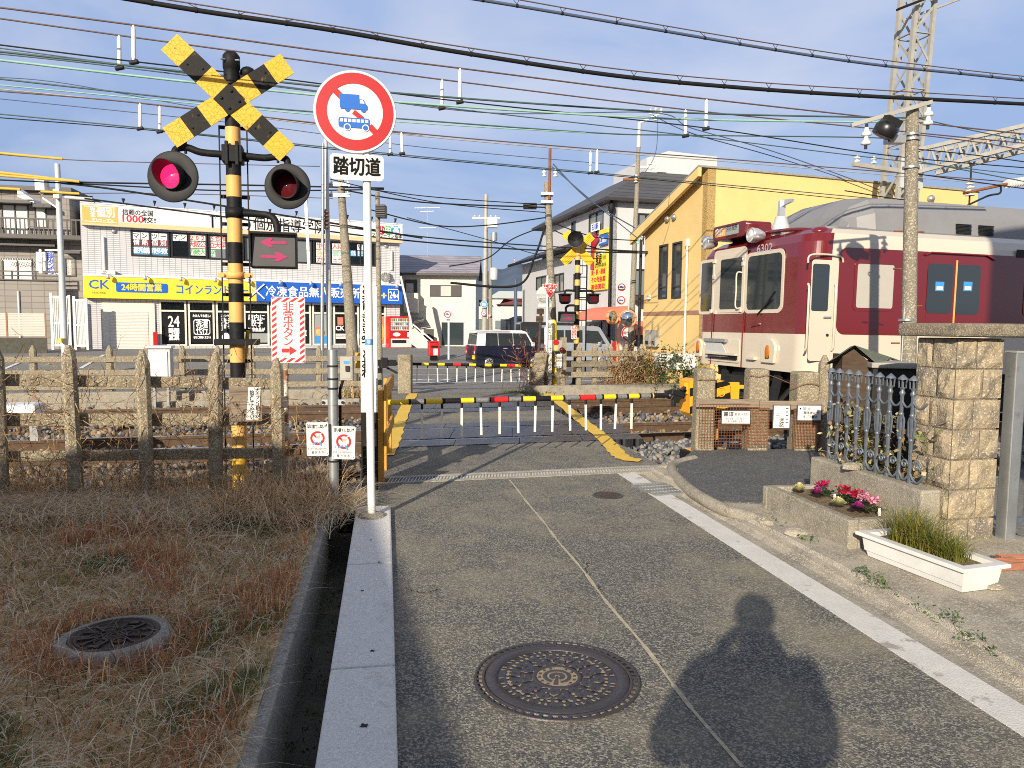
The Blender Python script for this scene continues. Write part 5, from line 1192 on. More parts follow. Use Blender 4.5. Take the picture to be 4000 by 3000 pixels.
b=MB();b.box(.75,1.4,.3,W-.3,.40,zB,M['black']);b.box(5,7,.25,.9,.3,zB,M['black']);b.box(7.4,9.2,.25,.9,.35,zB,M['dark_metal']);b.box(10,12,.25,.9,.3,zB,M['black']);b.box(.2,LEN,.5,W-.5,zB-.18,zB,M['black']);b.build('underframe',t)
b=MB(TFl);b.box(W/2-.22,W/2+.22,-.05,.5,.55,.82,M['black']);b.box(W/2-.12,W/2+.12,-.28,0,.6,.78,M['dark_metal'])
for sx in(-.75,.75):b.beam((W/2+sx,.15,zB),(W/2+sx*.9,.05,.22),.16,.05,M['dark_metal'],up=(0,1,0));b.beam((W/2+sx,.6,zB),(W/2+sx*.9,.1,.3),.05,.05,M['dark_metal'])
b.box(W/2-.9,W/2+.9,.02,.08,.14,.26,M['dark_metal']);b.build('coupler',t)
# - buildings beyond the railway
def openings(mb,x0,x1,z0,z1,holes,y0,y1,m):
 """a wall x0..x1, z0..z1 with rectangular holes cut right through"""
 xs=sorted(set([x0,x1]+[h[0]for h in holes]+[h[1]for h in holes]));zs=sorted(set([z0,z1]+[h[2]for h in holes]+[h[3]for h in holes]))
 for a,c in zip(xs,xs[1:]):
  for d,e in zip(zs,zs[1:]):
   mx_,mz=(a+c)/2,(d+e)/2
   if any(h[0]<mx_<h[1]and h[2]<mz<h[3]for h in holes):continue
   mb.box(a,c,y0,y1,d,e,m)
def win(t,x0,x1,z0,z1,T=None,frame=.05,div=1,mg=None,mf=None,y=0.0,name='window',trans=None,depth=.08,curt=False):
 mf=mf or M['frame_dark'];mg=mg or M['glass'];b=MB(T)
 b.box(x0,x0+frame,y-.03,y+depth,z0,z1,mf);b.box(x1-frame,x1,y-.03,y+depth,z0,z1,mf);b.box(x0+frame,x1-frame,y-.03,y+depth,z0,z0+frame,mf);b.box(x0+frame,x1-frame,y-.03,y+depth,z1-frame,z1,mf)
 for i in range(1,div):xx=x0+(x1-x0)*i/div;b.box(xx-frame/2,xx+frame/2,y-.02,y+depth-.01,z0+frame,z1-frame,mf)
 if trans:b.box(x0+frame,x1-frame,y-.02,y+depth-.01,trans-frame/2,trans+frame/2,mf)
 o=b.build(name,t);b=MB(T);b.box(x0+frame,x1-frame,y+.03,y+.05,z0+frame,z1-frame,mg)
 if curt:b.box(x0+frame,x1-frame,y+.024,y+.029,z0+frame,z1-frame,M['curtain'])
 b.build('pane',o);return o
def rectf(MTf,x0,y0,x1,y1,d=0.0):a=loc_on(MTf,x0,y0,d);c=loc_on(MTf,x1,y1,d);return a[0],c[0],c[1],a[1]
M['orange_pale']=mat('pale_orange',(.80,.50,.28),.5,var=.03)
# --- laundry
SL=at(333,1366,39.5);SRx=at(1562,1366,47.2);yaw=math.atan2(SRx.y-SL.y,SRx.x-SL.x)
store=thing('shop_building','white tiled two-storey shop with a yellow and blue fascia and a school sign above','building',(SL.x,SL.y,0),yaw);MS=MW(store)
SW=math.hypot(SRx.x-SL.x,SRx.y-SL.y);zt=loc_on(MS,333,880)[1];zg=-.1
w1=rectf(MS,509,897,1440,1040);w1=(w1[0],loc_on(MS,1468,1000)[0],w1[2],w1[3])
sh=rectf(MS,428,1215,582,1366);gz0=rectf(MS,624,1172,1512,1348)
bays=[loc_on(MS,x,1290)[0]for x in(624,733,842,950,1055,1136,1218,1300,1405,1510)]
b=MB();openings(b,0,SW,zg,zt+1.2,[(w1[0],w1[1],w1[2],w1[3]),(bays[0],bays[-1],gz0[2],gz0[3])],0,.3,M['tile_store'])
b.box(0,.3,.3,9,zg,zt+1.2,M['tile_store']);b.box(SW-.3,SW,.3,9,zg,zt+1.2,M['tile_store']);b.box(.3,SW-.3,8.7,9,zg,zt+1.2,M['tile_store']);b.box(.3,SW-.3,.3,8.7,zt+.9,zt+1.1,M['conc_grey']);b.box(.3,SW-.3,.3,8.7,gz0[3]+.4,gz0[3]+.6,M['conc_grey'])
b.build('wall',store)
b=MB();b.box(.3,SW-.3,3.2,3.3,zg,zt+.9,M['white_store']);b.box(.3,SW-.3,.35,3.2,zg+.02,zg+.06,M['conc_grey']);b.build('inner_wall',store)
a=loc_on(MS,314,791,-.35);c=loc_on(MS,320,877,-.35);r_=loc_on(MS,1572,905,-.35);zs1,zs0=a[1],c[1];xs0,xs1=a[0],r_[0]
b=MB();b.box(xs0,xs1,-.35,.0,zs0,zs1,M['white_store']);sgn=b.build('school_sign',store)
b=MB();b.box(xs0-.02,xs1+.02,-.38,-.0,zs1+.001,zs1+.06,M['white_store']);b.build('sign_coping',store)
b=MB();b.box(xs0,xs1,-.362,-.351,zs0,zs0+.24,M['orange_pale']);xo=loc_on(MS,461,850,-.35)[0];b.box(xs0+.06,xo,-.364,-.351,zs0+.1,zs1-.1,M['orange_store'])
zc=(zs0+zs1)/2;hh=zs1-zs0
b.box(xs0+.14,xo-.08,-.367,-.3645,zs0+.18,zs0+.21,M['ink_white']);b.box(xs0+.14,xo-.08,-.367,-.3645,zs1-.18,zs1-.15,M['ink_white'])
b.text('個別',xs0+(xo-xs0)*.66,zc+hh*.10,hh*.40,M['ink_white'],-.37,(xo-xs0)*.48,bold=.012);b.text('完全',xs0+(xo-xs0)*.32,zc+hh*.20,hh*.19,M['ink_white'],-.37,vert=True,step=hh*.21,bold=.01);b.text('マンツーマン',xs0+(xo-xs0)*.58,zc-hh*.26,hh*.14,M['ink_white'],-.37,(xo-xs0)*.58,bold=.01)
x2,z2=loc_on(MS,538,832,-.36);b.text('信頼の全国',x2,z2,hh*.24,M['ink'],-.355,wd=loc_on(MS,597,850,-.36)[0]-loc_on(MS,478,850,-.36)[0],bold=.006)
x2,z2=loc_on(MS,520,856,-.36);b.text('1000',x2,z2+.02,hh*.33,M['ink_red'],-.355,wd=loc_on(MS,560,850,-.36)[0]-loc_on(MS,479,850,-.36)[0],bold=.012);x2,z2=loc_on(MS,583,861,-.36);b.text('校!',x2,z2,hh*.24,M['ink'],-.355,.62,bold=.006)
xa,xb=loc_on(MS,818,880,-.36)[0],loc_on(MS,985,880,-.36)[0];z2=loc_on(MS,880,872,-.36)[1]
def serif(b,ch,x,z,w_,h_,y,m):
 sW=w_*.15;sT=h_*.05
 def bar(x0,x1,z0,z1):b.box(x+x0,x+x1,y-.004,y,z+z0,z+z1,m)
 if ch=='I':bar(-sW/2,sW/2,-h_/2,h_/2);bar(-w_*.22,w_*.22,-h_/2,-h_/2+sT);bar(-w_*.22,w_*.22,h_/2-sT,h_/2)
 if ch=='T':bar(-sW/2,sW/2,-h_/2,h_/2);bar(-w_*.22,w_*.22,-h_/2,-h_/2+sT);bar(-w_*.45,w_*.45,h_/2-sT,h_/2);bar(-w_*.45,-w_*.41,h_/2-h_*.2,h_/2);bar(w_*.41,w_*.45,h_/2-h_*.2,h_/2)
 if ch=='O':
  n=32;o_=[(x+w_*.48*math.cos(2*math.pi*i/n),y-.004,z+h_*.51*math.sin(2*math.pi*i/n))for i in range(n)];i_=[(x+w_*.33*math.cos(2*math.pi*i/n),y-.004,z+h_*.46*math.sin(2*math.pi*i/n))for i in range(n)]
  b.add(o_+i_,[(i,(i+1)%n,n+(i+1)%n,n+i)for i in range(n)],m)
wl=(xb-xa)/3.45
for ch,f in zip('ITTO',(.25,.95,1.85,2.85)):serif(b,ch,xa+f*wl,z2,wl,hh*.62,-.355,M['ink'])
xc,xd=loc_on(MS,990,880,-.36)[0],loc_on(MS,1270,880,-.36)[0];z3=loc_on(MS,1130,884,-.36)[1];b.text('個別指導学院',(xc+xd)/2,z3,hh*.58,M['ink'],-.355,xd-xc,bold=.006)
for i,(ch,m,px)in enumerate((('小',M['ink_red'],1490),('中',M['ink_green'],1516),('高',M['blue_card'],1547))):
 x_,z_=loc_on(MS,px,899,-.36);b.disc(.27,m,(x_,-.356,z_),'Y',24);b.text(ch,x_,z_,.34,M['ink_white'],-.36,bold=.008)
x_,z_=loc_on(MS,1512,922,-.36);b.text('マンツーマン指導',x_,z_,.24,M['ink'],-.355,1.9,bold=.004)
b.build('sign_lettering',sgn)
for i in range(12):
 x_=xs0+.5+i*(xs1-xs0-1)/11;b=MB();b.tube([(x_,-.2,zs1+.05),(x_,-.35,zs1+.22),(x_,-.55,zs1+.24)],.02,M['dark_metal'],6);b.lathe([(.02,-.1),(.05,0),(.09,.14)],M['dark_metal'],10,(x_,-.52,zs1+.2));b.build('sign_lamp',store)
xw=[loc_on(MS,x,980)[0]for x in(511,583,652,664,736,806,818,890,955)];nwin=7
wx=[w1[0]+(w1[1]-w1[0])*i/nwin for i in range(nwin+1)]
for i in range(nwin):win(store,wx[i]+(.0 if i==0 else .03),wx[i+1]-.03,w1[2],w1[3],None,.09,2,M['glass_grey']if i in(0,2,3,4)else M['glass_see'],depth=.12)
def cards(px,py,step_px,chars,h_px,mcard,mink,wpx):
 for i,ch in enumerate(chars):
  if ch==' ':continue
  x_,z_=loc_on(MS,px+i*step_px,py+i*step_px*.029,.0);k_=abs(loc_on(MS,px+i*step_px+wpx,py,.0)[0]-x_);hz_=abs(loc_on(MS,px,py+h_px,0)[1]-loc_on(MS,px,py,0)[1])
  cb=MB();cb.box(x_-k_/2,x_+k_/2,.012,.018,z_-hz_/2,z_+hz_/2,mcard);cb.text(ch,x_,z_,hz_*.74,mink,.009,bold=.005);cardsb.append(cb)
cardsb=[]
P2=lambda x,y:(300+x/2.553,750+y/2.553)
cards(*P2(592,437),33.2,'マン',27,M['ink_white'],M['ink'],30);cards(*P2(776,444),33.5,'ツー',27,M['ink_white'],M['ink'],30);cards(*P2(980,452),31,'マン',27,M['ink_white'],M['ink'],28)
cards(*P2(595,505),33.2,'情熱',25,M['maroon_ink'],M['ink_white'],30);cards(*P2(776,510),33.5,'個別',25,M['maroon_ink'],M['ink_white'],30)
cards(*P2(580,583),23,'優秀講',27,M['blue_card'],M['ink_white'],21.5);cards(*P2(760,589),22.5,'師多数',27,M['blue_card'],M['ink_white'],21.5);cards(*P2(610,660),22,'在籍',26,M['blue_card'],M['ink_white'],21.5)
cards(*P2(1146,456),21.5,'202',22,M['paper'],M['ink_red'],21);cards(*P2(1146,526),21.5,'大阪公',26,M['paper'],M['ink_red'],21);cards(*P2(1146,598),21.5,'近畿大',26,M['paper'],M['ink_green'],21)
cards(*P2(1350,464),21.5,'5合格',22,M['paper'],M['ink_red'],21);cards(*P2(1350,534),21.5,'立大学',26,M['paper'],M['ink_red'],21);cards(*P2(1356,610),21,'学',26,M['paper'],M['ink_green'],21)
P3=lambda x,y:(950+x/2.37,750+y/2.37)
cards(*P3(705,500),25,'生徒',26,M['paper'],M['ink_red'],24);cards(*P3(850,507),22,'人に',26,M['paper'],M['ink_red'],22);cards(*P3(705,566),25,'合格',26,M['paper'],M['orange_store'],24);cards(*P3(850,572),22,'個別',26,M['paper'],M['cable_green'],22);cards(*P3(705,630),25,'カリ',26,M['paper'],M['ink_red'],24);cards(*P3(850,632),22,'ュラ',26,M['paper'],M['ink_red'],22)
cards(*P3(1084,512),27,'安心',22,M['ink_white'],M['ink'],22);cards(*P3(1020,568),27,'低授業',22,M['blue_card'],M['ink_white'],22)
for cb in cardsb:cb.build('window_card',store)
a=loc_on(MS,325,1077,-.45);c=loc_on(MS,327,1163,-.45);zf1,zf0=a[1],c[1];xf0=a[0];xfm=loc_on(MS,1001,1130,-.45)[0];xf1=loc_on(MS,1572,1150,-.45)[0]
b=MB();b.box(xf0,xfm,-.45,0,zf0,zf1,M['yellow_store']);b.box(xfm,xf1,-.45,0,zf0,zf1,M['blue_store']);b.box(xf0-.02,xf1+.02,-.48,0,zf1+.001,zf1+.1,M['white_store']);fas=b.build('fascia',store)
b=MB();hh=zf1-zf0;zc=(zf0+zf1)/2;fx_=lambda px:loc_on(MS,px,1120,-.46)[0]
b.text('CK',(fx_(347)+fx_(428))/2,zc+hh*.13,hh*.40,M['ink_blue2']if 'ink_blue2' in M else M['blue_sign'],-.456,fx_(427)-fx_(348),bold=.01);b.text('CREA KIND',(fx_(359)+fx_(413))/2,zc-hh*.26,hh*.07,M['ink'],-.456,fx_(413)-fx_(359))
b.pxz(rrect(fx_(453),fx_(657),zc-hh*.21,zc+hh*.25,.12),-.457,-.451,M['blue_sign']);b.text('24時間営業',(fx_(475)+fx_(632))/2,zc+hh*.02,hh*.30,M['yellow_store'],-.46,fx_(632)-fx_(475),bold=.012)
b.text('コインランドリー',(fx_(688)+fx_(970))/2,zc-hh*.02,hh*.42,M['blue_sign'],-.456,fx_(968)-fx_(688),bold=.012)
for sg in(-1,1):xx=fx_(1000);b.beam((xx-.45,-.46,zc+sg*.42),(xx+.45,-.461,zc-sg*.42),.07,.13,M['yellow_store']if 0 else M['ink_white'],up=(0,1,0));b.beam((xx-.42,-.47,zc+sg*.40),(xx+.42,-.471,zc-sg*.40),.07,.05,M['blue_sign'],up=(0,1,0))
b.text('冷凍食品無人販売所',(fx_(1038)+fx_(1405))/2,zc+.0,hh*.46,M['ink_white'],-.456,fx_(1405)-fx_(1038),bold=.012)
for dx,dz in((.0,1),(0,0)):b.cbox(fx_(1499),-.459,zc-hh*.05,.34 if dz else .09,.01,.09 if dz else .34,M['yellow_store']if dz else M['ink_white'])
xa,xb=fx_(1516),fx_(1558)
for(x0,x1,z0,z1)in((xa,xb,zc-.36,zc-.31),(xa,xb,zc+.31,zc+.36),(xa,xa+.05,zc-.36,zc+.36),(xb-.05,xb,zc-.36,zc+.36)):b.box(x0,x1,-.457,-.452,z0,z1,M['ink_white'])
b.text('24',xa+(xb-xa)*.38,zc,.42,M['ink_white'],-.457,(xb-xa)*.48,bold=.012);b.text('H',xa+(xb-xa)*.78,zc-.08,.22,M['ink_white'],-.457,(xb-xa)*.18,bold=.01)
b.build('fascia_lettering',fas)
for i in range(10):
 x_=xf0+1.1+i*(xf1-xf0-1.6)/9;b=MB();b.tube([(x_-.35,-.3,zf1+.1),(x_-.1,-.7,zf1+.22),(x_+.05,-.75,zf1+.1)],.022,M['steel_pale'],6);b.lathe([(.03,.05),(.07,0),(.10,-.2),(.0,-.2)],M['alu'],10,(x_+.05,-.75,zf1+.05));b.build('sign_lamp',store)
for i in range(9):win(store,bays[i]+(.0 if i==0 else .04),bays[i+1]-.04,gz0[2],gz0[3],None,.10,1,M['glass_see'],M['shutter'],trans=loc_on(MS,790,1216)[1],depth=.14)
b=None
def poster(x0p,x1p,m,y0p=1222,y1p=1338):
 global b
 if b:b.build('window_poster',store)
 b=MB();q_=rectf(MS,x0p,y0p,x1p,y1p,.0);b.box(q_[0],q_[1],.022,.028,q_[2],q_[3],m);return(q_[0]+q_[1])/2,(q_[2]+q_[3])/2,q_[1]-q_[0],q_[3]-q_[2]
x,z,w_,h_=poster(634,724,M['black']);b.text('24',x,z+h_*.22,h_*.36,M['ink_white'],.018,w_*.50,bold=.012);b.text('時間',x,z-h_*.12,h_*.18,M['ink_white'],.018,w_*.46,bold=.012);b.text('営業',x,z-h_*.33,h_*.18,M['ink_white'],.018,w_*.46,bold=.012)
x,z,w_,h_=poster(743,834,M['black']);b.text('たたんでお返し!',x,z+h_*.40,h_*.085,M['ink_white'],.018,w_*.78,bold=.008)
o_=rrect(x-w_*.37,x+w_*.37,z-h_*.24,z+h_*.29,.15);i_=rrect(x-w_*.34,x+w_*.34,z-h_*.21,z+h_*.26,.13);n=len(o_);b.add([(p[0],.019,p[1])for p in o_]+[(p[0],.019,p[1])for p in i_],[(i,(i+1)%n,n+(i+1)%n,n+i)for i in range(n)],M['ink_white'])
b.text('洗濯',x,z+h_*.14,h_*.2,M['ink_white'],.018,w_*.52,bold=.012);b.text('代行',x,z-h_*.10,h_*.2,M['ink_white'],.018,w_*.52,bold=.012);b.text('ぜひご利用ください!',x,z-h_*.33,h_*.075,M['ink_white'],.018,w_*.76,bold=.008)
x,z,w_,h_=poster(850,942,M['black']);b.text('コインランドリー',x,z+h_*.40,h_*.07,M['ink_white'],.018,w_*.7,bold=.008);b.text('洗える',x,z+h_*.22,h_*.18,M['ink_white'],.018,w_*.7,bold=.012);b.text('買える',x,z+h_*.0,h_*.18,M['ink_white'],.018,w_*.7,bold=.012);b.ell((x-.2,.018,z-h_*.32),.22,.01,.26,M['ink_white'],12,8)
x,z,w_,h_=poster(957,1047,M['black'],1222,1300);b.text('店内に',x,z+h_*.28,h_*.24,M['ink_white'],.018,w_*.72,bold=.012);b.text('餃子',x,z-h_*.02,h_*.32,M['ink_white'],.018,w_*.56,bold=.012);b.text('冷凍食品が',x,z-h_*.35,h_*.17,M['ink_white'],.018,w_*.74,bold=.012)
x,z,w_,h_=poster(957,1047,M['glass_pale'],1302,1338)
x,z,w_,h_=poster(1060,1130,M['black']);x,z,w_,h_=poster(1140,1212,M['black']);b.text('ので',x,z+h_*.28,h_*.15,M['ink_white'],.018,w_*.5,bold=.012);b.text('倉庫',x,z-h_*.2,h_*.2,M['ink_white'],.018,w_*.6,bold=.012)
x,z,w_,h_=poster(1221,1281,M['glass_pale'],1228,1345);b.box(x-w_/2,x+w_/2,.012,.02,z-h_/2,z-h_*.22,M['blue_card']);b.ell((x,.01,z-h_*.1),w_*.3,.01,h_*.12,M['orange_store'],10,6);b.box(x-w_*.35,x+w_*.1,.010,.019,z+h_*.02,z+h_*.1,M['awning'])
x,z,w_,h_=poster(1304,1400,M['black'],1235,1345);b.text('CK',x-w_*.25,z+h_*.08,h_*.16,M['ink_white'],.018,w_*.34,bold=.012);b.box(x-w_*.35,x-w_*.12,.012,.02,z+h_*.2,z+h_*.46,M['awning']);b.box(x-w_/2,x+w_/2,.012,.02,z-h_*.30,z-h_*.12,M['white_panel']);b.text('Laundry',x-w_*.22,z-h_*.21,h_*.11,M['cable_blue'],.008,w_*.4);b.text('Place',x+w_*.3,z-h_*.21,h_*.11,M['cable_blue'],.008,w_*.28)
x,z,w_,h_=poster(1480,1505,M['awning'],1235,1340);b.ell((x,.012,z-h_*.1),w_*.4,.01,h_*.3,M['orange_store'],10,6)
b.build('window_poster',store)
b=MB();b.box(sh[0]-.35,sh[1]+.35,-.10,-.0,zg,sh[3]+.45,M['shutter']);b.build('shutter_frame',store,bevel=.02)
b=MB();n=26
for i in range(n):za=zg+.1+i*(sh[3]-zg-.1)/n;zb_=zg+.1+(i+1)*(sh[3]-zg-.1)/n;b.add([(sh[0],-.112,za),(sh[1],-.112,za),(sh[1],-.135,(za+zb_)/2),(sh[0],-.135,(za+zb_)/2),(sh[1],-.112,zb_),(sh[0],-.112,zb_)],[(0,1,2,3),(3,2,4,5)],M['shutter'])
b.build('roller_shutter',store)
for px in(405,1528):
 x_=loc_on(MS,px,980)[0];zA=loc_on(MS,px,926+(px>1000)*54)[1];zB_=loc_on(MS,px,1055)[1];b=MB();b.tube([(x_,-.08,zA),(x_,-.08,zB_)],.07,M['shutter'],10);b.build('pipe',store)
for px,py in((445,903),(1508,961)):x_,z_=loc_on(MS,px,py);b=MB();b.lathe([(.13,0),(.12,-.06),(.05,-.09),(0,-.09)],M['steel'],16,(x_,0,z_),'Y');b.build('vent',store)
def aircon(name,label,MTf,q,dep,parent_loc,yaw_):
 t2=thing(name,label,'air conditioner',parent_loc,yaw_);b=MB();b.box(q[0],q[1],-dep,-.03,q[2],q[3],M['white_panel']);b.build('case',t2,bevel=.02)
 b=MB();cx=q[0]+(q[1]-q[0])*.42;cz=(q[2]+q[3])/2;rr_=(q[3]-q[2])*.40
 b.disc(rr_,M['dark_metal'],(cx,-dep-.003,cz),'Y',28)
 for i in range(1,6):b.disc(rr_*i/5.5,M['white_panel'],(cx,-dep-.009,cz),'Y',28,rr_*i/5.5-rr_*.05)
 for i in range(6):a=i*math.pi/6;b.beam((cx-rr_*math.cos(a),-dep-.006,cz-rr_*math.sin(a)),(cx+rr_*math.cos(a),-dep-.006,cz+rr_*math.sin(a)),.008,.008,M['white_panel'])
 b.build('fan_grille',t2);return t2
aircon('air_conditioner','white air conditioner resting on the yellow shop fascia',MS,(lambda q:(q[0],q[1],zf1+.11,q[3]))(rectf(MS,380,1056,452,1080,-.1)),.42,store.location,yaw)
aircon('air_conditioner','white air conditioner resting on the blue shop fascia',MS,(lambda q:(q[0],q[1],zf1+.11,q[3]))(rectf(MS,1491,1060,1513,1110,-.1)),.42,store.location,yaw)
b=MB();q_=rectf(MS,597,1297,617,1350,-.3);t=thing('red_box','narrow red box standing by the shop glazing','box',store.location,yaw);b.box(q_[0],q_[1],-.5,-.2,zg,q_[3],M['red_box']);b.build('body',t,bevel=.02);b=MB();b.tube([(q_[0]+.2,-.35,q_[3]),(q_[0]+.18,-.35,q_[3]+.5)],.02,M['black'],6);b.build('stick',t)
vq=rectf(MS,1519,1235,1598,1363,-1.0);t=thing('vending_machine','red drinks vending machine at the right end of the shop','vending machine',store.location+Vector((0,0,0)),yaw);k_=vq[1]-vq[0]
vx0,vx1,vz0,vz1=vq[0],vq[0]+1.5,vq[2]+.05,vq[3]
b=MB();b.box(vx0,vx1,-1,-.25,vz0,vz1,M['red_box']);b.build('cabinet',t,bevel=.03)
b=MB();b.box(vx0+.12,vx1-.25,-1.012,-1.0,vz0+(vz1-vz0)*.55,vz1-.12,M['glass_pale']);cols_=['blue_card','ink_white','orange_store','ink_green','awning','ink_red']
for r0 in range(3):
 zz_=vz0+(vz1-vz0)*(.59+.13*r0)
 b.box(vx0+.14,vx1-.27,-1.03,-1.013,zz_-.035,zz_-.005,M['ink_white'])
 for i in range(9):xx=vx0+.2+i*(vx1-vx0-.5)/8.5;b.cyl((xx,-1.035,zz_),(xx,-1.035,zz_+.15),.035,M[cols_[(i*5+r0*2)%6]],8)
b.build('display',t)
b=MB();b.box(vx0+.12,vx1-.06,-1.012,-1.0,vz0+.06,vz0+(vz1-vz0)*.30,M['white_panel']);b.box(vx0+.2,vx1-.4,-1.03,-1.013,vz0+(vz1-vz0)*.16,vz0+(vz1-vz0)*.26,M['dark_metal']);b.ell((vx0+.5,-1.0,vz0+(vz1-vz0)*.43),.25,.015,.12,M['ink_white'],16,8);b.box(vx1-.32,vx1-.1,-1.014,-1,vz0+.35*(vz1-vz0),vz0+.5*(vz1-vz0),M['ink_white']);b.build('delivery_panel',t)
b=MB();b.box(vx0-.1,vx1+.1,-1.05,-.2,-.2,vz0,M['conc']);b.build('plinth',t)
# --- stairs right of the shop, post box
t=thing('outside_stairs','cream metal outside staircase beside the shop','stairs',at(1640,1390,45.5),R(8));MT=MW(t)
b=MB();p0=loc_on(MT,1570,1090);p1=loc_on(MT,1612,1270);p2=loc_on(MT,1690,1392)
def strg(a,c,w_,yy,m):b.beam((a[0],yy,a[1]),(c[0],yy,c[1]),.06,w_,m,up=(0,1,0))
for yy in(0,1.0):
 a=loc_on(MT,1598,1260,yy);c=loc_on(MT,1688,1402,yy);b.add([(a[0],yy,a[1]),(c[0],yy,c[1]+.9),(c[0],yy,c[1]),(a[0],yy,a[1]-1.2),(a[0],yy+.05,a[1]),(c[0],yy+.05,c[1]+.9),(c[0],yy+.05,c[1]),(a[0],yy+.05,a[1]-1.2)],[(3,2,1,0),(4,5,6,7),(0,1,5,4)],M['wall_cream'])
b.build('side_panel',t)
b=MB();a=loc_on(MT,1565,1080);c=loc_on(MT,1610,1280);b.beam((a[0],.1,a[1]),(c[0],.1,c[1]),.12,.5,M['steel_pale'],up=(0,1,0));b.build('stringer',t)
for i in range(9):
 a=loc_on(MT,1598,1290);c=loc_on(MT,1688,1400);f=i/8;b=MB();x_=a[0]+(c[0]-a[0])*f;z_=a[1]+(c[1]-a[1])*f;b.box(x_-.15,x_+.15,.06,.99,z_-.04,z_,M['steel']);b.build('tread',t)
b=MB();a=loc_on(MT,1598,1255);c=loc_on(MT,1690,1330);b.beam((a[0],-.02,a[1]),(c[0],-.02,c[1]),.08,.08,M['white_paint']);b.beam((c[0],-.02,c[1]),(c[0],-.02,c[1]-1.2),.08,.08,M['white_paint']);b.build('handrail',t)
ps=at(1695,1393,34.5);t=thing('post_box','square red post box on a dark pedestal near the forecourt','post box',(ps.x,ps.y,-.35),R(14));MT=MW(t)
q_=rectf(MT,1674,1332,1716,1390);b=MB();b.box(q_[0],q_[1],-.2,.4,q_[2],q_[3]-.06,M['red_box']);b.box(q_[0]-.03,q_[1]+.03,-.24,.42,q_[3]-.05,q_[3],M['red_box']);b.build('body',t,bevel=.03)
b=MB();b.box(q_[0]+.1,q_[1]-.1,-.22,-.201,q_[3]-.3,q_[3]-.22,M['black']);b.box(q_[1]-.3,q_[1]-.1,-.21,-.201,q_[3]-.65,q_[3]-.35,M['ink_white']);b.build('slot',t);b=MB();b.box(q_[0]+.1,q_[1]-.1,-.1,.3,-.1,q_[2],M['black']);b.build('pedestal',t)
t=thing('sign_post','white street pole with a triangular sign seen from behind and a round lorry sign','road sign',(at(1753,1430,35)).xyz,R(6));t.location.z=-.35;MT=MW(t);b=MB();a=loc_on(MT,1753,1190);c=loc_on(MT,1753,1410);b.tube([(a[0],0,c[1]),(a[0],0,a[1])],.05,M['white_paint'],10);b.build('pole',t)
q_=rectf(MT,1730,1188,1767,1212);b=MB();b.pxz([(q_[0],q_[3]),(a[0]-.05,q_[2]-.1),(a[0]+.05,q_[2]-.1),(q_[1],q_[3])],-.07,-.05,M['white_panel']);b.build('back_panel',t)
def minisign(t,MT,px,py,rp_,y,kind):
 x_,z_=loc_on(MT,px,py,y);r_=abs(loc_on(MT,px+rp_,py,y)[0]-x_);b=MB();b.disc(r_,M['white_panel'],(x_,y,z_),'Y',28)
 if kind=='blue':b.disc(r_*.93,M['blue_card'],(x_,y-.006,z_),'Y',28);b.box(x_-r_*.4,x_-r_*.15,y-.012,y-.008,z_-r_*.4,z_+r_*.45,M['ink_white']);b.box(x_+r_*.15,x_+r_*.4,y-.012,y-.008,z_-r_*.4,z_+r_*.3,M['ink_white'])
 else:
  b.disc(r_*.95,M['red_sign'],(x_,y-.006,z_),'Y',28,r_*.72);b.beam((x_-r_*.6,y-.006,z_+r_*.6),(x_+r_*.6,y-.006,z_-r_*.6),.004,r_*.14,M['red_sign'],up=(0,1,0))
  if kind=='lorry':b.box(x_-r_*.42,x_+r_*.15,y-.014,y-.010,z_-r_*.12,z_+r_*.3,M['blue_sign']);b.box(x_+r_*.15,x_+r_*.42,y-.014,y-.010,z_-r_*.12,z_+r_*.12,M['blue_sign'])
  if kind=='bus':b.box(x_-r_*.5,x_+r_*.5,y-.014,y-.010,z_-r_*.14,z_+r_*.16,M['blue_sign'])
  if kind=='20':b.text('20',x_,z_,r_*.7,M['blue_sign'],y-.012,r_*.9)
 b.disc(r_,M['steel'],(x_,y+.008,z_),'Y',28);b.build('sign_disc',t)
minisign(t,MT,1748,1228,14.5,-.08,'lorry');q_=rectf(MT,1737,1243,1762,1256);b=MB();b.box(q_[0],q_[1],-.08,-.07,q_[2],q_[3],M['white_panel']);b.box(q_[0]+.08,q_[1]-.06,-.085,-.081,(q_[2]+q_[3])/2-.03,q_[3]-.05,M['ink']);b.build('name_plate',t)
# --- cream house with garage
CH=at(1562,1353,50);yaw=R(1.0);t=thing('cream_house','two-storey cream house with a pale slate roof and a dark garage opening','house',(CH.x,CH.y,0),yaw);MT=MW(t)
q_=rectf(MT,1562,1076,1857,1353);wW=rectf(MT,1679,1113,1803,1160);gW=rectf(MT,1725,1259,1811,1348)
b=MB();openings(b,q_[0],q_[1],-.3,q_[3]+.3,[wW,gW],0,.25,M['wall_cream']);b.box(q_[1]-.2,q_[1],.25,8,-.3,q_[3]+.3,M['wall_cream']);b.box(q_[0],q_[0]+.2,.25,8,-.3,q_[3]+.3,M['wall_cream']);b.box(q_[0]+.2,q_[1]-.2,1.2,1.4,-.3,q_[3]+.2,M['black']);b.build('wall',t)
rz=loc_on(MT,1700,1007,4)[1];b=MB();e0,e1=q_[0]-.5,q_[1]+.25
b.add([(e0,-.6,q_[3]-.0),(e1,-.6,q_[3]-.0),(e1,4,rz),(e0,4,rz),(e0,8.6,q_[3]),(e1,8.6,q_[3]),(e0,-.6,q_[3]+.16),(e1,-.6,q_[3]+.16),(e1,4,rz+.16),(e0,4,rz+.16),(e0,8.6,q_[3]+.16),(e1,8.6,q_[3]+.16)],[(6,7,8,9),(9,8,11,10)],M['roof_pale'])
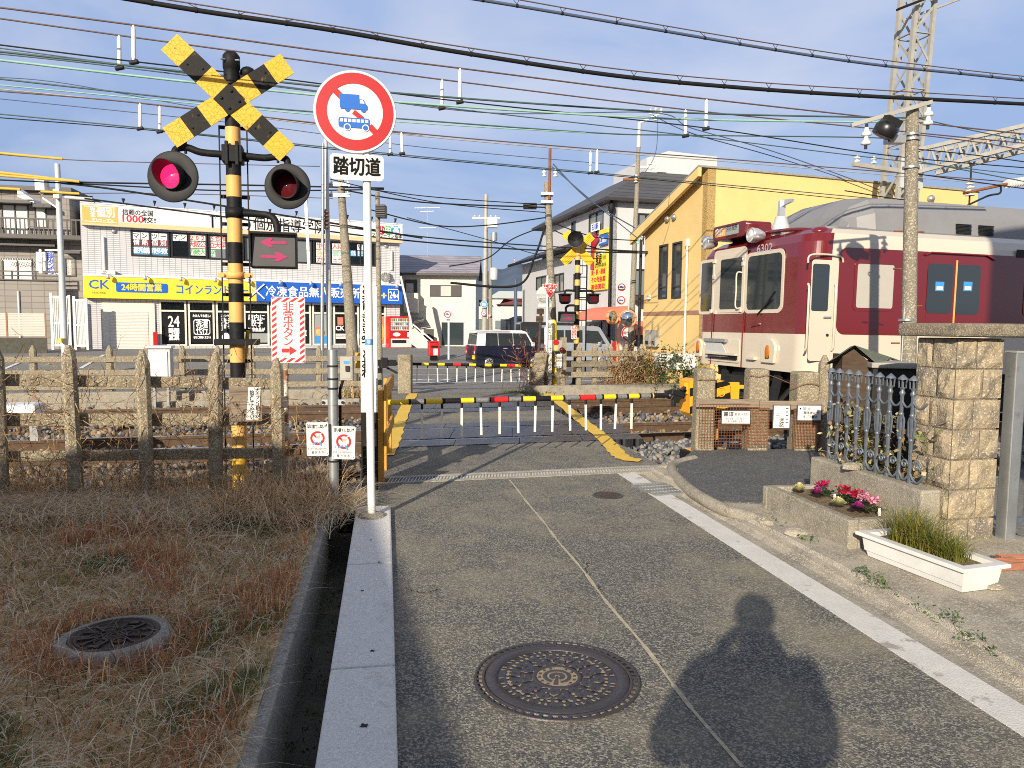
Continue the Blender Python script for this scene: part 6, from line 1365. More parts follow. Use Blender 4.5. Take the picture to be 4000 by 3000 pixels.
b.add([(e0,-.6,q_[3]),(e1,-.6,q_[3]),(e1,-.6,q_[3]+.16),(e0,-.6,q_[3]+.16),(e1,4,rz),(e1,4,rz+.16),(e1,8.6,q_[3]),(e1,8.6,q_[3]+.16)],[(0,1,2,3),(1,4,5,2),(4,6,7,5)],M['trim_dark']);b.add([(q_[1],0,q_[3]),(q_[1],8,q_[3]),(q_[1],4,rz)],[(0,1,2)],M['wall_cream']);b.build('roof',t)
win(t,wW[0],wW[1],wW[2],wW[3],None,.05,1,M['glass']);b=MB();x3=(wW[1]-wW[0])/3
b.box(wW[0]+.05,wW[0]+x3,-.05,-.02,wW[2]+.05,wW[3]-.05,M['trim_dark']);b.box(wW[1]-x3,wW[1]-.05,-.05,-.02,wW[2]+.05,wW[3]-.05,M['trim_dark']);b.box(wW[0]+x3,wW[1]-x3,.0,.02,wW[2]+.05,wW[3]-.05,M['curtain']);b.build('shutter',t)
b=MB();b.box(gW[0]-.06,gW[1]+.06,-.04,0,gW[3],gW[3]+.08,M['steel_pale']);b.box(gW[0],gW[1],.02,.06,gW[2],gW[3],M['glass']);b.build('garage_door',t)
q2=rectf(MT,1583,1146,1638,1222);b=MB();b.box(q2[0],q2[1],-.9,-.001,q2[2],q2[3],M['wall_cream']);b.build('balcony',t,bevel=.02)
q2=rectf(MT,1580,1092,1630,1144);b=MB();b.box(q2[0],q2[1],-.05,-.0,q2[2],q2[3],M['trim_dark']);b.box(q2[0]+.1,q2[1]-.25,-.06,-.051,q2[2],q2[3]-.25,M['curtain']);b.build('balcony_opening',t)
q2=rectf(MT,1606,1240,1661,1266);b=MB();b.add([(q2[0],-1,q2[2]+.1),(q2[1],-1,q2[2]+.25),(q2[1],-.0,q2[3]),(q2[0],-.0,q2[3])],[(0,1,2,3)],M['glass_pale']);b.beam((q2[0],-1,q2[2]),(q2[1],-1,q2[2]+.2),.06,.06,M['trim_dark']);b.build('canopy',t)
q2=rectf(MT,1655,1285,1694,1350);b=MB();b.box(q2[0],q2[1],-.04,0,q2[2],q2[3],M['trim_dark']);b.build('door',t)
b=MB();a=loc_on(MT,1669,990,3.8);c=loc_on(MT,1669,813,3.8);t2=thing('tv_aerial','tall thin television aerial on the cream house roof','aerial',t.location,yaw);b.tube([(a[0],3.8,rz-.1),(a[0],3.8,c[1])],.035,M['steel'],6)
for zf,wf in((.0,.9),(-.25,.5),(-1.4,.6)):b.beam((a[0]-wf,3.8,c[1]+zf),(a[0]+wf,3.8,c[1]+zf+.05),.03,.03,M['steel'])
for i in range(7):b.beam((a[0]-.8+i*.25,3.6,c[1]+.02),(a[0]-.8+i*.25,4.0,c[1]+.02),.015,.015,M['steel'])
b.build('mast',t2)
# --- grey three-storey building
GC=at(2382,1400,36);yaw=R(15);t=thing('grey_building','pale grey three-storey building with dark hipped roof and shop awnings','building',(GC.x,GC.y,0),yaw);MT=MW(t)
TL=Matrix.Rotation(R(-90),4,'Z');ML=MT@TL
zE=loc_on(ML,2380,790)[1];DL=-loc_on(ML,2118,1000)[0];WR=9.5
wl_=[rectf(ML,2302,838,2357,913),rectf(ML,2233,868,2248,915)]
b=MB(TL);openings(b,-DL,0,-.4,zE,wl_,0,.25,M['wall_grey']);b.T=I4;wr_=[rectf(MT,2492,832,2552,912),rectf(MT,2470,1050,2530,1158)]
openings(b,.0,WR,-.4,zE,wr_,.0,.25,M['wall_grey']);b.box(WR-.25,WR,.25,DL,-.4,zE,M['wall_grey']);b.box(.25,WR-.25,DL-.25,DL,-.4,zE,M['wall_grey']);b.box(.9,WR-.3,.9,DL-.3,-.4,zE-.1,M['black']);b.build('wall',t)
ov=.55;zr=zE+2.2
e_=[(-ov,-ov),(WR+ov,-ov),(WR+ov,DL+ov),(-ov,DL+ov)];r0,r1=(WR*.32,DL*.30),(WR*.32,DL*.74)
b=MB();zq=zE-.05;vs=[(x,y,zq)for x,y in e_]+[(x,y,zq+.14)for x,y in e_]+[(r0[0],r0[1],zr),(r1[0],r1[1],zr),(WR*.7,r0[1],zr),(WR*.7,r1[1],zr)]
b.add(vs,[(4,7,9,8),(4,8,10,5),(7,6,11,9),(5,10,11,6),(8,9,11,10)],M['roof_dark']);b.add(vs,[(0,1,5,4),(3,0,4,7),(1,2,6,5),(2,3,7,6),(0,3,2,1)],M['trim_dark']);b.build('roof',t)
for q_ in wl_:win(t,q_[0],q_[1],q_[2],q_[3],TL,.07,2 if q_[1]-q_[0]>1 else 1,M['glass_grey']if q_[1]-q_[0]>1 else M['glass'],curt=False)
for q_ in wr_:win(t,q_[0],q_[1],q_[2],q_[3],None,.07,2,M['glass_grey'])
b=MB();b.tube([(-.12,-.12,zE-.1),(-.12,-.12,-.3)],.07,M['black'],10);b.ell((-.15,-.2,zE-.35),.16,.16,.3,M['black'],10,6);b.build('downpipe',t)
q_=rectf(MT,2462,1166,2525,1176);b=MB();b.box(q_[0],q_[1]+1,-.9,0,q_[2],q_[3]+.1,M['trim_dark']);b.build('balcony',t)
b=MB();q_=rectf(MT,2527,590,2797,760,3.5);b.pxz([(q_[0],zE),(q_[1],zE),(q_[1],loc_on(MT,2797,612,3.5)[1]),(loc_on(MT,2612,590,3.5)[0],loc_on(MT,2612,590,3.5)[1]),(q_[0],loc_on(MT,2527,616,3.5)[1])],3.5,8,M['wall_grey']);b.build('roof_block',t)
b=MB();q_=rectf(MT,2565,672,2600,705,3.5);b.box(q_[0],q_[1],3.44,3.499,q_[2],q_[3],M['glass']);q_=rectf(MT,2655,682,2690,712,3.5);b.box(q_[0],q_[1],3.44,3.499,q_[2],q_[3],M['glass']);b.build('roof_window',t)
LW=at(2068,1377,43.5);M2=frame(LW,0)
zw=loc_on(ML,2150,1015)[1];xw0=-DL-2.4;wq=[rectf(ML,2095,1083,2137,1128,-.6),rectf(ML,2167,1072,2203,1140,-.6),rectf(ML,2242,1070,2255,1136,-.6)]
b=MB(TL);openings(b,xw0,-3.2,-.4,zw,wq,-.6,-.35,M['wall_grey']);b.box(xw0,xw0+.2,-.35,-.001,-.4,zw,M['wall_grey']);b.box(-3.4,-3.2,-.35,-.001,-.4,zw,M['wall_grey']);b.box(xw0+.2,-DL,-.0,6,-.4,zw,M['wall_grey']);b.build('wing_wall',t)
b=MB(TL);b.add([(xw0-.8,-1.3,zw-.1),(-3,-1.3,zw-.1),(-3,0,zw+.5),(xw0-.8,0,zw+.5),(xw0-.8,-1.3,zw),(-3,-1.3,zw),(-3,0,zw+.62),(xw0-.8,0,zw+.62)],[(0,3,2,1),(4,5,6,7),(0,1,5,4),(1,2,6,5),(3,0,4,7)],M['trim_dark']);b.tube([(xw0-.7,-1.35,zw-.05),(-3,-1.35,zw-.05)],.09,M['black'],8);b.build('wing_roof',t)
for q_ in wq:win(t,q_[0],q_[1],q_[2],q_[3],TL,.07,2 if q_[1]-q_[0]>.9 else 1,M['glass_grey'],y=-.6)
q_=rectf(ML,2243,1204,2366,1249,-1.4);b=MB(TL);n=8;vs=[]
for i in range(n+1):a=math.pi/2*i/n;vs+=[(q_[0],-.01-1.35*math.sin(a),q_[2]+(q_[3]-q_[2])*1.1*math.cos(a)),(q_[1],-.01-1.35*math.sin(a),q_[2]+(q_[3]-q_[2])*1.1*math.cos(a))]
b.add(vs,[(2*i,2*i+1,2*i+3,2*i+2)for i in range(n)],M['awning'],True);b.add([vs[2*i+1]for i in range(n+1)]+[(q_[1],-.01,q_[2])],[tuple(range(n+2))],M['awning']);b.add([vs[2*i]for i in range(n+1)]+[(q_[0],-.01,q_[2])],[tuple(range(n+2))],M['awning']);b.build('awning',t)
q_=rectf(ML,2265,1256,2350,1390);b=MB(TL);b.box(q_[0],q_[1],-.06,-.0,q_[2],q_[3],M['trim_dark']);b.box((q_[0]+q_[1])/2,q_[1]-.2,-.09,-.061,q_[2]+.1,q_[3]-.2,M['glass']);b.build('shop_door',t)
q_=rectf(ML,2175,1258,2255,1290,-.6);b=MB(TL)
for i in range(7):b.box(q_[0],q_[1],-.68,-.601,q_[2]+i*(q_[3]-q_[2])/7,q_[2]+(i+.75)*(q_[3]-q_[2])/7,M['trim_dark'])
b.build('louvre',t)
q_=rectf(MT,2470,1254,2530,1284,-.6);b=MB();b.add([(q_[0],-.9,q_[2]),(q_[1]+2,-.9,q_[2]),(q_[1]+2,-.01,q_[3]),(q_[0],-.01,q_[3])],[(0,1,2,3)],M['awning']);b.box(q_[0],q_[1]+2,-.92,-.9,q_[2]-.3,q_[2],M['awning']);b.build('side_awning',t)
q_=rectf(MT,2468,1288,2530,1352);b=MB();b.box(q_[0],q_[1]+1,-.06,0,q_[2],q_[3],M['frame_dark']);b.box(q_[0]+.1,q_[1],-.08,-.061,q_[2]+.1,q_[3]-.1,M['glass']);b.build('shop_window',t)
t2=thing('advertising_board','tall yellow advertising board with red lettering on the grey building wall','advertising board',t.location,yaw);q_=rectf(ML,2308,934,2368,1130,-.12);zb0,zb1=q_[2],q_[3];x0,x1=q_[0],q_[1]
b=MB(TL);zm=loc_on(ML,2335,1048,-.12)[1];zu=loc_on(ML,2335,978,-.12)[1]
b.box(x0,x1,-.12,-.02,zb0,zm-.05,M['yellow_store']);b.box(x0+(x1-x0)*.25,x1,-.12,-.02,zm-.04,zu,M['yellow_store']);b.box(x0+(x1-x0)*.5,x1,-.12,-.02,zu+.75,zb1+.3,M['yellow_store']);b.build('board',t2)
b=MB(TL);xm=(x0+x1)/2;ww_=x1-x0;hz_=(zm-zb0)/3
for i,s in enumerate(('高価買取','その他金属','銅・鉄・機械')):b.text(s,xm,zb0+hz_*(i+.45),hz_*.62,M['ink_red'],-.126,ww_*.84,bold=.012)
b.box(x0,x0+ww_*.2,-.12,-.05,zm,zu+.6,M['red_sign']);b.pxz([(x0+ww_*.2,zu+.2),(x0+ww_*.2,zu+.9),(x0+ww_*.5,zu+.55)],-.121,-.06,M['red_sign'])
b.box(x0+ww_*.52,x1,-.128,-.08,zu+.2,zu+.7,M['blue_sign']);b.text('2.3km',x0+ww_*.76,zu+.45,.28,M['ink_white'],-.132,ww_*.4,bold=.01);b.box(x0,x0+ww_*.5,-.128,-.08,zu+1.0,zu+1.4,M['ink_white']);b.text('石川駅',x0+ww_*.25,zu+1.2,.26,M['ink_blue'],-.132,ww_*.4,bold=.01)
b.text('龍源',x0+ww_*.52,zm+(zu-zm)*.52,.55,M['ink'],-.126,ww_*.36,bold=.012);b.text('株式会社',x0+ww_*.86,zm+(zu-zm)*.52,.2,M['ink'],-.126,ww_*.2);b.text('072-959-8618',x0+ww_*.62,zm+(zu-zm)*.14,.18,M['ink'],-.126,ww_*.66,bold=.006);b.box(x0+ww_*.35,x1-.1,-.126,-.121,zm+(zu-zm)*.75,zm+(zu-zm)*.95,M['ink_white']);b.build('lettering',t2)
# --- yellow building
YB=at(2743,1450,20.6);yaw=R(15);t=thing('yellow_building','yellow rendered building with a sloping gable, slit windows and a brown band','building',(YB.x,YB.y,0),yaw);MT=MW(t);ML=MT@TL
DY=-loc_on(ML,2512,1300)[0];LY=loc_on(MT,3812,900)[0];zT0=loc_on(MT,2743,655)[1];zT1=loc_on(MT,3812,752)[1];zLo=loc_on(ML,2512,902)[1]
zT=(zT0+zT1)/2
print('yellow',DY,LY,zT0,zT1,zLo)
b=MB(TL);sl_=[rectf(ML,2578,959,2606,1166),rectf(ML,2630,949,2660,1164)]
xs=[-DY]+[v for s in sl_ for v in(s[0],s[1])]+[0]
def ztop(x):return zLo+(zT0-zLo)*(x+DY)/DY
for i,(a,c)in enumerate(zip(xs,xs[1:])):
 if i%2==0:b.pxz([(a,-.4),(c,-.4),(c,ztop(c)),(a,ztop(a))],0,.25,M['wall_yellow'])
 else:b.pxz([(a,-.4),(c,-.4),(c,sl_[i//2][2]),(a,sl_[i//2][2])],0,.25,M['wall_yellow']);b.pxz([(a,sl_[i//2][3]),(c,sl_[i//2][3]),(c,ztop(c)),(a,ztop(a))],0,.25,M['wall_yellow'])
b.T=I4;b.pxz([(.0,-.4),(LY,-.4),(LY,zT1),(.0,zT0)],0.0,.25,M['wall_yellow']);b.box(LY-.25,LY,.25,DY,-.4,zT1,M['wall_yellow']);b.box(.25,LY-.25,DY-.25,DY,-.4,zLo,M['wall_yellow']);b.build('wall',t)
b=MB();x_=-.28;ang=[(-.32,zT0+.05),(-.32,zT0+.22)]
b.add([(x,y,z+e)for e in(0,.05)for x,y,z in((-.32,-.05,zT0+.01),(-.32,DY+.5,zLo-.12),(LY+.04,DY+.5,zLo-.12),(LY+.04,-.05,zT1+.01))],[(0,1,2,3),(7,6,5,4),(0,3,7,4),(1,0,4,5),(3,2,6,7)],M['conc_grey'])
b.add([(-.32,-.04,zT0-.24),(-.32,DY+.5,zLo-.42),(-.32,DY+.5,zLo-.13),(-.32,-.04,zT0+.0),(-.22,-.04,zT0-.24),(-.22,DY+.5,zLo-.42),(-.22,DY+.5,zLo-.13),(-.22,-.04,zT0+.0)],[(0,3,2,1),(4,5,6,7),(0,1,5,4),(1,2,6,5),(0,4,7,3)],M['wall_yellow']);b.build('roof',t)
for s in sl_:win(t,s[0],s[1],s[2],s[3],TL,.05,1,M['glass'],trans=s[2]+.35)
zb1,zb0=loc_on(ML,2700,1213)[1],loc_on(ML,2700,1230)[1];b=MB(TL);b.box(-DY,.012,-.012,0,zb0,zb1,M['trim_brown']);b.T=I4;b.box(0,LY,-.012,0,zb0,zb1,M['trim_brown']);b.build('brown_band',t)
for px,w_ in((2688,.035),):x_=loc_on(ML,px,1100)[0];zA=loc_on(ML,px,948)[1];b=MB(TL);b.tube([(x_,-.06,zA),(x_,-.06,.4)],w_,M['shutter'],8);b.cbox(x_,-.06,zA,.12,.1,.2,M['shutter']);b.build('conduit',t)
b=MB(TL);x_=-DY;b.tube([(x_-.05,-.12,zLo-.3),(x_-.05,-.12,-.2)],.05,M['dark_metal'],8);b.build('downpipe',t)
for i,(x7,y7)in enumerate(((1290,1110),(1350,1112))):
 x_,z_=loc_on(ML,*P7(x7,y7));b=MB(TL);b.box(x_-.16,x_+.16,-.16,0,z_-.28,z_+.24,M['steel_old']);b.disc(.11,M['glass_pale'],(x_,-.165,z_+.05),'Y',18);b.box(x_-.1,x_+.1,-.165,-.161,z_-.22,z_-.1,M['dark_metal']);b.build('electric_meter',t,bevel=.015)
for x8,y8 in((1450,1080),(1512,1062)):
 x_,z_=loc_on(ML,2000+x8/2.37,400+y8/2.37);b=MB(TL);b.ell((x_,-.05,z_),.11,.08,.09,M['steel'],14,8);b.build('vent',t)
x_,z_=loc_on(MT,3200+895/2.074,700+160/2.074);b=MB();b.ell((x_,-.05,z_),.12,.1,.11,M['steel'],14,8);b.build('vent',t)
x_,z_=loc_on(ML,*P7(1282,735));b=MB(TL);b.cbox(x_,-.06,z_,.12,.1,.14,M['white_panel']);b.build('outlet',t)
aq=trk(2585,1420,18.0);t=thing('air_conditioner','white outdoor air conditioner unit on the ground by the yellow wall','air conditioner',(aq.x,aq.y,0),R(14));MT=MW(t);q_=rectf(MT,2578,1382,2722,1442)
b=MB();b.box(q_[0],q_[1],0,.4,q_[2],q_[3],M['white_panel']);b.build('case',t,bevel=.02);b=MB();cx=q_[0]+(q_[1]-q_[0])*.45;cz=(q_[2]+q_[3])/2;rr_=(q_[3]-q_[2])*.42;b.disc(rr_,M['dark_metal'],(cx,-.004,cz),'Y',28)
for i in range(1,6):b.disc(rr_*i/5.2,M['alu'],(cx,-.012,cz),'Y',28,rr_*i/5.2-.012)
for i in range(6):a=i*math.pi/6;b.beam((cx-rr_*math.cos(a),-.008,cz-rr_*math.sin(a)),(cx+rr_*math.cos(a),-.008,cz+rr_*math.sin(a)),.008,.008,M['alu'])
for i in range(7):b.box(q_[0]+.02,q_[0]+.18,-.006,-.0,q_[2]+.08+i*.07,q_[2]+.11+i*.07,M['dark_metal'])
b.build('fan_grille',t);b=MB();b.box(q_[0]+.1,q_[0]+.2,.05,.35,-.2,q_[2],M['conc']);b.box(q_[1]-.2,q_[1]-.1,.05,.35,-.2,q_[2],M['conc']);b.build('feet',t)
t=thing('junction_box','small white box on a black stand before the yellow wall','box',trk(2678,1440,16.9),R(14));MT=MW(t);q_=rectf(MT,2646,1418,2700,1444);b=MB();b.box(q_[0],q_[1],0,.2,q_[2],q_[3],M['white_panel']);b.build('case',t,bevel=.015);q2=rectf(MT,2680,1446,2697,1500);b=MB();b.box(q2[0],q2[1],.03,.16,q2[2],q_[2],M['black']);b.build('stand',t)
# --- grey-brown house on the far left
HG=at(-60,1400,36);HR=at(333,1400,40.5);yaw=R(12);t=thing('tiled_house','grey-brown tiled house with balconies at the left edge','house',(HR.x,HR.y,0),yaw);MT=MW(t)
P1f=lambda x,y:(x/1.8438,500+y/1.8438)
fxz=lambda x,y,d=0:loc_on(MT,*P1f(x,y),d)
zt=fxz(200,455)[1];xr=fxz(505,700)[0];wins=[rectf(MT,*P1f(5,545),*P1f(212,775)),rectf(MT,*P1f(245,570),*P1f(340,720)),rectf(MT,*P1f(465,935),*P1f(552,1070)),rectf(MT,*P1f(10,935),*P1f(240,1100))]
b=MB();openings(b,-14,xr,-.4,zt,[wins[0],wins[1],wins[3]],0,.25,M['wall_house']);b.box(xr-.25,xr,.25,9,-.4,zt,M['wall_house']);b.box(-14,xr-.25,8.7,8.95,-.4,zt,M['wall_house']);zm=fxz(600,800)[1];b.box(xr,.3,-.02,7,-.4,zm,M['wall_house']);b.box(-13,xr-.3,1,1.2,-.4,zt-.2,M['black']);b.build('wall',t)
b=MB();b.box(-14.3,xr+.25,-.4,9.2,zt,zt+.22,M['trim_dark']);b.build('roof',t)
for i,q_ in enumerate(wins):win(t,*q_,None,.06,2 if i in(0,3)else 1,M['shutter'],y=-.0 if i!=2 else-.03)
for(xa,xb,ya,yb)in((0,230,515,545),(240,370,545,575),(455,580,880,905),(0,400,830,855)):
 a=fxz(xa,ya,-.6);c=fxz(xb,yb,-.6);b=MB();b.box(a[0]-(3 if xa==0 else 0),c[0],-.7,-.03,c[1],a[1],M['roof_dark']if xa else M['trim_dark']);b.build('canopy',t)
a=fxz(0,640,-1.0);c=fxz(600,790,-1.0);bal=[]
b=MB();zt_,zb_=a[1],c[1];b.box(-12,.35,-1.05,-.97,zb_-.12,zb_+.1,M['trim_dark']);b.box(-12,.35,-1.05,-.97,zt_-.08,zt_,M['trim_dark']);x_=-12
while x_<.35:b.box(x_,x_+.05,-1.03,-.99,zb_+.1,zt_-.08,M['trim_dark']);x_+=.22
b.box(-12,.35,-.97,-.04,zb_-.14,zb_-.05,M['wall_house']);b.box(.28,.35,-.97,5,zt_-.08,zt_,M['trim_dark']);b.build('balcony',t)
a=fxz(0,1025,-1.0);c=fxz(430,1095,-1.0);b=MB()
for zz_ in(a[1],(a[1]+c[1])/2,c[1]):b.box(-12,c[0],-1.05,-.97,zz_-.06,zz_,M['trim_dark'])
for i in range(10):b.box(c[0]-i*1.1-.06,c[0]-i*1.1,-1.05,-.97,c[1],a[1],M['trim_dark'])
b.box(-12,c[0],-.95,-.9,-.4,c[1]-.06,M['wall_house']);b.build('porch',t)
b=MB();a=fxz(200,930,-.5)
for i in range(12):x_=fxz(10+i*18,930,-.5)[0];b.tube([(x_-.12,-.5,a[1]-.25),(x_,-.5,a[1]),(x_+.12,-.5,a[1]-.25)],.015,M['ink_white'],4)
b.build('clothes_hangers',t)
b=MB();a=fxz(190,1180);b.tube([(a[0],-.99,a[1]),(a[0],-.99,-.3)],.06,M['steel_pale'],8);b.build('downpipe',t)
FL=at(-40,1400,33.5);FR=at(186,1400,34.5);yaw=math.atan2(FR.y-FL.y,FR.x-FL.x);t=thing('slatted_fence','beige slatted fence on a dark block wall before the tiled house','fence',(FR.x,FR.y,0),yaw);MT=MW(t);zt=loc_on(MT,180,1222)[1];zm=loc_on(MT,180,1320)[1]
b=MB();b.box(-9,0,0,.15,-.5,zm,M['conc_dark']);b.build('block_wall',t)
for i in range(6):b=MB();x_=-i*1.5;b.box(x_-.06,x_,-.02,.06,zm,zt,M['trim_brown']);b.build('post',t)
for i in range(5):
 b=MB();x1=-i*1.5-.06;x0=x1-1.44
 for k_ in range(14):z_=zm+.08+k_*(zt-zm-.1)/14;b.box(x0,x1,.0,.03,z_,z_+(zt-zm)/14*.8,M['wall_cream']if 0 else M['wall_cream'])
 b.build('slat_panel',t)
for(x0,x1,yt,yb,lb)in((358,518,1215,1565,'white barred gate left of the dark passage beside the shop'),(522,640,1240,1570,'taller white barred gate right next to the shop wall')):
 g0=at(*P1f(x0,yb),38.2);t=thing('white_gate',lb,'gate',(g0.x,g0.y,0),R(18));MT=MW(t);a=loc_on(MT,*P1f(x0,yt));c=loc_on(MT,*P1f(x1,yb));b=MB()
 for z_ in(c[1],(a[1]+c[1])/2-.1,a[1]):b.box(a[0],c[0],-.03,.03,z_-.05,z_+.05,M['white_paint'])
 b.box(a[0],a[0]+.12,-.05,.05,c[1]-.3,a[1]+.2,M['white_paint']);b.box(c[0]-.1,c[0],-.05,.05,c[1]-.3,a[1]+.1,M['white_paint']);b.build('frame',t)
 b=MB();n=11
 for i in range(1,n):x_=a[0]+(c[0]-a[0])*i/n;b.box(x_-.02,x_+.02,-.02,.02,c[1],a[1],M['white_paint'])
 b.build('bars',t);b=MB();b.box(a[0]-.2,c[0]+.3,1.8,2,-.4,a[1]+.3,M['black']);b.build('dark_backing',t)if 0 else None
# --- far fence of the railway, left and right parts
def far_fence(label,s0,s1,st,d,ztops,zr,parts=None):
 t=thing('railway_fence',label,'fence',td(d,0),R(15));k_=0;s=s0
 while s<=s1+.01:
  b=fence_post(-.4,ztops,.125);b.build('post',t,loc=(s,0,0));s+=st
 for z0,z1 in zr:b=MB();b.box(s0-.2,s1+.2,-.10,-.064,z0,z1,M['conc_fence']);b.build('rail',t,bevel=.01)
DF=17.5
s_a=trk(1382,1400,DF).x/TU.x;z_t=trk(430,1349,DF).z;zr1=trk(430,1403,DF).z;zr2=trk(430,1455,DF).z
dd_=.12
far_fence('long concrete railing with pointed posts on the far side before the car park',s_a-23.0,s_a,1.0*105/F*15*1.28,DF,z_t,((zr1-dd_/2,zr1+dd_/2),(zr2-dd_/2,zr2+dd_/2),(trk(1150,1500,DF).z-.06,trk(1150,1500,DF).z+.06)))
s_b=trk(2135,1400,DF).x/TU.x;s_c=trk(2505,1400,DF).x/TU.x;zt2=trk(2323,1343,DF).z
far_fence('short concrete railing overgrown with dry vines before the yellow building',s_b,s_c,(s_c-s_b)/6,DF,zt2,[(trk(2300,y,DF).z-.07,trk(2300,y,DF).z+.07)for y in(1381,1422,1462)])
for(px,yt,yb,lb,ln)in((1583,1384,1500,'square concrete post at the left end of the far gate',0),(2097,1378,1500,'leaning thick concrete post at the right end of the far gate',.10)):
 p=trk(px,yb,17.3);zt=trk(px,yt,17.3).z;b=MB();w_=.15;b.add([(sx*w_-(0 if z<.5 else 0)+(ln if z>.5 else-ln),sy*w_,z)for z in(-.3,zt)for sx,sy in((-1,-1),(1,-1),(1,1),(-1,1))],[(0,1,5,4),(1,2,6,5),(2,3,7,6),(3,0,4,7),(4,5,6,7)],M['conc_fence']);b.build('gate_post',bevel=.03,loc=(p.x,p.y,0),label=lb,cat='post')
# --- houses far down the street and the hill
def far_house(label,x0,x1,yt,yb,Y,mw,roofm,yr,hip=0.0,name='far_house'):
 a=at(x0,yb,Y);c=at(x1,yb,Y);t=thing(name,label,'house',(a.x,a.y,0));MT=MW(t);q_=rectf(MT,x0,yt,x1,yb);dp=7
 b=MB();b.box(0,q_[1],0,dp,-1,q_[3],mw);b.build('wall',t);zr=loc_on(MT,x0,yr)[1];b=MB();e=.4
 b.add([(-e,-e,q_[3]),(q_[1]+e,-e,q_[3]),(q_[1]+e,dp+e,q_[3]),(-e,dp+e,q_[3]),(hip,dp/2,zr),(q_[1]-hip,dp/2,zr)],[(0,1,5,4),(2,3,4,5),(1,2,5),(3,0,4),(0,3,2,1)],roofm);b.build('roof',t)
 n=max(1,int(q_[1]/2.2))
 for fl in range(max(1,int(q_[3]/2.8))):
  for i in range(n):x_=(i+.5)*q_[1]/n;z_=fl*2.7+.9;b=MB();b.box(x_-.6,x_+.6,-.05,-.001,z_,z_+1.1,M['frame_dark']);b.box(x_-.54,x_+.54,-.07,-.051,z_+.06,z_+1.04,M['glass_grey']);b.build('window',t)
 return t
M['roof_redf']=mat('red_roof_far',(.20,.05,.045),.8,var=.2,scale=1);M['green_white']=mat('pale_green_wall',(.50,.54,.49),.9,var=.04,scale=.3)
far_house('cream house with a red roof edge far down the street',1955,2055,1190,1290,66,M['wall_cream'],M['roof_redf'],1160,2)
far_house('long pale green-white warehouse behind the red-roofed house',1915,2068,1165,1290,95,M['green_white'],M['green_white'],1132,1)
far_house('small white house with a blue-grey roof left of the street poles',1862,1905,1190,1300,70,M['wall_cream'],M['roof_dark'],1165,1)
far_house('low house with a grey roof half hidden by the silver van',1985,2062,1250,1330,58,M['wall_grey'],M['roof_dark'],1232,1)
hm=MB();prof2=[(-2200,60),(-1400,150),(-900,170),(-500,190),(-330,215),(-270,238),(-160,262),(-80,285),(0,300),(60,296),(130,262),(220,225),(400,240),(800,200),(1600,110),(2600,40)]
pts=spline([Vector((x,0,z))for x,z in prof2],8);hv=[]
for p in pts:
 zz_=(p.z+10*math.sin(p.x*.021)+6*math.sin(p.x*.06+1))*.98;hv+=[(p.x,3000,-5),(p.x,3350,zz_*.6+8*math.sin(p.x*.03)),(p.x,3700,zz_),(p.x,4400,zz_*.5)]
hm.add(hv,[(4*i+k_,4*i+k_+1,4*i+k_+5,4*i+k_+4)[::-1]for i in range(len(pts)-1)for k_ in range(3)],M['hill_blue'],True);hm.build('hills',kind='structure')
hp=at(2011,1030,3680);hq=at(2011,1014,3680);t=thing('radio_mast','distant red and white radio mast on the hill','mast',(hp.x,hp.y,0));b=MB();n=6
for i in range(n):b.tube([(0,0,hp.z-12+i*(hq.z-hp.z+20)/n),(0,0,hp.z-12+(i+1)*(hq.z-hp.z+20)/n)],2.2,M['red_sign']if i%2 else M['white_panel'],6)
b.build('lattice',t)
# - poles, masts and overhead lines
def upole(name,label,top,bot,d,r0,r1,m,zb=-.4,cat='pole',extra=None,group=None):
 a=trk(*top,d);c=trk(*bot,d);a2=CAMP+ray(*top)*(c.y/ray(*top).y);t=thing(name,label,cat,(c.x,c.y,0),0,group)
 dx=a2.x-c.x;b=MB();b.tube([(0,0,zb),(0,0,c.z),(dx,0,a2.z)],[r1,r1,r0],m,16);b.build('shaft',t);return t,MW(t),dx,a2.z
def insul(b,p,n=3,r=.07,m=None):
 for i in range(n):b.lathe([(.02,i*.09),(r,i*.09+.01),(r*.8,i*.09+.04),(.025,i*.09+.05),(.02,i*.09+.09)],m or M['ceramic'],12,p)
t,MT,dx,zt=upole('utility_pole','tall concrete pole with a black floodlight and a steel crossarm beside the stone pillar',(3564,424),(3549,1395),6.9,.062,.078,M['pole_conc'],-.1)
L_=lambda x,y,dd=0:(lambda q:(q[0],dd,q[1]))(loc_on(MT,x,y,dd))
b=MB();a=L_(3325,490,-.1);c=L_(3641,398,-.1);b.beam(a,c,.03,.04,M['steel_old']);b.build('crossarm',t)
for x,y in((3386,483),(3629,405)):
 p=L_(x,y,-.1);b=MB();insul(b,(p[0],p[1],p[2]-.22),2,.052);b.cyl((p[0],p[1],p[2]-.26),p,.015,M['dark_metal']);b.build('insulator',t)
p=L_(3462,505,-.15);b=MB(Matrix.Translation(p)@Matrix.Rotation(R(25),4,'Y')@Matrix.Rotation(R(15),4,'X'));b.lathe([(.0,-.07),(.10,-.08),(.115,-.07),(.12,.02),(.09,.07),(0,.08)],M['black_plastic'],24,axis='Z')
for i in range(6):b.box(-.08,.08,-.10+i*.035,-.092+i*.035,.05,.12,M['black_plastic'])
b.build('floodlight',t)
b=MB();q_=L_(3510,545,-.06);b.box(q_[0]-.13,q_[0]+.06,-.1,-.0,q_[2]-.04,q_[2]+.04,M['steel']);b.box(q_[0]-.07,q_[0]-.03,-.13,-.1,q_[2]+.06,q_[2]+.16,M['white_panel']);b.build('lamp_bracket',t)
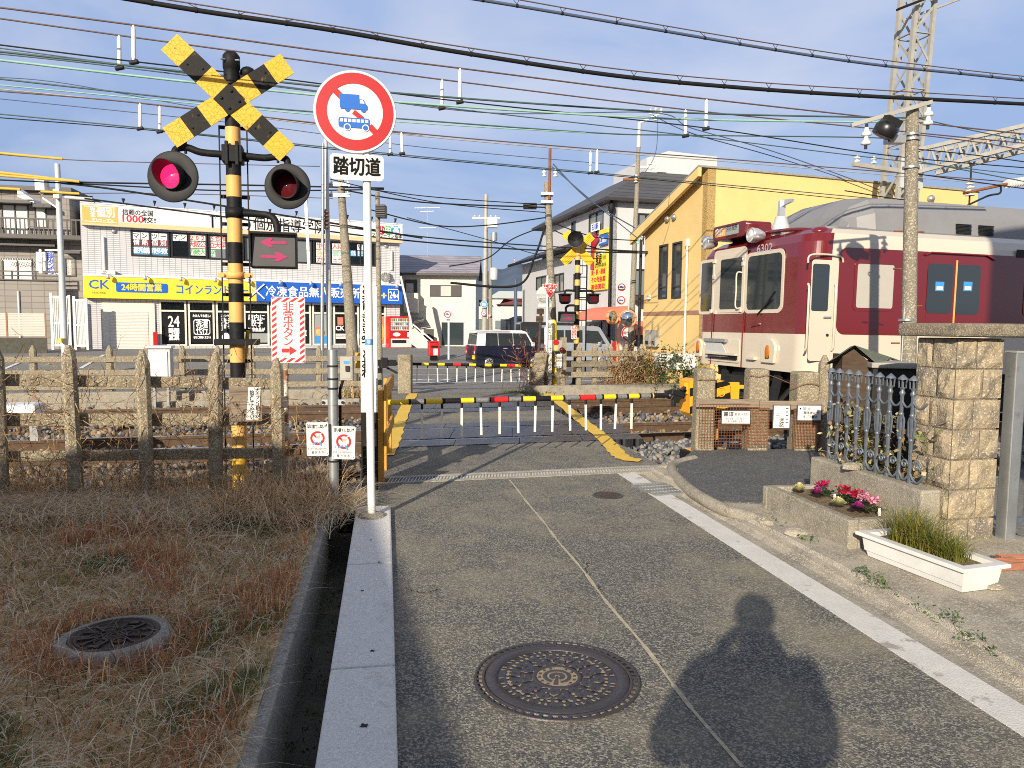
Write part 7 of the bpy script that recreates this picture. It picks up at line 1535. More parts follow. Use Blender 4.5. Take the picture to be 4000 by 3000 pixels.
b=MB();x_=-.088;z0=L_(3530,600)[2];b.tube([(x_+.012,-.02,z0),(x_,-.02,.2),(x_,-.02,-.1)],.012,M['steel'],8);b.build('conduit',t)
for py in(527,546,655,1250):z_=L_(3555,py)[2];b=MB();b.lathe([(.085,z_-.012),(.085,z_+.012)],M['steel'],20,(dx*z_/zt,0,0));b.build('band',t)
for py,s in((904,-1),(905,1),(1051,-1),(1195,1),(1341,-1)):z_=L_(3555,py)[2];b=MB();b.cyl((dx*z_/zt+s*.07,0,z_),(dx*z_/zt+s*.16,0,z_),.009,M['rust'],8);b.build('step_bolt',t)
tb=trk(3480,1250,17.2);tt=trk(3480,620,17.2);tp=trk(3545,-80,17.2)
t=thing('lattice_mast','grey riveted steel lattice mast carrying the overhead line gantry','mast',(tb.x,tb.y,0),R(15));hw=.29
b=MB();
def msec(z):f=max(0,(z-4)/(tp.z-4));return .36*f,hw*(1-.04*f)
zs=[0+i*(tp.z/15)for i in range(16)]
cor=lambda z:[(msec(z)[0]+sx*msec(z)[1],sy*msec(z)[1],z)for sx,sy in((-1,-1),(1,-1),(1,1),(-1,1))]
for k_ in range(4):b.beam(cor(0)[k_],cor(4)[k_],.10,.10,M['steel_old']);b.beam(cor(4)[k_],cor(tp.z)[k_],.10,.10,M['steel_old'])
b.build('legs',t);b=MB()
for i in range(15):
 c0,c1=cor(zs[i]),cor(zs[i+1])
 for k_ in range(4):
  k2=(k_+1)%4;b.beam(c0[k_]if i%2 else c0[k2],c1[k2]if i%2 else c1[k_],.06,.02,M['steel_old'],up=(0,1,0)if k_%2==0 else(1,0,0));
  if i%2:b.beam(c0[k_],c0[k2],.06,.02,M['steel_old'])
b.build('bracing',t)
MT=MW(t);zl,zh=loc_on(MT,3480,742)[1],loc_on(MT,3480,620)[1];b=MB();b.box(msec(zh)[0]-hw-.06,msec(zh)[0]+hw+.06,-hw-.08,-hw-.055,zl,zh,M['steel_pale']);b.build('gusset',t)
q0=loc_on(MT,3300,650);z_=q0[1];b=MB();b.beam((q0[0],-.3,z_),(0,-.3,z_-.1),.1,.1,M['steel_old'])
for x in(q0[0]+.12,q0[0]+.62):insul(b,(x,-.3,z_+.05),2,.08)
b.build('side_arm',t)
zz1=loc_on(MT,3600,10)[1];b=MB();b.beam((-.7,-.5,zz1-.5),(2.2,-.5,zz1+.75),.12,.05,M['black']);b.beam((.3,.5,zz1-.3),(3.2,.3,zz1+.9),.1,.05,M['steel_old']);b.build('top_arm',t)
g1=[trk(3586,585,16.6),trk(4080,473,14.2)];g2=[trk(3586,672,16.6),trk(4080,545,14.2)];off=TU*.55
t2=thing('gantry_truss','rusty grey lattice gantry beam running off the mast to the right','gantry',(0,0,0));b=MB()
for o_ in(off*0,off):
 b.beam(g1[0]+o_,g1[1]+o_,.09,.09,M['steel_old']);b.beam(g2[0]+o_,g2[1]+o_,.09,.09,M['steel_old']);n=9
 for i in range(n):
  pa=g1[0].lerp(g1[1],i/n)+o_;pb=g2[0].lerp(g2[1],(i+.5)/n)+o_;pc_=g1[0].lerp(g1[1],(i+1)/n)+o_;b.beam(pa,pb,.05,.02,M['steel_old'],up=(0,1,0));b.beam(pb,pc_,.05,.02,M['steel_old'],up=(0,1,0))
b.build('truss',t2)
i0=trk(3795,640,15.0);b=MB();insul(b,(i0.x,i0.y,i0.z-.75),4,.11,M['ceramic']);b.cyl((i0.x,i0.y,i0.z-1.1),(i0.x,i0.y,i0.z),.02,M['dark_metal']);b.build('insulator',t2)
b=MB();p0,p1=trk(3765,755,14.2),trk(3935,718,14.2);b.tube([p0,p1],.035,M['rust'],10);p2=trk(3998,708,14.2)
for i in range(7):f=i/6;q_=p1.lerp(p2,f);d_=(p2-p1).normalized()*.02;b.tube([q_-d_,q_+d_],.10,M['ceramic'],14)
b.tube(spline([trk(3780,802,14.2),trk(3860,765,14.2),trk(3905,755,14.2),trk(3910,730,14.2)],5),.022,M['dark_metal'],8);b.build('cantilever',t2)
t,MT,dx,zt=upole('utility_pole','thick leaning concrete pole in front of the shop',(1330,700),(1376,1362),19.5,.085,.145,M['pole_conc']);
for z_ in(zt-.15,zt-.4):b=MB();b.cbox(dx,-.1,z_,.5,.06,.08,M['steel']);insul(b,(dx-.2,-.1,z_),1);insul(b,(dx+.2,-.1,z_),1);b.build('bracket',t)
upole('steel_pole','thin old steel pole left of the taller galvanised pole before the shop',(1262,560),(1258,1375),19.2,.035,.045,M['steel'])
t,MT,dx,zt=upole('steel_pole','tall pale galvanised pole beside the leaning concrete pole',(1272,530),(1288,1358),19.4,.05,.07,M['steel_pale'])
b=MB();b.beam((dx-.5,-.05,zt-1.0),(dx-.42,-.05,zt-3.2),.07,.05,M['steel_pale']);insul(b,(dx,-.1,zt-2.2),5,.09,M['trim_brown']);b.build('fittings',t)
t,MT,dx,zt=upole('utility_pole','slim concrete pole with a black loudspeaker behind the white warning post',(1474,750),(1484,1410),18.2,.05,.062,M['pole_conc'])
b=MB();q_=loc_on(MT,1491,829);b.box(q_[0]-.10,q_[0]+.12,-.25,.05,q_[1]-.14,q_[1]+.14,M['black_plastic'])
for i in range(6):b.box(q_[0]-.09,q_[0]+.11,-.27,-.251,q_[1]-.11+i*.04,q_[1]-.09+i*.04,M['dark_metal'])
b.build('loudspeaker',t,bevel=.02)
t,MT,dx,zt=upole('utility_pole','concrete pole with a rusty pipe top behind the far stop sign',(2137,712),(2163,1372),18.6,.08,.105,M['pole_conc'])
b=MB();a=loc_on(MT,2148,582);b.tube([(dx+.06,-.09,zt-.5),(a[0],-.09,a[1])],.035,M['rust'],8)
for s in(-1,1):insul(b,(a[0]+s*.14,-.09,a[1]-.7),2,.06)
b.build('rusty_pipe',t)
b=MB();c0=loc_on(MT,2070,806);b.box(c0[0]-.17,c0[0]+.17,-.12,.06,c0[1]-.07,c0[1]+.07,M['black_plastic']);b.build('cable_joint',t,bevel=.02)
for z_ in(zt-.3,zt-.5):b=MB();b.cbox(dx,0,z_,.3,.3,.07,M['steel']);b.build('band',t)
t,MT,dx,zt=upole('utility_pole','tall pole with a pale upper half beside the yellow building',(2498,480),(2462,1390),25,.06,.115,M['pole_conc'])
b=MB();z0=loc_on(MT,2490,577)[1];f=z0/zt;b.tube([(dx*f,0,z0),(dx,0,zt+.01)],[.078,.068],M['steel_pale'],14);b.build('steel_top',t)
b=MB();a=loc_on(MT,2575,445);b.beam((dx,0,zt),(a[0],0,a[1]),.06,.06,M['steel_pale'])
for x,y in((2540,448),(2560,442),(2582,446),(2560,472)):q_=loc_on(MT,x,y);insul(b,(q_[0],-.05,q_[1]),2,.06)
b.build('top_arm',t)
for px,py,w_ in((2455,703,.6),(2515,655,.5)):q_=loc_on(MT,px,py);b=MB();b.cbox(q_[0]+.1,-.1,q_[1],w_,.06,.07,M['rust']if w_>.55 else M['steel_pale']);insul(b,(q_[0]+w_*.4,-.1,q_[1]-.1),3,.07);b.build('crossarm',t)
rr=random.Random(9);b=MB()
for i in range(12):q_=loc_on(MT,2500+rr.uniform(-25,35),900+rr.uniform(-12,40));q2=loc_on(MT,2500+rr.uniform(-30,40),905+rr.uniform(-12,45));b.tube(spline([(q_[0],-.15,q_[1]),((q_[0]+q2[0])/2,-.2,q2[1]-.1),(q2[0],-.15,q2[1])],4),.016,M[('cable_green','rust','ink_white','cable')[i%4]],5)
b.build('cable_tangle',t)
t,MT,dx,zt=upole('signal_pole','grey steel pole with traffic lights and a push-button crossing light',(224,641),(254,1390),31,.09,.115,M['steel_pale'],cat='traffic light')
def ped(x,y):return loc_on(MT,x/1.8438,500+y/1.8438,-.3)
b=MB()
for(x0,x1,y0,y1)in((258,328,890,960),(258,328,960,1030)):
 a=ped(x0,y0);c=ped(x1,y1);b.box(a[0],c[0],-.3,-.05,c[1]+.01,a[1]-.01,M['white_panel']);b.box(a[0]+.12,c[0]-.08,-.315,-.301,c[1]+.12,a[1]-.1,M['steel_old'])
 xm,zm=(a[0]+c[0])/2,(a[1]+c[1])/2;b.ell((xm,-.32,zm+.2),.05,.01,.06,M['ink_white'],8,6);b.box(xm-.06,xm+.06,-.325,-.316,zm-.25,zm+.13,M['ink_white'])
b.build('crossing_light',t,bevel=.01)
b=MB();a=ped(330,890);c=ped(373,1028);b.box(a[0],c[0],-.2,-.15,c[1],a[1],M['white_panel']);b.text('押ボタン式',(a[0]+c[0])/2,a[1]-.13,.2,M['ink_blue'],-.206,vert=True,step=(a[1]-c[1])/5.2,bold=.006);b.build('name_plate',t)
for y in(875,1045):a=ped(300,y);b=MB();b.beam((a[0],-.1,a[1]),(dx*.5,-.05,a[1]),.05,.05,M['steel']);b.build('arm',t)
b=MB();a=ped(280,465);c=ped(415,550);b.beam((a[0],-.3,a[1]),(dx*.8,0,c[1]),.05,.05,M['steel']);b.beam((a[0],-.1,a[1]-.15),(dx*.8,0,c[1]-.12),.05,.05,M['steel']);a=ped(440,490);c=ped(640,505);b.tube([(a[0],-.05,a[1]),(c[0],-.05,c[1])],.06,M['steel_pale'],10);b.build('lamp_arm',t)
b=MB();a=ped(150,440);c=ped(270,545);b.pxz([(a[0],a[1]-.1),(a[0],a[1]-.3),(c[0],c[1]),(c[0],a[1]-.4),(c[0]-.6,a[1])],-.5,-.1,M['white_panel']);b.box((a[0]+c[0])/2,c[0],-.6,-.1,c[1]+.1,a[1]-.4,M['alu']);b.build('lamp_head',t,bevel=.03)
b=MB();a=ped(262,368);c=ped(332,450);b.box(a[0],c[0],-.4,-.1,c[1],a[1],M['steel']);b.build('solar_panel',t);b=MB();a=ped(380,438);c=ped(425,505);b.box(a[0],c[0],-.3,-.1,c[1],a[1],M['white_panel']);b.build('control_box',t)
a=ped(420,1515);c=ped(442,1545);b=MB();b.box(a[0],c[0],-.3,-.1,c[1],a[1],M['yellow_store']);b.build('push_button',t)
t,MT,dx,zt=upole('utility_pole','far street pole with a transformer and pale crossarm down the road',(1899,760),(1892,1295),47,.13,.17,M['steel_old'])
P6=lambda x,y:(1500+x/2.37,800+y/2.37)
q_=loc_on(MT,*P6(945,125));b=MB();b.cbox(q_[0],-.1,q_[1],1.7,.1,.1,M['steel_pale'])
for s in(-.7,-.4,.3,.6):insul(b,(q_[0]+s,-.1,q_[1]),2,.08)
b.build('crossarm',t);q_=loc_on(MT,*P6(1005,170));b=MB();b.cbox(q_[0],-.2,q_[1],.6,.5,.6,M['steel_pale']);b.lathe([(.2,-.4),(.2,.1)],M['steel'],12,(q_[0]+.1,-.2,q_[1]-.7));b.build('transformer',t)
minisign(t,MT,*P6(925,922),14,-.3,'blue');minisign(t,MT,*P6(922,1005),11,-.3,'lorry')
t,MT,dx,zt=upole('utility_pole','second far street pole wound with cables behind the first',(1915,930),(1916,1290),52,.11,.14,M['pole_conc']);b=MB();q_=loc_on(MT,*P6(1015,640));b.lathe([(.28,-.4),(.28,.4),(0,.45)],M['steel_pale'],14,(q_[0],0,q_[1]));b.build('transformer',t);minisign(t,MT,*P6(978,1025),5.5,-.3,'20')
upole('utility_pole','slender blue-grey pole at the roadside before the grey building',(2014,1090),(2014,1300),47,.10,.12,M['cable_blue'])
sg=trk(2146,1400,17.4);t=thing('stop_sign','red triangular stop sign with a white pole at the far side','road sign',(sg.x,sg.y,0),R(8));MT=MW(t)
q_=[loc_on(MT,*P6(x,y),-.05)for x,y in((1460,733),(1612,733),(1536,870))];b=MB();b.pxz([q_[0],q_[2],q_[1]],-.05,-.03,M['white_panel']);cx=sum(p[0]for p in q_)/3;cz=sum(p[1]for p in q_)/3;q2=[(cx+(p[0]-cx)*.94,cz+(p[1]-cz)*.94)for p in q_];b.add([(p[0],-.054,p[1])for p in(q2[0],q2[2],q2[1])],[(0,1,2)],M['red_sign']);b.text('止まれ',cx,cz+.075,.11,M['ink_white'],-.057,.34);b.text('STOP',cx,cz-.04,.09,M['ink_white'],-.057,.24);b.build('sign_plate',t)
b=MB();x_=loc_on(MT,*P6(1512,800))[0];b.tube([(x_,0,.4),(x_,0,q_[0][1]+.2)],.025,M['white_paint'],8);b.build('pole',t)
for px,py,w_ in((1487,830,'d'),(1490,903,'r')):x_,z_=loc_on(MT,*P6(px,py),.08);b=MB();(b.disc(.2,M['steel_pale'],(x_,.08,z_),'Y',24)if w_=='d' else b.box(x_-.16,x_+.16,.08,.09,z_-.11,z_+.11,M['steel_pale']));b.build('back_plate',t)
P7l=lambda MT,x,y,d=0:loc_on(MT,*P7(x,y),d)
wq=trk(*P7(355,1235),17.2);t=thing('marker_post','white square post with brushed letters beside the far railing','post',(wq.x,wq.y,0),R(8));MT=MW(t);a=P7l(MT,342,945);c=P7l(MT,370,1240);b=MB();b.box(a[0],c[0],0,.1,.0,a[1],M['white_panel']);b.box(a[0]+.004,c[0]-.004,.004,.09,-.3,-.0,M['black']);b.text('踏切道 土師ノ里第二号',(a[0]+c[0])/2,a[1]-.15,.10,M['ink'],-.004,vert=True,step=.135);b.build('post',t)
t=thing('yellow_bollard','tall yellow painted post next to the white marker post','post',trk(*P7(395,1440),17.5),R(8));MT=MW(t);a=P7l(MT,375,945);c=P7l(MT,402,1430);b=MB();b.tube([(0,0,-.4),(-.04,0,a[1]-.08),(-.04,0,a[1])],[.075,.072,.03],M['yellow_store'],12);b.build('post',t)
t=thing('emergency_box','beige emergency call box with a yellow plate on the far railing','emergency box',trk(*P7(430,1250),17.0),R(10));MT=MW(t);a=P7l(MT,392,1135);c=P7l(MT,472,1240);b=MB();b.box(a[0],c[0],0,.2,c[1],a[1],M['steel_old']);b.build('case',t,bevel=.02);d_=P7l(MT,420,1235);b=MB();b.box(a[0]+.01,d_[0],-.01,-.001,c[1]+.02,a[1]-.02,M['yellow_store']);zc=(a[1]+c[1])/2;b.disc(.07,M['red_sign'],((a[0]+d_[0])/2,-.013,zc+.08),'Y',16);b.text('SOS',(a[0]+d_[0])/2,zc-.12,.07,M['ink'],-.013,.14);b.build('plate',t);d_=P7l(MT,458,1222);b=MB();b.ell((d_[0],-.06,d_[1]),.07,.07,.06,M['dark_red'],12,8);b.build('red_lamp',t)
a=P7l(MT,412,1262);c=P7l(MT,460,1390);b=MB();b.box(a[0],c[0],-.03,-.01,c[1],a[1],M['paper']);
for i in range(3):b.text('踏切に異常の',(a[0]+c[0])/2+(i-1)*.06,a[1]-.09,.05,M['ink'],-.034,vert=True,step=.072)
b.build('notice',t)
b=MB();d_=P7l(MT,478,1400);b.box(d_[0]-.07,d_[0]+.07,.02,.14,-.4,P7l(MT,478,1110)[1],M['conc_fence']);b.build('post',t)
t=thing('guide_sign','brown wooden guide sign on a leaning dark post near the far gate','sign',trk(*P7(245,1250),18.0),R(10));MT=MW(t);a=P7l(MT,270,840);b=MB();b.tube([(0,0,-.2),(a[0],0,a[1])],.035,M['wood_dark'],8);b.build('post',t)
for(x0,y0,x1,y1)in((230,842,295,895),(225,912,290,965)):p,q_=P7l(MT,x0,y0,-.05),P7l(MT,x1,y1,-.05);b=MB();b.box(p[0],q_[0],-.06,-.03,q_[1],p[1],M['wood_dark']);b.build('board',t)
t=thing('traffic_mirror','pair of round orange-rimmed traffic mirrors on an orange post','traffic mirror',trk(*P7(975,1340),23.5),R(8));MT=MW(t);a=P7l(MT,992,880);b=MB();b.tube([(0,0,-.4),(a[0],0,a[1])],.045,M['orange_mirror'],10);b.build('post',t)
for(x7,y7,r7,ya)in((932,920,50,25),(1072,935,62,-20)):
 p=P7l(MT,x7,y7,-.2);r_=r7/2.37*26.5/F;b=MB(Matrix.Translation((p[0],-.2,p[1]))@Matrix.Rotation(R(ya),4,'Z'));b.lathe([(r_+.05,.06),(r_+.05,-.05),(r_+.015,-.06),(r_,-.03)],M['orange_mirror'],32,axis='Y');b.disc(r_+.04,M['steel'],(0,.05,0),'Y',32);o_=b.build('mirror_housing',t);b=MB(Matrix.Translation((p[0],-.2,p[1]))@Matrix.Rotation(R(ya),4,'Z'));b.lathe([(0,-.10),(r_*.4,-.09),(r_*.8,-.055),(r_,-.03)],M['mirror'],32,axis='Y');b.build('mirror_face',o_)
t=thing('sign_stack','pair of round no-lorry signs fixed to a white mast by the grey building','road sign',trk(*P7(1085,1200),25.5),R(8));MT=MW(t);b=MB();a=P7l(MT,1088,790);b.tube([(0,0,-.4),(a[0],0,a[1])],.06,M['steel_pale'],10);b.build('mast',t);minisign(t,MT,*P7(1015,645),15.5,-.15,'lorry');minisign(t,MT,*P7(1010,765),16.5,-.15,'bus')
p,q_=P7l(MT,978,686,-.15),P7l(MT,1048,724,-.15);b=MB();b.box(p[0],q_[0],-.16,-.14,q_[1],p[1],M['white_panel']);b.box(p[0]+.1,q_[0]-.05,-.165,-.161,q_[1]+.08,p[1]-.08,M['shutter']);b.build('name_plate',t)
b=MB();p=P7l(MT,1083,1073,-.1);b.disc(.28,M['white_panel'],(p[0],-.1,p[1]),'Y',24);b.disc(.27,M['ink_red'],(p[0],-.105,p[1]),'Y',24,.22);b.text('飛び出し',p[0],p[1],.12,M['ink_red'],-.11,.4);b.build('round_notice',t)
t=thing('red_banner','dark red upright board standing by the mirror post','sign',trk(*P7(962,1250),24.5),R(8));MT=MW(t);p,q_=P7l(MT,935,1148),P7l(MT,965,1245);b=MB();b.box(p[0],q_[0],0,.1,-.4,p[1],M['red_box']);b.box(q_[0]+.005,q_[0]+.3,.02,.12,-.4,p[1],M['white_panel']);b.build('board',t)
def wire(name,label,pts,d,r,m,cat='overhead wire',group=None,d2=None,hang=None,n=10,yoff=None):
 P=[trk(x,y,d if d2 is None else d+(d2-d)*i/(len(pts)-1))for i,(x,y)in enumerate(pts)]
 t=MB();t.tube(spline(P,n),r,m,6);o=t.build(name,label=label,cat=cat,group=group)
 if hang:
  for(x0,y0,x1,y1)in hang:
   b=MB();a,c=trk(x0,y0,d),trk(x1,y1,d);b.tube([a,a.lerp(c,.12),a.lerp(c,.9),c],[.010,.026,.026,.012],M['ink_white'],8);b.tube([c-Vector((.05,0,.02)),c+Vector((.05,0,.0))],.03,M['dark_metal'],6);b.build('dropper',o)
 return o
G1,G2,G3,G4='near catenary wires','far catenary wires','feeder wires along the railway','telephone and power lines of the town'
DN,DF2=(D1+D2)/2,(D3+D4)/2
wire('messenger_wire','highest rust-brown catenary wire crossing behind the crossbuck top',((-60,22),(525,98),(1300,205),(1800,267),(2600,368),(3400,458),(4060,530)),DN,.011,M['cable_brown'],group=G1,hang=((521,98,523,240),(1797,267,1796,395),(2760,386,2758,500)))
wire('messenger_wire','second rust-brown catenary wire just below the highest',((-60,64),(465,138),(1300,252),(1727,311),(2678,428),(3440,505),(4060,565)),DN+.45,.010,M['cable_brown'],group=G1,hang=((465,138,467,262),(1727,311,1726,419),(2678,428,2678,528)))
wire('contact_wire','upper dark contact wire over the near track with two black connector clamps',((-60,168),(520,240),(1000,295),(1797,396),(2758,500),(3460,606),(4060,660)),DN,.009,M['cable'],group=G1)
wire('contact_wire','lower dark contact wire over the near track',((-60,205),(466,262),(1726,419),(2678,528),(3400,615),(4060,690)),DN+.45,.008,M['cable_dgreen'],group=G1)
wire('messenger_wire','faded brown catenary wire low over the far track',((-60,352),(550,403),(1535,513),(2330,583),(2970,632),(4060,720)),DF2,.011,M['cable_brown'],group=G2,hang=((547,403,547,500),(1568,516,1571,598),(2333,583,2331,671)))
wire('messenger_wire','pale silver catenary wire beside the faded brown one',((-60,342),(624,412),(1525,520),(2307,590),(2970,642),(4060,735)),DF2+.5,.010,M['steel_old'],group=G2,hang=((624,412,624,512),(1525,520,1524,600),(2307,590,2306,673)))
wire('contact_wire','dark contact wire low over the far track',((-60,440),(547,499),(1525,600),(2307,673),(3440,778),(4060,835)),DF2,.010,M['cable_dgreen'],group=G2)
wire('contact_wire','second contact wire just under the first over the far track',((-60,455),(624,512),(1524,606),(2690,715),(4060,858)),DF2+.5,.009,M['cable'],group=G2)
for i,(lb,pts,m,r)in enumerate((('thick dark green feeder, top one of the four',((-60,195),(770,285),(1517,361),(2600,437),(3400,458),(3620,460)),'cable_dgreen',.016),('thick pale verdigris feeder below the top dark green one',((-60,228),(770,323),(1535,397),(2600,463),(3560,478)),'cable_green',.018),('dark green feeder, third from the top',((-60,302),(770,393),(1235,438),(2290,517),(2678,528),(3385,537),(3500,550)),'cable_dgreen',.016),('thin pale green feeder ending at the ball clamp',((-60,327),(770,405),(1545,475),(2290,519)),'cable_green',.013))):
 wire('feeder_wire',lb,pts,9.2 if i<2 else 15.6,r*(.72 if i<2 else .9),M[m],group=G3)
for i,pts in enumerate((((-60,300),(250,240+85),(900,440),(1650,530)),((-60,380),(1000,490),(1650,575),(2480,650)))):wire('thin_wire',('thin slate wire sloping through the middle of the sky','lower thin slate wire passing the tall pale-topped pole')[i],pts,17,.008,M['cable_blue'],group=G3)
wire('blue_wire','dark blue wire with white spacers leading down to the yellow building',((-60,180),(420,245),(1200,350),(1900,440),(2550,440),(2700,500),(3000,585),(3300,690),(3480,760)),19,.013,M['cable_blue'],group=G3)
wire('blue_wire','second dark blue wire sagging below the spaced one',((2550,450),(2700,520),(3000,605),(3300,700),(3480,775)),19.2,.012,M['cable_blue'],group=G3)
for i,pts in enumerate((((3586,462),(3850,520),(4060,560)),((3586,526),(3850,560),(4060,600)),((3586,583),(3800,605),(4060,640)),((3586,630),(4060,720)),((3586,680),(4060,745)),((3300,745),(3600,790),(4060,835)))):wire('railway_wire',('dark wire from the pole-top insulator to the right edge','brown wire just under the insulator wire at the right edge','wire passing over the gantry truss','wire passing under the gantry truss','lower wire between the truss and the yellow roof','lowest wire in front of the yellow wall above the train')[i],pts,13,.011,M[('cable_dgreen','cable_brown','cable','cable_dgreen','cable','cable')[i]],group=G3)
def bundle(lb,pts,mpts,d,r,m,step):
 t=thing('cable_bundle',lb,'cable');P=spline([trk(x,y,d)for x,y in pts],14);Q=spline([trk(x,y,d)for x,y in mpts],14)
 b=MB();b.tube(P,r,m,10);b.build('cable',t);b=MB();b.tube(Q,.006,M['cable_brown'],6);b.build('messenger',t);b=MB()
 for i in range(3,len(P)-2,step):
  p=P[i];q_=min(Q,key=lambda v:(v-p).length);d_=(P[i+1]-p).normalized();b2=MB();b2.tube([p-d_*.012,p+d_*.012],r*1.15,M['cable'],10);b2.build('tape',t)
  for s in(-1,1):b.tube([p+Vector((0,0,r)),q_+d_*(.035*s)],.003,M['cable'],5)
 b.build('ties',t)
bundle('thick black lashed cable across the top of the sky',((380,-25),(800,45),(1300,118),(1800,205),(2400,295),(2900,343),(3400,376),(4080,410)),((500,-25),(1300,100),(1800,182),(2400,268),(2900,317),(3400,350),(4080,390)),7.6,.021,M['cable'],5)
bundle('thinner black lashed cable high at the top right',((1750,-20),(2050,28),(2600,122),(3000,190),(3400,250),(3800,292),(4080,322)),((1950,-15),(2200,30),(2600,101),(3000,168),(3400,228),(3800,277),(4080,306)),7.9,.016,M['cable_blue'],5)
for i,(pts,m,r,lb)in enumerate(((((-60,598),(250,623),(600,635),(1250,650)),'cable_brown',.012,'brown wire with a yellow cover above the traffic light pole'),(((-60,680),(200,698),(320,712),(900,722),(1500,735)),'cable',.024,'twisted black line passing the top of the traffic light pole'),(((-60,700),(400,722),(900,745),(1500,740)),'cable',.02,'black line just below the twisted one'),(((240,715),(520,750),(1300,872),(1650,930)),'cable',.028,'heavy black cable sloping down across the school sign'),(((330,775),(900,850),(1500,930),(2050,975),(2600,990)),'cable',.024,'heavy black cable running above the cream house roof'),(((1290,880),(1700,930),(2100,960),(2560,985)),'cable',.02,'black cable parallel to the heavy one towards the far signal'),(((-60,760),(600,755),(1300,775)),'cable_brown',.012,'thin brown wire low behind the lit lamp'),(((1330,740),(1650,790),(2130,810)),'cable',.018,'black line reaching the cable joint on the stop sign pole'),(((1330,725),(1700,770),(2130,800)),'cable',.012,'thin line just above the one to the cable joint'),(((1590,850),(1900,935),(2130,1000),(2350,1010)),'cable',.012,'thin line from the shop corner towards the grey building'),(((1290,700),(1700,790),(2130,830)),'cable',.012,'thin line sagging from the pale galvanised pole to the stop sign pole'),(((1450,820),(1700,880),(1900,880),(2130,850)),'cable',.016,'dark line sagging behind the loudspeaker pole'),(((2160,870),(2320,925),(2490,940)),'cable',.014,'short dark line crossing the grey building wall'),(((2165,900),(2330,970),(2490,985)),'cable',.014,'second short dark line crossing the grey building wall'),(((2570,450),(2560,600),(2500,700)),'cable_blue',.010,'loose wire hanging from the pale pole top'),(((2155,650),(2330,800),(2490,930)),'cable_blue',.012,'second slack wire from the rusty pipe'),(((2160,640),(2300,780),(2480,890)),'cable_blue',.016,'slack slate wires from the rusty pipe to the tangled pole'),(((2130,880),(2090,1000),(2020,1115),(1760,1105)),'cable',.03,'thick looped cable dropping from the stop sign pole to the street'),(((1755,1040),(1900,1010),(2000,935),(2110,890)),'cable',.02,'cable rising from the cream house roof'))):
 wire('power_line',lb,pts,23 if i not in(7,8,10,11,12,13,14,15,16,17)else 18.6,r,M[m],'power line',G4)
for i,pts in enumerate((((-60,592),(60,604),(245,621)),((-60,668),(100,685),(310,710)),((-60,680),(120,695),(300,708)),((-60,732),(80,740)),((160,748),(310,757)))):wire('cable_cover',('yellow sleeve on the topmost brown wire at the left edge','thick yellow sleeve on the twisted line','yellow sleeve just below the thick one','short yellow sleeve at the left edge above the tiled house','short yellow sleeve right of the traffic light pole')[i],pts,22.9,.036,M['cable_yellow'],'cable cover','yellow sleeves on the town lines')
# - garden corner on the right
A_=gnd(1655*V_,1100*V_,.06);B_2=gnd(3313,2142,.06);yawb=math.atan2(B_2.y-A_.y,B_2.x-A_.x);LB=(B_2-A_).length
t=thing('flower_bed','low weathered concrete flower bed along the gutter','flower bed',(A_.x,A_.y,0),yawb);MB_=MW(t);zB2=loc_on(MB_,3300,2025,0)[1];BW=.46
b=MB();b.box(0,LB,0,.075,-.1,zB2,M['conc']);b.box(-.07,0,0,BW,-.1,zB2-.01,M['conc']);b.box(LB-.075,LB,.075,BW,-.1,zB2,M['conc']);b.build('concrete_edge',t,bevel=.012)
b=MB();n=14;vs=[(LB*i/n,.075+(BW-.075)*j/6,zB2-.05+.03*math.sin(i*1.7+j)*math.cos(j*2.1))for i in range(n+1)for j in range(7)];b.add(vs,[(i*7+j,i*7+j+1,i*7+j+8,i*7+j+7)[::-1]for i in range(n)for j in range(6)],M['soil'],True);b.build('soil',t)
t=thing('garden_wall','taller grey concrete wall carrying the iron railing behind the flower bed','wall',(A_.x,A_.y,0),yawb);zW=loc_on(MB_,3180,1795,BW)[1];zW2=loc_on(MB_,3545,1890,BW)[1];print('wall',zB2,zW,zW2,LB)
zW=(zW+zW2)/2;xw0=loc_on(MB_,3165,1800,BW)[0];b=MB();b.box(xw0,LB+.1,BW,BW+.15,-.1,zW,M['conc']);b.build('wall_body',t,bevel=.015)
t=thing('iron_railing','ornate blue-grey cast iron railing with lantern finials on the garden wall','railing',(A_.x,A_.y,0),yawb);yF=BW+.08;P5=lambda x,y:(3100+x/1.3822,1200+y/1.3825)
bx=[loc_on(MB_,*P5(x,600),yF)[0]for x in(195,238,290,340,397,455,515,580,640)];zt_=loc_on(MB_,*P5(345,340),yF)[1];IF=M['iron_fence'];HH=zt_-zW
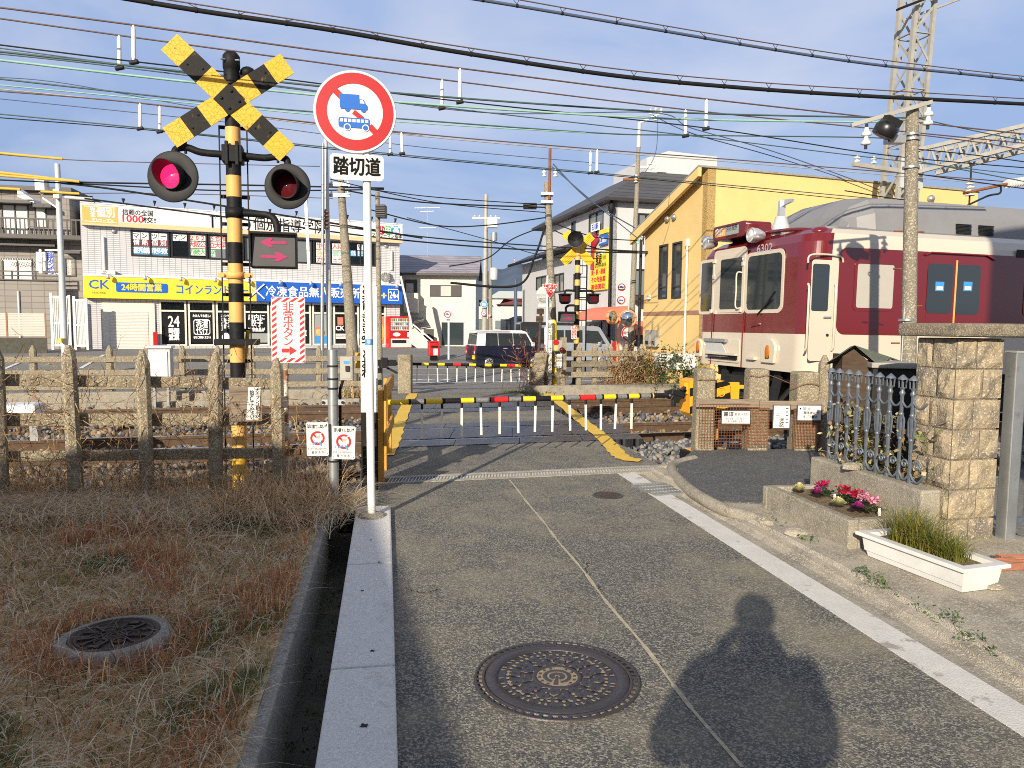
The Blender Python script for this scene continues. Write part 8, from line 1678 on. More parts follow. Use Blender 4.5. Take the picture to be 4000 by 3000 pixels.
for i,x in enumerate(bx):
 if x>LB+.12:continue
 b=MB(Matrix.Translation((x,yF,zW)));b.box(-.0085,.0085,-.0085,.0085,-.02,HH*.84,IF);b.lathe([(.012,HH*.80),(.020,HH*.82),(.020,HH*.835),(.012,HH*.85),(.013,HH*.86),(.022,HH*.88)],IF,8)
 for k_ in range(4):a=k_*math.pi/2+.78;b.beam((.022*math.cos(a),.022*math.sin(a),HH*.875),(.025*math.cos(a),.025*math.sin(a),HH*.955),.007,.007,IF)
 b.lathe([(.036,HH*.955),(.033,HH*.965),(.012,HH*.992),(.006,HH)],IF,8)
 for s in(-1,1):b.beam((s*.014,0,HH*.62),(s*.032,0,HH*.575),.010,.011,IF);b.beam((s*.032,0,HH*.575),(s*.026,0,HH*.44),.010,.011,IF);b.beam((s*.026,0,HH*.44),(s*.014,0,HH*.41),.010,.011,IF)
 for z_ in(.63,.40):b.lathe([(.012,HH*z_-.012),(.020,HH*z_),(.012,HH*z_+.012)],IF,8)
 nx=(bx[i+1]-x)if i+1<len(bx)else .14
 b.tube([(nx*f/8,0,HH*.76-.045*math.sin(math.pi*f/8))for f in range(9)],.008,IF,6);b.tube([(nx*f/8,0,HH*.10-.06*math.sin(math.pi*f/8))for f in range(9)],.009,IF,6)
 b.tube([(nx/2+.035*math.cos(a_*.6)*(1-a_/16),0,HH*.17+.035*math.sin(a_*.6)*(1-a_/16))for a_ in range(14)],.008,IF,6);b.build('baluster',t)
C_=at(3697,2080,5.1);C_.z=0;t=thing('stone_pillar','square pillar of split-face stone blocks with a dark flat cap','pillar',C_,R(14));MT=MW(t);TLp=Matrix.Rotation(R(-90),4,'Z');ML=MT@TLp
wr_=loc_on(MT,3885,1800)[0];wl2=-loc_on(ML,3562,1800)[0];zc0=loc_on(MT,3700,1322)[1];zc1=loc_on(MT,3700,1262)[1];print('pillar',wr_,wl2,zc0)
rr=random.Random(2);nC=7;hC=zc0/nC
def rough(b,x0,x1,z0,z1,face,base):
 n,m=6,5;vs=[]
 for i in range(n+1):
  for j in range(m+1):
   u_,v_=i/n,j/m;e=min(u_,1-u_,v_*.8,(1-v_)*.8)*6;dz=min(1,e)*(.010+.010*rr.random()+.014*math.sin(u_*5+base*3)*math.cos(v_*4+base));x=x0+(x1-x0)*u_;z=z0+(z1-z0)*v_;vs.append((x,-dz,z)if face=='r' else(-dz,-x,z))
 vs=vs if face=='r' else[(p[0],-p[1],p[2])for p in vs]
 b.add(vs,[(i*(m+1)+j,(i+1)*(m+1)+j,(i+1)*(m+1)+j+1,i*(m+1)+j+1)[::1 if face=='r' else-1]for i in range(n)for j in range(m)],M['stone'],False)
b=MB();b.box(.006,wr_,.006,wl2,0,zc0,M['stone_cap']);b.build('core',t)
for c in range(nC):
 z0,z1=c*hC+.006,(c+1)*hC-.006;cut=wr_*(.62 if c%2 else .38+.1*rr.random());b=MB();rough(b,.004,cut-.003,z0,z1,'r',c);rough(b,cut+.003,wr_+.02,z0,z1,'r',c+9);cut=wl2*(.45 if c%2 else .6);rough(b,.004,cut-.003,z0,z1,'l',c+4);rough(b,cut+.003,wl2,z0,z1,'l',c+2);b.build('stone_course',t)
b=MB();x0,x1=loc_on(MT,3545,1290,-.06)[0],loc_on(MT,3960,1290,-.06)[0];b.box(-.10,wr_+.11,-.10,wl2+.1,zc0+.012,zc1,M['stone_cap']);b.build('cap',t,bevel=.02)
f0,f1,f2=gnd(3379,2169,.06),gnd(3758,2318,.06),gnd(3867,2285,.06);yawp=math.atan2(f1.y-f0.y,f1.x-f0.x);LP=(f1-f0).length;WP=(f2-f1).length*.9
t=thing('planter','long marbled white plastic planter with yellowing grass-like plants','planter',(f0.x,f0.y,.06),yawp);MT=MW(t);HP=loc_on(MT,3755,2215,-.02)[1];print('planter',LP,WP,HP)
def tub(b,z0,z1,g0,g1,inner=False):
 a=[(-g0,-g0),(LP+g0,-g0),(LP+g0,WP+g0),(-g0,WP+g0)];c=[(-g1,-g1),(LP+g1,-g1),(LP+g1,WP+g1),(-g1,WP+g1)]
 b.add([(*p,z0)for p in a]+[(*p,z1)for p in c],[(i,(i+1)%4,4+(i+1)%4,4+i)[::-1 if inner else 1]for i in range(4)],M['marble_plastic'])
b=MB();tub(b,0,HP*.25,-.012,-.004);tub(b,HP*.25,HP*.25+.001,-.004,.004);tub(b,HP*.25,HP*.86,.004,.016);tub(b,HP*.86,HP*.861,.016,.045);tub(b,HP*.86,HP*.98,.045,.045);tub(b,HP*.98,HP,.045,.040);tub(b,HP,HP+.0005,.040,-.012);tub(b,HP,HP*.7,-.012,-.02,True);b.build('trough',t)
b=MB();b.box(.02,LP-.02,.02,WP-.02,HP*.6,HP*.82,M['soil']);b.build('soil',t);PT,PLT=MT,t
g_=gnd(3945,2140,0);t=thing('gate_post','square galvanised steel gate post right of the stone pillar','post',(g_.x,g_.y,0),R(12));MT=MW(t);zt=loc_on(MT,3940,1378)[1];b=MB();b.box(-.045,.045,0,.09,-.1,zt,M['steel']);b.build('post',t,bevel=.006);b=MB();b.box(-.05,.05,-.005,.095,zt,zt+.012,M['steel_old']);b.build('cap',t)
t=thing('iron_gate','dark grey iron gate opening at the right edge','gate',(g_.x+.09,g_.y+.12,0),R(20));b=MB()
for x in(0,.9):b.box(x,x+.045,0,.04,.12,zt-.12,IF)
for z_ in(.14,zt-.2):b.box(.045,.9,0,.03,z_,z_+.04,IF)
b.build('frame',t);b=MB()
for i in range(1,8):b.box(.02+i*.11,.04+i*.11,.005,.025,.18,zt-.2,IF)
b.build('bars',t)
for i,(px,py,r_)in enumerate(((3935,2230,10),(3985,2215,-4))):q_=gnd(px,py,.06);t=thing('brick',('ribbed red brick right behind the planter','ribbed red brick further right at the picture edge')[i],'brick',(q_.x,q_.y,.06),R(r_));b=MB();b.box(-.10,.12,0,.1,0,.045,M['brick']);[b.box(-.10,.12,.008+k_*.024,.02+k_*.024,.045,.055,M['brick'])for k_ in range(4)];b.build('block',t,bevel=.004)
for i,(px,py,s,zz_,lb)in enumerate(((3110,2092,.07,.05,'pale broken stone at the foot of the flower bed'),(3330,1832,.07,zW,'pale flat stone lying on the garden wall'),(3880,2300,.04,.06,'small stone beside the planter end'),(2995,2050,.05,.05,'small stone where the bed meets the pad curb'))):
 q_=gnd(px,py,zz_);b=MB();b.ell((0,0,0),s*1.3,s*.8,s*.45,M['gutter'],9,6,.16);b.build('stone',loc=(q_.x,q_.y,zz_+s*.3),label=lb,cat='stone')
h_=at(3330,1600,6.55);t=thing('garden_hut','small tumbledown wooden hut with a torn felt roof behind the iron railing','hut',(h_.x,h_.y,0),R(-8));MT=MW(t);Pn=lambda x,y,d=0:loc_on(MT,*Ps(x,y),d)
a=Pn(190,1420);c=Pn(420,1700);ap=Pn(270,1362);ev=Pn(365,1500);b=MB();b.pxz([(a[0],-.1),(c[0],-.1),(c[0],ev[1]),ap,(a[0],a[1])],0,.04,M['wood_dark']);b.box(c[0]-.04,c[0],.04,.35,-.1,ev[1],M['wood_old']);b.box(a[0],a[0]+.04,.04,.3,-.1,a[1],M['wood_dark']);b.build('wall',t)
b=MB();e2=Pn(690,1480,.9);vs=[(ap[0],-.06,ap[1]+.02),(c[0]+.04,-.06,ev[1]-.01),(e2[0],.5,e2[1]-.04),(e2[0]-.42,.5,e2[1]+.10),(a[0]-.10,-.05,a[1]-.05),(a[0]-.05,.35,a[1]-.1),(ap[0]+.07,.3,ap[1]+.0),((c[0]+e2[0])/2,.4,ev[1]+.05)];b.add(vs,[(0,1,7,6),(6,7,2,3),(4,0,6),(4,6,3,5)],M['felt']);b.add([(v[0],v[1],v[2]-.012)for v in vs],[(6,7,1,0),(3,2,7,6),(6,0,4),(5,3,6,4)],M['wood_dark']);b.build('roof',t)
q0_=Pn(440,1485,-.1);q1_=Pn(790,1690,-.1);t=thing('storage_bin','low dark grey storage bin with a brown lid between hut and pillar','bin',(h_.x,h_.y,0),R(-8));b=MB();b.box(q0_[0],q1_[0],-.1,.4,-.1,q0_[1]-.05,M['dark_metal']);b.build('body',t,bevel=.01);b=MB();b.box(q0_[0]-.02,q1_[0],-.13,.42,q0_[1]-.049,q0_[1],M['steel_old']);b.build('lid',t,bevel=.01)
# - vehicles
def car(label,px,py,Y,zg,yaw,L,Wd,Hh,lower,upper,outline_,wins,rear=True,wheels=(.62,2.75),wr=.28):
 o=at(px,py,Y);t=thing('parked_car',label,'car',(o.x,o.y,zg),yaw);hb=outline_[0]
 low,up=outline_[1],outline_[2]
 b=MB();n=len(low)
 for y0,y1,ins in((.0,.05,.03),(.05,Wd-.05,0),(Wd-.05,Wd,.03)):
  f0,f1=(ins if y0==0 else 0),(ins if y1==Wd else 0);k_=lambda p,f:(p[0]+(f if p[0]<L/2 else-f),p[1])
  b.add([(*(lambda p:(p[0],y0,p[1]))(k_(p,f0)),)for p in low]+[(*(lambda p:(p[0],y1,p[1]))(k_(p,f1)),)for p in low],[(i,(i+1)%n,n+(i+1)%n,n+i)[::-1]for i in range(n)]+([tuple(range(n))]if y0==0 else[])+([tuple(range(n,2*n))[::-1]]if y1==Wd else[]),lower)
 b.build('body',t,bevel=.02)
 tp=.11;b=MB();m=len(up);zb,zt=min(p[1]for p in up),max(p[1]for p in up);ty=lambda z:tp*(z-zb)/(zt-zb)
 vs=[(x,.02+ty(z),z)for x,z in up]+[(x,Wd-.02-ty(z),z)for x,z in up];b.add(vs,[(i,(i+1)%m,m+(i+1)%m,m+i)[::-1]for i in range(m)]+[tuple(range(m)),tuple(range(m,2*m))[::-1]],upper);b.build('cabin',t,bevel=.03)
 for w_ in wins:b=MB();b.add([(x,.012+ty(z),z)for x,z in w_],[tuple(range(len(w_)))],M['glass_train']);b.build('window',t)
 x0b,x0t=up[0],up[-1]
 def ends(pa,pb,s,nm):
  b=MB();q_=[]
  for(p,f)in((pa,.12),(pb,.12)):q_.append(p)
  za,zb_=pa[1]+.06,pb[1]-.06;xf=lambda z:pa[0]+(pb[0]-pa[0])*(z-pa[1])/(pb[1]-pa[1]);e=.012*s
  b.add([(xf(za)+e,.12,za),(xf(za)+e,Wd-.12,za),(xf(zb_)+e,Wd-.2,zb_),(xf(zb_)+e,.2,zb_)],[(0,1,2,3)[::-1 if s>0 else 1]],M['glass_train']);b.build(nm,t)
 ends(up[0],up[-1],-1,'rear_window');ends(up[1],up[2],1,'windscreen')
 for wx in wheels:
  for wy,s in((.10,-1),(Wd-.10,1)):
   b=MB();b.lathe([(0,-.09),(wr*.7,-.09),(wr*.95,-.085),(wr,-.06),(wr,.08),(0,.08)],M['tyre'],24,(wx,wy,wr),'Y');o_=b.build('wheel',t);b=MB();b.lathe([(0,-.105),(wr*.2,-.11),(wr*.62,-.098),(wr*.66,-.09)],M['hub'],20,(wx,wy,wr),'Y')
   for k_ in range(8):a=k_*math.pi/4;b.beam((wx+wr*.2*math.cos(a),wy-.112,wr+wr*.2*math.sin(a)),(wx+wr*.55*math.cos(a),wy-.106,wr+wr*.55*math.sin(a)),.03,.01,M['dark_metal'],up=(0,1,0))
   b.build('hub_cap',o_)
 for y in(.06,Wd-.22):b=MB();b.box(-.012,.03,y,y+.16,hb*.62,hb*.98,M['red_box']);b.box(-.014,-.012,y+.04,y+.12,hb*.66,hb*.75,M['ink_white']);b.build('tail_light',t)
 b=MB();b.box(-.02,-.006,.12,.47,.42,.60,M['yellow_store']if lower==M['car_navy']else M['ink_white']);b.build('number_plate',t)
 for hx in(L*.40,L*.58):b=MB();b.beam((hx-.09,-.012,hb*.88),(hx+.09,-.014,hb*.88),.03,.035,M['alu']);b.build('door_handle',t)
 b=MB();b.cbox(L*.775,-.09,hb+.05,.12,.16,.18,upper);b.build('mirror',t,bevel=.03)
 b=MB();[b.box(x-.004,x+.004,-.003,.002,.35,hb,M['black'])for x in(L*.30,L*.50,L*.72)];b.build('panel_gap',t)
navy=(1.02,[(.0,.28),(.30,.22),(.34,.30),(.40,.48),(.62,.60),(.84,.48),(.90,.24),(2.46,.24),(2.52,.48),(2.75,.60),(2.98,.48),(3.04,.26),(3.36,.28),(3.39,.62),(3.30,.88),(2.72,1.02),(.06,1.02),(-.0,.8)],[(.06,1.0),(2.78,1.0),(2.40,1.62),(2.20,1.68),(.30,1.69),(.14,1.62)])
wn=[[(.44,1.01),(1.03,1.01),(1.03,1.56),(.50,1.56)],[(1.05,1.01),(1.73,1.01),(1.73,1.56),(1.05,1.56)],[(1.75,1.01),(2.66,1.01),(2.36,1.55),(1.75,1.56)]]
car('navy blue boxy car with a white roof waiting behind the far gate',1858,1439,32.0,-.40,R(21),3.39,1.48,1.69,M['car_navy'],M['car_white'],navy,wn)
van=(.98,navy[1],[(.03,.96),(3.30,.86),(2.72,1.80),(2.5,1.86),(.16,1.88),(.04,1.8)])
wv=[[(.20,1.08),(.95,1.08),(.95,1.66),(.20,1.66)],[(1.02,1.08),(1.85,1.08),(1.85,1.66),(1.02,1.66)],[(1.98,1.06),(2.98,1.02),(2.62,1.62),(1.98,1.66)]]
car('silver-blue van partly hidden behind the far crossing signal',2125,1400,34.5,-.36,R(10),3.39,1.48,1.88,M['car_silver'],M['car_silver'],van,wv,wheels=(.55,2.8))
car('black car half hidden between the navy car and the silver van',2030,1400,36.8,-.2,R(10),3.39,1.48,1.7,M['car_dark'],M['car_dark'],van,wv)
# - plants
def blades(name,n,smp,m,label=None,kind='stuff',parent=None):
 S=[smp()for _ in range(n)];P0=np.array([s[0]for s in S]);Hh=np.array([s[1]for s in S])[:,None];Wd=np.array([s[2]for s in S])[:,None];az=np.array([s[3]for s in S]);ln=np.array([s[4]for s in S])[:,None];C0=np.array([s[5]for s in S])
 d=np.stack([np.cos(az),np.sin(az),0*az],1);tw=az+RNG.uniform(1.0,2.2,n);sd_=np.stack([np.cos(tw),np.sin(tw),0*az],1);up=np.array([[0,0,1.0]]);ps=[]
 for f,wf in((0,1),(.4,.85),(.75,.5)):
  c=P0+up*Hh*f*(1-.35*ln*f)+d*Hh*ln*f*f*1.1;ps+=[c-sd_*Wd*wf,c+sd_*Wd*wf]
 ps.append(P0+up*Hh*(1-.45*ln)+d*Hh*ln*1.15);P=np.stack(ps,1).reshape(-1,3)
 tri=np.array([[0,1,3],[0,3,2],[2,3,5],[2,5,4],[4,5,6]]);Fc=(np.arange(n)[:,None,None]*7+tri[None]).reshape(-1,3);C=np.ones((n*7,4));C[:,:3]=np.repeat(C0,7,0)
 mesh_np(name,P,Fc,C,m,kind,label,parent)
TAN,RED,GRN,PALE=(.76,.55,.31),(.50,.22,.105),(.19,.23,.07),(.82,.73,.56)
def jit(c,a=.3):return np.array(c)*RNG.uniform(1-a,1+a)
def gnoise(x,y,k=1.0):return .5+.5*math.sin(x*2.1*k+1.3*math.sin(y*1.7*k))*math.cos(y*2.6*k+math.sin(x*3.1*k))
def lawn_pt(vmax=6.6):
 while True:
  v=1.6+(vmax-1.6)*RNG.random();u=uGo-.01-RNG.random()*3.6;x,y,_=rp(u,v)
  if y-TR*x>6.55 or x/y<-.78:continue
  if(x-gp_lawn.x)**2+(y-gp_lawn.y)**2<.25**2:continue
  return x,y
gp_lawn=gnd(247*V_,1362*V_,.10)
def s_short():
 x,y=lawn_pt();g=gnoise(x,y);h=RNG.uniform(.02,.075);r_=RNG.random();c=TAN if r_<.52 else(RED if r_<.57+.12*g else(GRN if r_<.78+.25*gnoise(x+3,y,1.6)else PALE));return((x,y,lawn_h(x,y)-.01),h,RNG.uniform(.0012,.0028),RNG.uniform(0,6.28),RNG.uniform(.5,1.9),jit(c))
blades('dry_grass',52000,s_short,M['blades'],'short dry lawn grass left of the ditch')
def s_pale():
 x,y=lawn_pt();return((x,y,lawn_h(x,y)+RNG.uniform(0,.02)),RNG.uniform(.06,.16),RNG.uniform(.0014,.0030),RNG.uniform(0,6.28),RNG.uniform(1.2,2.1),jit(PALE if RNG.random()<.6 else((.50,.30,.14)if RNG.random()<.7 else(.16,.08,.04)),.25))
blades('fallen_straw',5200,s_pale,M['blades'],'loose pale and brown straw lying on the lawn')
def s_red():
 while True:
  x,y=lawn_pt();d=math.hypot(x-gp_lawn.x,y-gp_lawn.y)
  if gnoise(x,y,1.9)*gnoise(x+5,y,.8)+(.5 if .25<d<.42 else 0)+(.35 if ru(x,y)[0]>uGo-.25 else 0)>.44+.3*RNG.random():break
 return((x,y,lawn_h(x,y)-.01),RNG.uniform(.06,.17),RNG.uniform(.0018,.0036),RNG.uniform(0,6.28),RNG.uniform(.1,.7),jit(RED if RNG.random()<.72 else TAN,.4))
blades('red_grass',4200,s_red,M['blades'],'taller red-brown grass tufts on the lawn')
def s_green():
 while True:
  x,y=lawn_pt()
  if gnoise(x+3,y,1.6)>.66+.2*RNG.random():break
 return((x,y,lawn_h(x,y)-.01),RNG.uniform(.03,.085),RNG.uniform(.0015,.003),RNG.uniform(0,6.28),RNG.uniform(.3,1),jit(GRN,.4))
blades('green_grass',12000,s_green,M['blades'],'green grass patches in the lawn')
def s_straw():
 s=-1.3-3.2*RNG.random();d=6.62-abs(RNG.normal(0,.38));p=td(d,s);k_=RNG.random();return((p[0],p[1],lawn_h(p[0],p[1])+RNG.uniform(-.01,.05)),RNG.uniform(.10,.30),RNG.uniform(.0018,.0042),RNG.uniform(0,6.28),RNG.uniform(1.1,1.8),jit(PALE if k_<.75 else TAN,.3))
blades('straw',6500,s_straw,M['blades'],'flattened pale straw along the foot of the railing')
def s_weed():
 if RNG.random()<.6:s=-1.55-2.9*RNG.random();d=6.72+RNG.normal(0,.10)
 else:s=-1.45-.9*RNG.random();d=6.45-abs(RNG.normal(0,.22))
 p=td(d,s);return((p[0],p[1],lawn_h(p[0],p[1])-.02),RNG.uniform(.18,.62)*(1 if d>6.5 else .75),RNG.uniform(.0016,.0040),RNG.uniform(0,6.28),RNG.uniform(.2,1.3),jit(TAN if RNG.random()<.6 else((.30,.16,.07)if RNG.random()<.6 else PALE),.35))
blades('tall_weeds',3600,s_weed,M['blades'],'tall dry weeds standing against the railing')
def vines(name,n,start,seg,step,m,cols,label,w=.003,leaf=0,kind='stuff',flat=.25,parent=None,lsz=.02):
 P=[];Fc=[];C=[]
 def tri(a,b_,c,col):k_=len(P);P.extend([a,b_,c]);Fc.append((k_,k_+1,k_+2));C.extend([(*col,1)]*3)
 for _ in range(n):
  p=np.array(start());a=RNG.uniform(0,6.28);col=jit(cols[RNG.integers(len(cols))],.35);el=RNG.uniform(-.6,.9)
  for k_ in range(seg):
   a+=RNG.normal(0,.55);el=np.clip(el+RNG.normal(0,.45),-1.2,1.2);dv=np.array([math.cos(a)*math.cos(el),math.sin(a)*math.cos(el)*flat,math.sin(el)])*step*RNG.uniform(.6,1.3)
   q_=p+dv;s_v=np.cross(dv,RNG.normal(size=3));s_v*=w/(np.linalg.norm(s_v)+1e-9);tri(p-s_v,p+s_v,q_+s_v,col);tri(p-s_v,q_+s_v,q_-s_v,col);p=q_
   for _l in range(leaf):
    if RNG.random()<.5:
     e1=RNG.normal(size=3);e1*=lsz*RNG.uniform(.6,1.4)/np.linalg.norm(e1);e2=RNG.normal(size=3);e2*=lsz*.8/np.linalg.norm(e2);lc=jit(cols[RNG.integers(len(cols))],.45);o_=p+RNG.normal(0,lsz,3);tri(o_,o_+e1,o_+e1*.5+e2,lc);tri(o_,o_+e1*.5-e2,o_+e1,lc)
 mesh_np(name,np.array(P),np.array(Fc),np.array(C),m,kind,label,parent)
DRY=[(.33,.20,.09),(.24,.13,.06),(.42,.30,.16),(.17,.09,.045)]
def vs1():
 k_=RNG.integers(5);s=RNG.normal(0,.10)-.507*k_ if RNG.random()<.6 else-RNG.random()*2.2;p=P1+Vector((math.cos(fy),math.sin(fy),0))*s;return(p.x,p.y-.03,RNG.uniform(.35,1.08))
vines('dry_vines',230,vs1,11,.055,M['leaf'],DRY,'withered vines tangled over the near concrete railing',.0024,1,flat=.5,lsz=.010)
def vs2():s=s_b+1.6+RNG.random()*(s_c-s_b-1.3);p=td(DF-.1,s);return(p[0],p[1],RNG.uniform(-.1,.85)*(RNG.random()**.5))
vines('far_vines',420,vs2,10,.075,M['leaf'],DRY,'brown withered creeper covering the far railing by the yellow building',.006,1,flat=.5,lsz=.035)
def vs3():s=trk(2070,1440,17.2).x/TU.x+RNG.normal(0,.22);p=td(17.2,s);return(p[0],p[1],RNG.uniform(-.1,.7))
vines('dry_shrub',60,vs3,9,.10,M['leaf'],[(.20,.07,.05),(.25,.12,.07)],None,.006,1,kind=None,flat=.7,lsz=.03);tag(bpy.data.objects['dry_shrub'],'reddish bare shrub behind the right end of the far gate','shrub')
def s_far():
 k_=RNG.random();
 if k_<.4:s=s_at(uCl,16.9)-.1-abs(RNG.normal(0,.45));c=TAN if RNG.random()<.7 else GRN;h=.35
 elif k_<.7:s=s_at(uCr,16.9)-.25+abs(RNG.normal(0,.5));c=GRN;h=.16
 else:s=s_a-8*RNG.random();c=(.05,.10,.02);h=.3
 p=td(16.95+RNG.normal(0,.12)+(.5 if k_>.7 else 0),s);return((p[0],p[1],-.05),RNG.uniform(.3,1)*h,.008,RNG.uniform(0,6.28),RNG.uniform(.3,1.2),jit(c,.4))
blades('far_weeds',1600,s_far,M['blades'],'weeds at the edges of the far side of the crossing')
def bushp(px,py,d,rx,rz):c=trk(px,py,d);return lambda:(c.x+RNG.normal(0,rx),c.y+RNG.normal(0,rx*.6),c.z+RNG.normal(0,rz))
vines('leafy_bush',130,bushp(2600,1462,17.3,.42,.16),7,.09,M['leaf'],[(.045,.085,.02),(.07,.12,.03),(.10,.13,.04),(.16,.10,.05)],None,.005,3,None,.8,lsz=.05);tag(bpy.data.objects['leafy_bush'],'leafy green bush at the foot of the yellow wall','bush')
def s_pl():x,y=RNG.uniform(.12,LP-.12),WP*.5+RNG.normal(0,WP*.13);p=PT@Vector((x,y,HP*.8));k_=RNG.random();return(tuple(p),RNG.uniform(.08,.27)*(1.3 if abs(x-LP*.35)<.15 else .9),RNG.uniform(.0012,.0024),RNG.uniform(0,6.28),RNG.uniform(.2,1.2),jit((.23,.25,.035)if k_<.5 else((.10,.16,.03)if k_<.8 else(.45,.32,.12)),.3))
blades('planter_grass',1500,s_pl,M['blades'],'yellow-green grassy leaves growing in the marbled planter')
def ivs():x=RNG.uniform(xw0,LB*.9)if RNG.random()<.45 else RNG.normal(.22,.10);p=MB_@Vector((x,yF+.05+abs(RNG.normal(0,.07)),zW+(RNG.uniform(-.05,.12)if RNG.random()<.4 else RNG.uniform(0,HH*.6))));return tuple(p)
vines('ivy',190,ivs,4,.035,M['leaf'],[(.34,.30,.13),(.42,.36,.20),(.12,.15,.04),(.22,.13,.06)],'pale variegated ivy climbing through the iron railing',.002,3,flat=.8,lsz=.028)
def wdl():k_=RNG.random();a,c=Vector((*gv(1640,1108,.05),0)),Vector((*gv(2212,1440,.05),0));p=a.lerp(c,[.12,.26,.55,.62,.8,.9][int(k_*6)]+RNG.normal(0,.025));return(p.x+RNG.normal(0,.02),p.y+RNG.normal(0,.02),.045)
vines('kerb_weeds',95,wdl,3,.025,M['leaf'],[(.05,.10,.02),(.08,.14,.03)],'small green weeds in the crack along the gutter',.0015,3,flat=1,lsz=.013)
def dtl():return(*rp(uGi+RNG.uniform(.03,.24),1.5+4.3*RNG.random())[:2],-.35)
vines('ditch_weeds',130,dtl,3,.03,M['leaf'],[(.03,.06,.015),(.06,.045,.02),(.04,.07,.02)],'small weeds and leaves on the ditch bottom',.0015,3,flat=1,lsz=.014)
FC={'ornamental_cabbage':('cabbage','cabbage'),'cyclamen':('','')}
def cabbage(px,py,cols,lab,r_):
 p=gnd(px,py,zB2+.0);t=thing('ornamental_cabbage',lab,'flower',(p.x,p.y,zB2-.03));P=[];Fc=[];C=[]
 for ring in range(6):
  for k_ in range(9):
   a=k_*.698+ring*.35+RNG.normal(0,.1);r0=r_*(.15+.85*(1-ring/6));z0=.02+.045*ring/6;col=jit(cols[min(len(cols)-1,ring//2)],.2);ca,sa_=math.cos(a),math.sin(a);i=len(P);w_=r0*.45
   P+=[(0,0,z0),(ca*r0*.7-sa_*w_,sa_*r0*.7+ca*w_,z0+.022),(ca*r0,sa_*r0,z0+.03),(ca*r0*.7+sa_*w_,sa_*r0*.7-ca*w_,z0+.022)];Fc+=[(i,i+2,i+1),(i,i+3,i+2)];C+=[(*col,1)]*4
 mesh_np('leaves',np.array(P),np.array(Fc),np.array(C),M['leaf'],None,None,t)
for px,py,cols,lab,r_ in((3122,1912,[(.60,.58,.30),(.72,.68,.38)],'cream ornamental cabbage at the left end of the flower bed',.055),(3190,1932,[(.10,.07,.06),(.34,.02,.20),(.40,.03,.24)],'small purple ornamental cabbage behind the cream one',.055),(3275,1970,[(.45,.50,.22),(.70,.66,.38)],'large cream ornamental cabbage in the middle of the bed',.062),(3352,1990,[(.07,.05,.05),(.34,.02,.22),(.42,.03,.26)],'purple ornamental cabbage near the planter',.062)):cabbage(px,py,cols,lab,r_)
for px,py,col,lab in((3215,1902,(.50,.01,.10),'crimson cyclamen at the back left of the bed'),(3300,1925,(.45,.008,.03),'dark red cyclamen left of the middle of the bed'),(3342,1940,(.42,.008,.04),'dark red cyclamen in front of the pink ones'),(3375,1950,(.75,.30,.42),'pale pink cyclamen with a white tag'),(3408,1965,(.78,.32,.44),'pale pink cyclamen nearest the railing wall')):
 p=gnd(px,py+14,zB2);t=thing('cyclamen',lab,'flower',(p.x,p.y,zB2-.03));pt=p
 blades('petals',46,lambda:((RNG.normal(0,.022),RNG.normal(0,.022),RNG.uniform(.05,.10)),.026,.010,RNG.uniform(0,6.28),1.0,jit(col,.3)),M['leaf'],kind=None,parent=t);blades('leaves',40,lambda:((RNG.normal(0,.03),RNG.normal(0,.03),.0),.06,.012,RNG.uniform(0,6.28),1.2,jit((.04,.06,.025),.4)),M['leaf'],kind=None,parent=t)
for px,py,m_,lab in((3260,1938,M['awning'],'white and pink plant label among the red flowers'),(3362,1952,M['paper'],'white plant label beside the pink flowers'),(3435,1995,M['paper'],'leaning grey-white plant label at the right end of the bed')):p=gnd(px,py+14,zB2-.02);b=MB();b.box(-.009,.009,-.001,.001,0,.055,M['paper']);b.box(-.0095,.0095,-.002,.002,0,.03,m_);b.build('plant_label',loc=(p.x,p.y,zB2-.03),label=lab,cat='label')
q_=trk(985,1480,18.1);b=MB();b.ell((0,0,0),.75,.5,.16,M['blue_tarp'],16,8,.12);b.build('blue_sheet',loc=(q_.x,q_.y,-.02),label='crumpled bright blue plastic sheet behind the far railing',cat='sheet')
# - photographer and the houses behind, which cast the long shadows
t=thing('person','person in a dark coat holding up a phone with both hands','person',(-.13,-.33,0),0)
def skin(name,ch,m,parent,sub=2):
 V,E,Rr=[],[],[]
 for pts in ch:
  prev=None
  for(p,r_)in pts:
   if isinstance(p,int):prev=p;continue
   V.append(p);Rr.append(r_);i=len(V)-1
   if prev is not None:E.append((prev,i))
   prev=i
 me=bpy.data.meshes.new(name);me.from_pydata(V,E,[]);o=bpy.data.objects.new(name,me);COL.objects.link(o);o.parent=parent;me.materials.append(m)
 s=o.modifiers.new('skin','SKIN');me.skin_vertices[0].data[0].use_root=True
 for i,r_ in enumerate(Rr):me.skin_vertices[0].data[i].radius=(r_,r_)if not isinstance(r_,tuple)else r_
 o.modifiers.new('sub','SUBSURF').levels=sub;o.modifiers['sub'].render_levels=sub;return o
body=[[((0,0,.95),.16),((0,0,1.15),.16),((0,.01,1.36),.17),((0,.0,1.47),.075),((0,.02,1.55),.06),((0,.03,1.62),.095),((0,.025,1.70),.088)]]
for s in(-1,1):
 body.append([(0,0),((s*.10,0,.88),.10),((s*.11,.01,.48),.065),((s*.11,-.02,.10),.045),((s*.12,.10,.05),.04)])
 body.append([(2,0),((s*.20,0,1.40),.075),((s*.30+.02,.06,1.15),.055),((s*.12+.05,.22,1.43),.036),((s*.05+.08,.26,1.51),.034)])
bo=skin('body',body,M['skin'],t)
ct=[[((0,0,.70),.22),((0,0,.95),.22),((0,0,1.2),.215),((0,.0,1.37),.17),((0,0,1.45),.10)]]
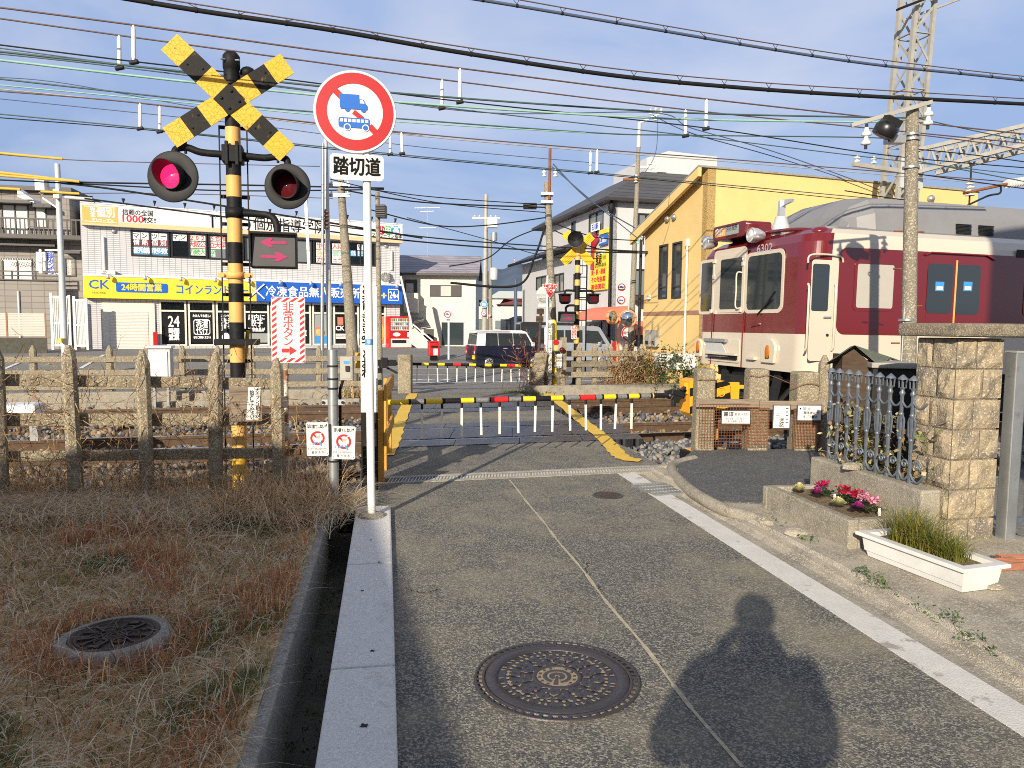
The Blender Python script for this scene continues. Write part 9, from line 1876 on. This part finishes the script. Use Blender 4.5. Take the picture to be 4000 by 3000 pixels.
for s in(-1,1):ct.append([(3,0),((s*.23,0,1.38),.10),((s*.29,.05,1.13),.10),((s*.12,.21,1.40),.055)])
skin('coat',ct,M['coat'],t);b=MB();b.ell((0,.015,1.68),.108,.122,.10,M['hair'],18,12);b.build('hair',t)
for s in(-1,1):
 ch=[]
 for f in range(5):x0=.08+s*(.07-.004*f);z0=1.535-f*.017;L0=(.035,.042,.045,.040,.03)[f];ch.append([((x0,.26,z0-.022),.011),((x0-s*.004,.26+L0*.5,z0-.01),.009),((x0-s*.03,.26+L0*.6,z0-.01),.008),((x0-s*.045,.26+L0*.45,z0-.01),.007)])
 for i,c_ in enumerate(ch):skin('finger',[c_],M['skin'],bo,1)
b=MB();b.box(-.045,.045,-.005,.005,-.09,.03,M['black_plastic']);b.build('phone',loc=(0,-.045,H-.035),label='black phone held up by the person in the dark coat',cat='phone',bevel=.004)
yS=-SUN_AZ
def neighbour(lab,w0,w1,s0,he,ha,wa,ln,m):
 o=Vector((math.cos(yS),math.sin(yS),0))*w0+Vector((-math.sin(yS),math.cos(yS),0))*s0;t=thing('neighbour_house',lab,'house',o,yS);W_=w1-w0;xa=wa-w0
 b=MB();b.pxz([(0,-.4),(W_,-.4),(W_,he),(xa,ha),(0,he)],-.2,0,m);b.box(0,.2,-ln,-.2,-.4,he,m);b.box(W_-.2,W_,-ln,-.2,-.4,he,m);b.build('wall',t)
 b=MB();b.add([(-.3,.3,he-.15),(xa,.3,ha+.02),(W_+.3,.3,he-.15),(-.3,-ln,he-.15),(xa,-ln,ha+.02),(W_+.3,-ln,he-.15)],[(0,1,4,3),(1,2,5,4)],M['roof_dark']);b.build('roof',t)
 b=MB();b.box(W_*.3,W_*.5,.0,.04,.9,2.0,M['glass']);b.build('window',t)
neighbour('house with a gable roof behind the camera, casting the shade on the lawn',-7.6,-1.15,-5.0,2.72,4.35,-4.1,8,M['wall_cream'])
neighbour('tall house out of frame on the right shading the far train windows',3.35,11,2.6,7.0,8.6,7,8,M['wall_cream'])
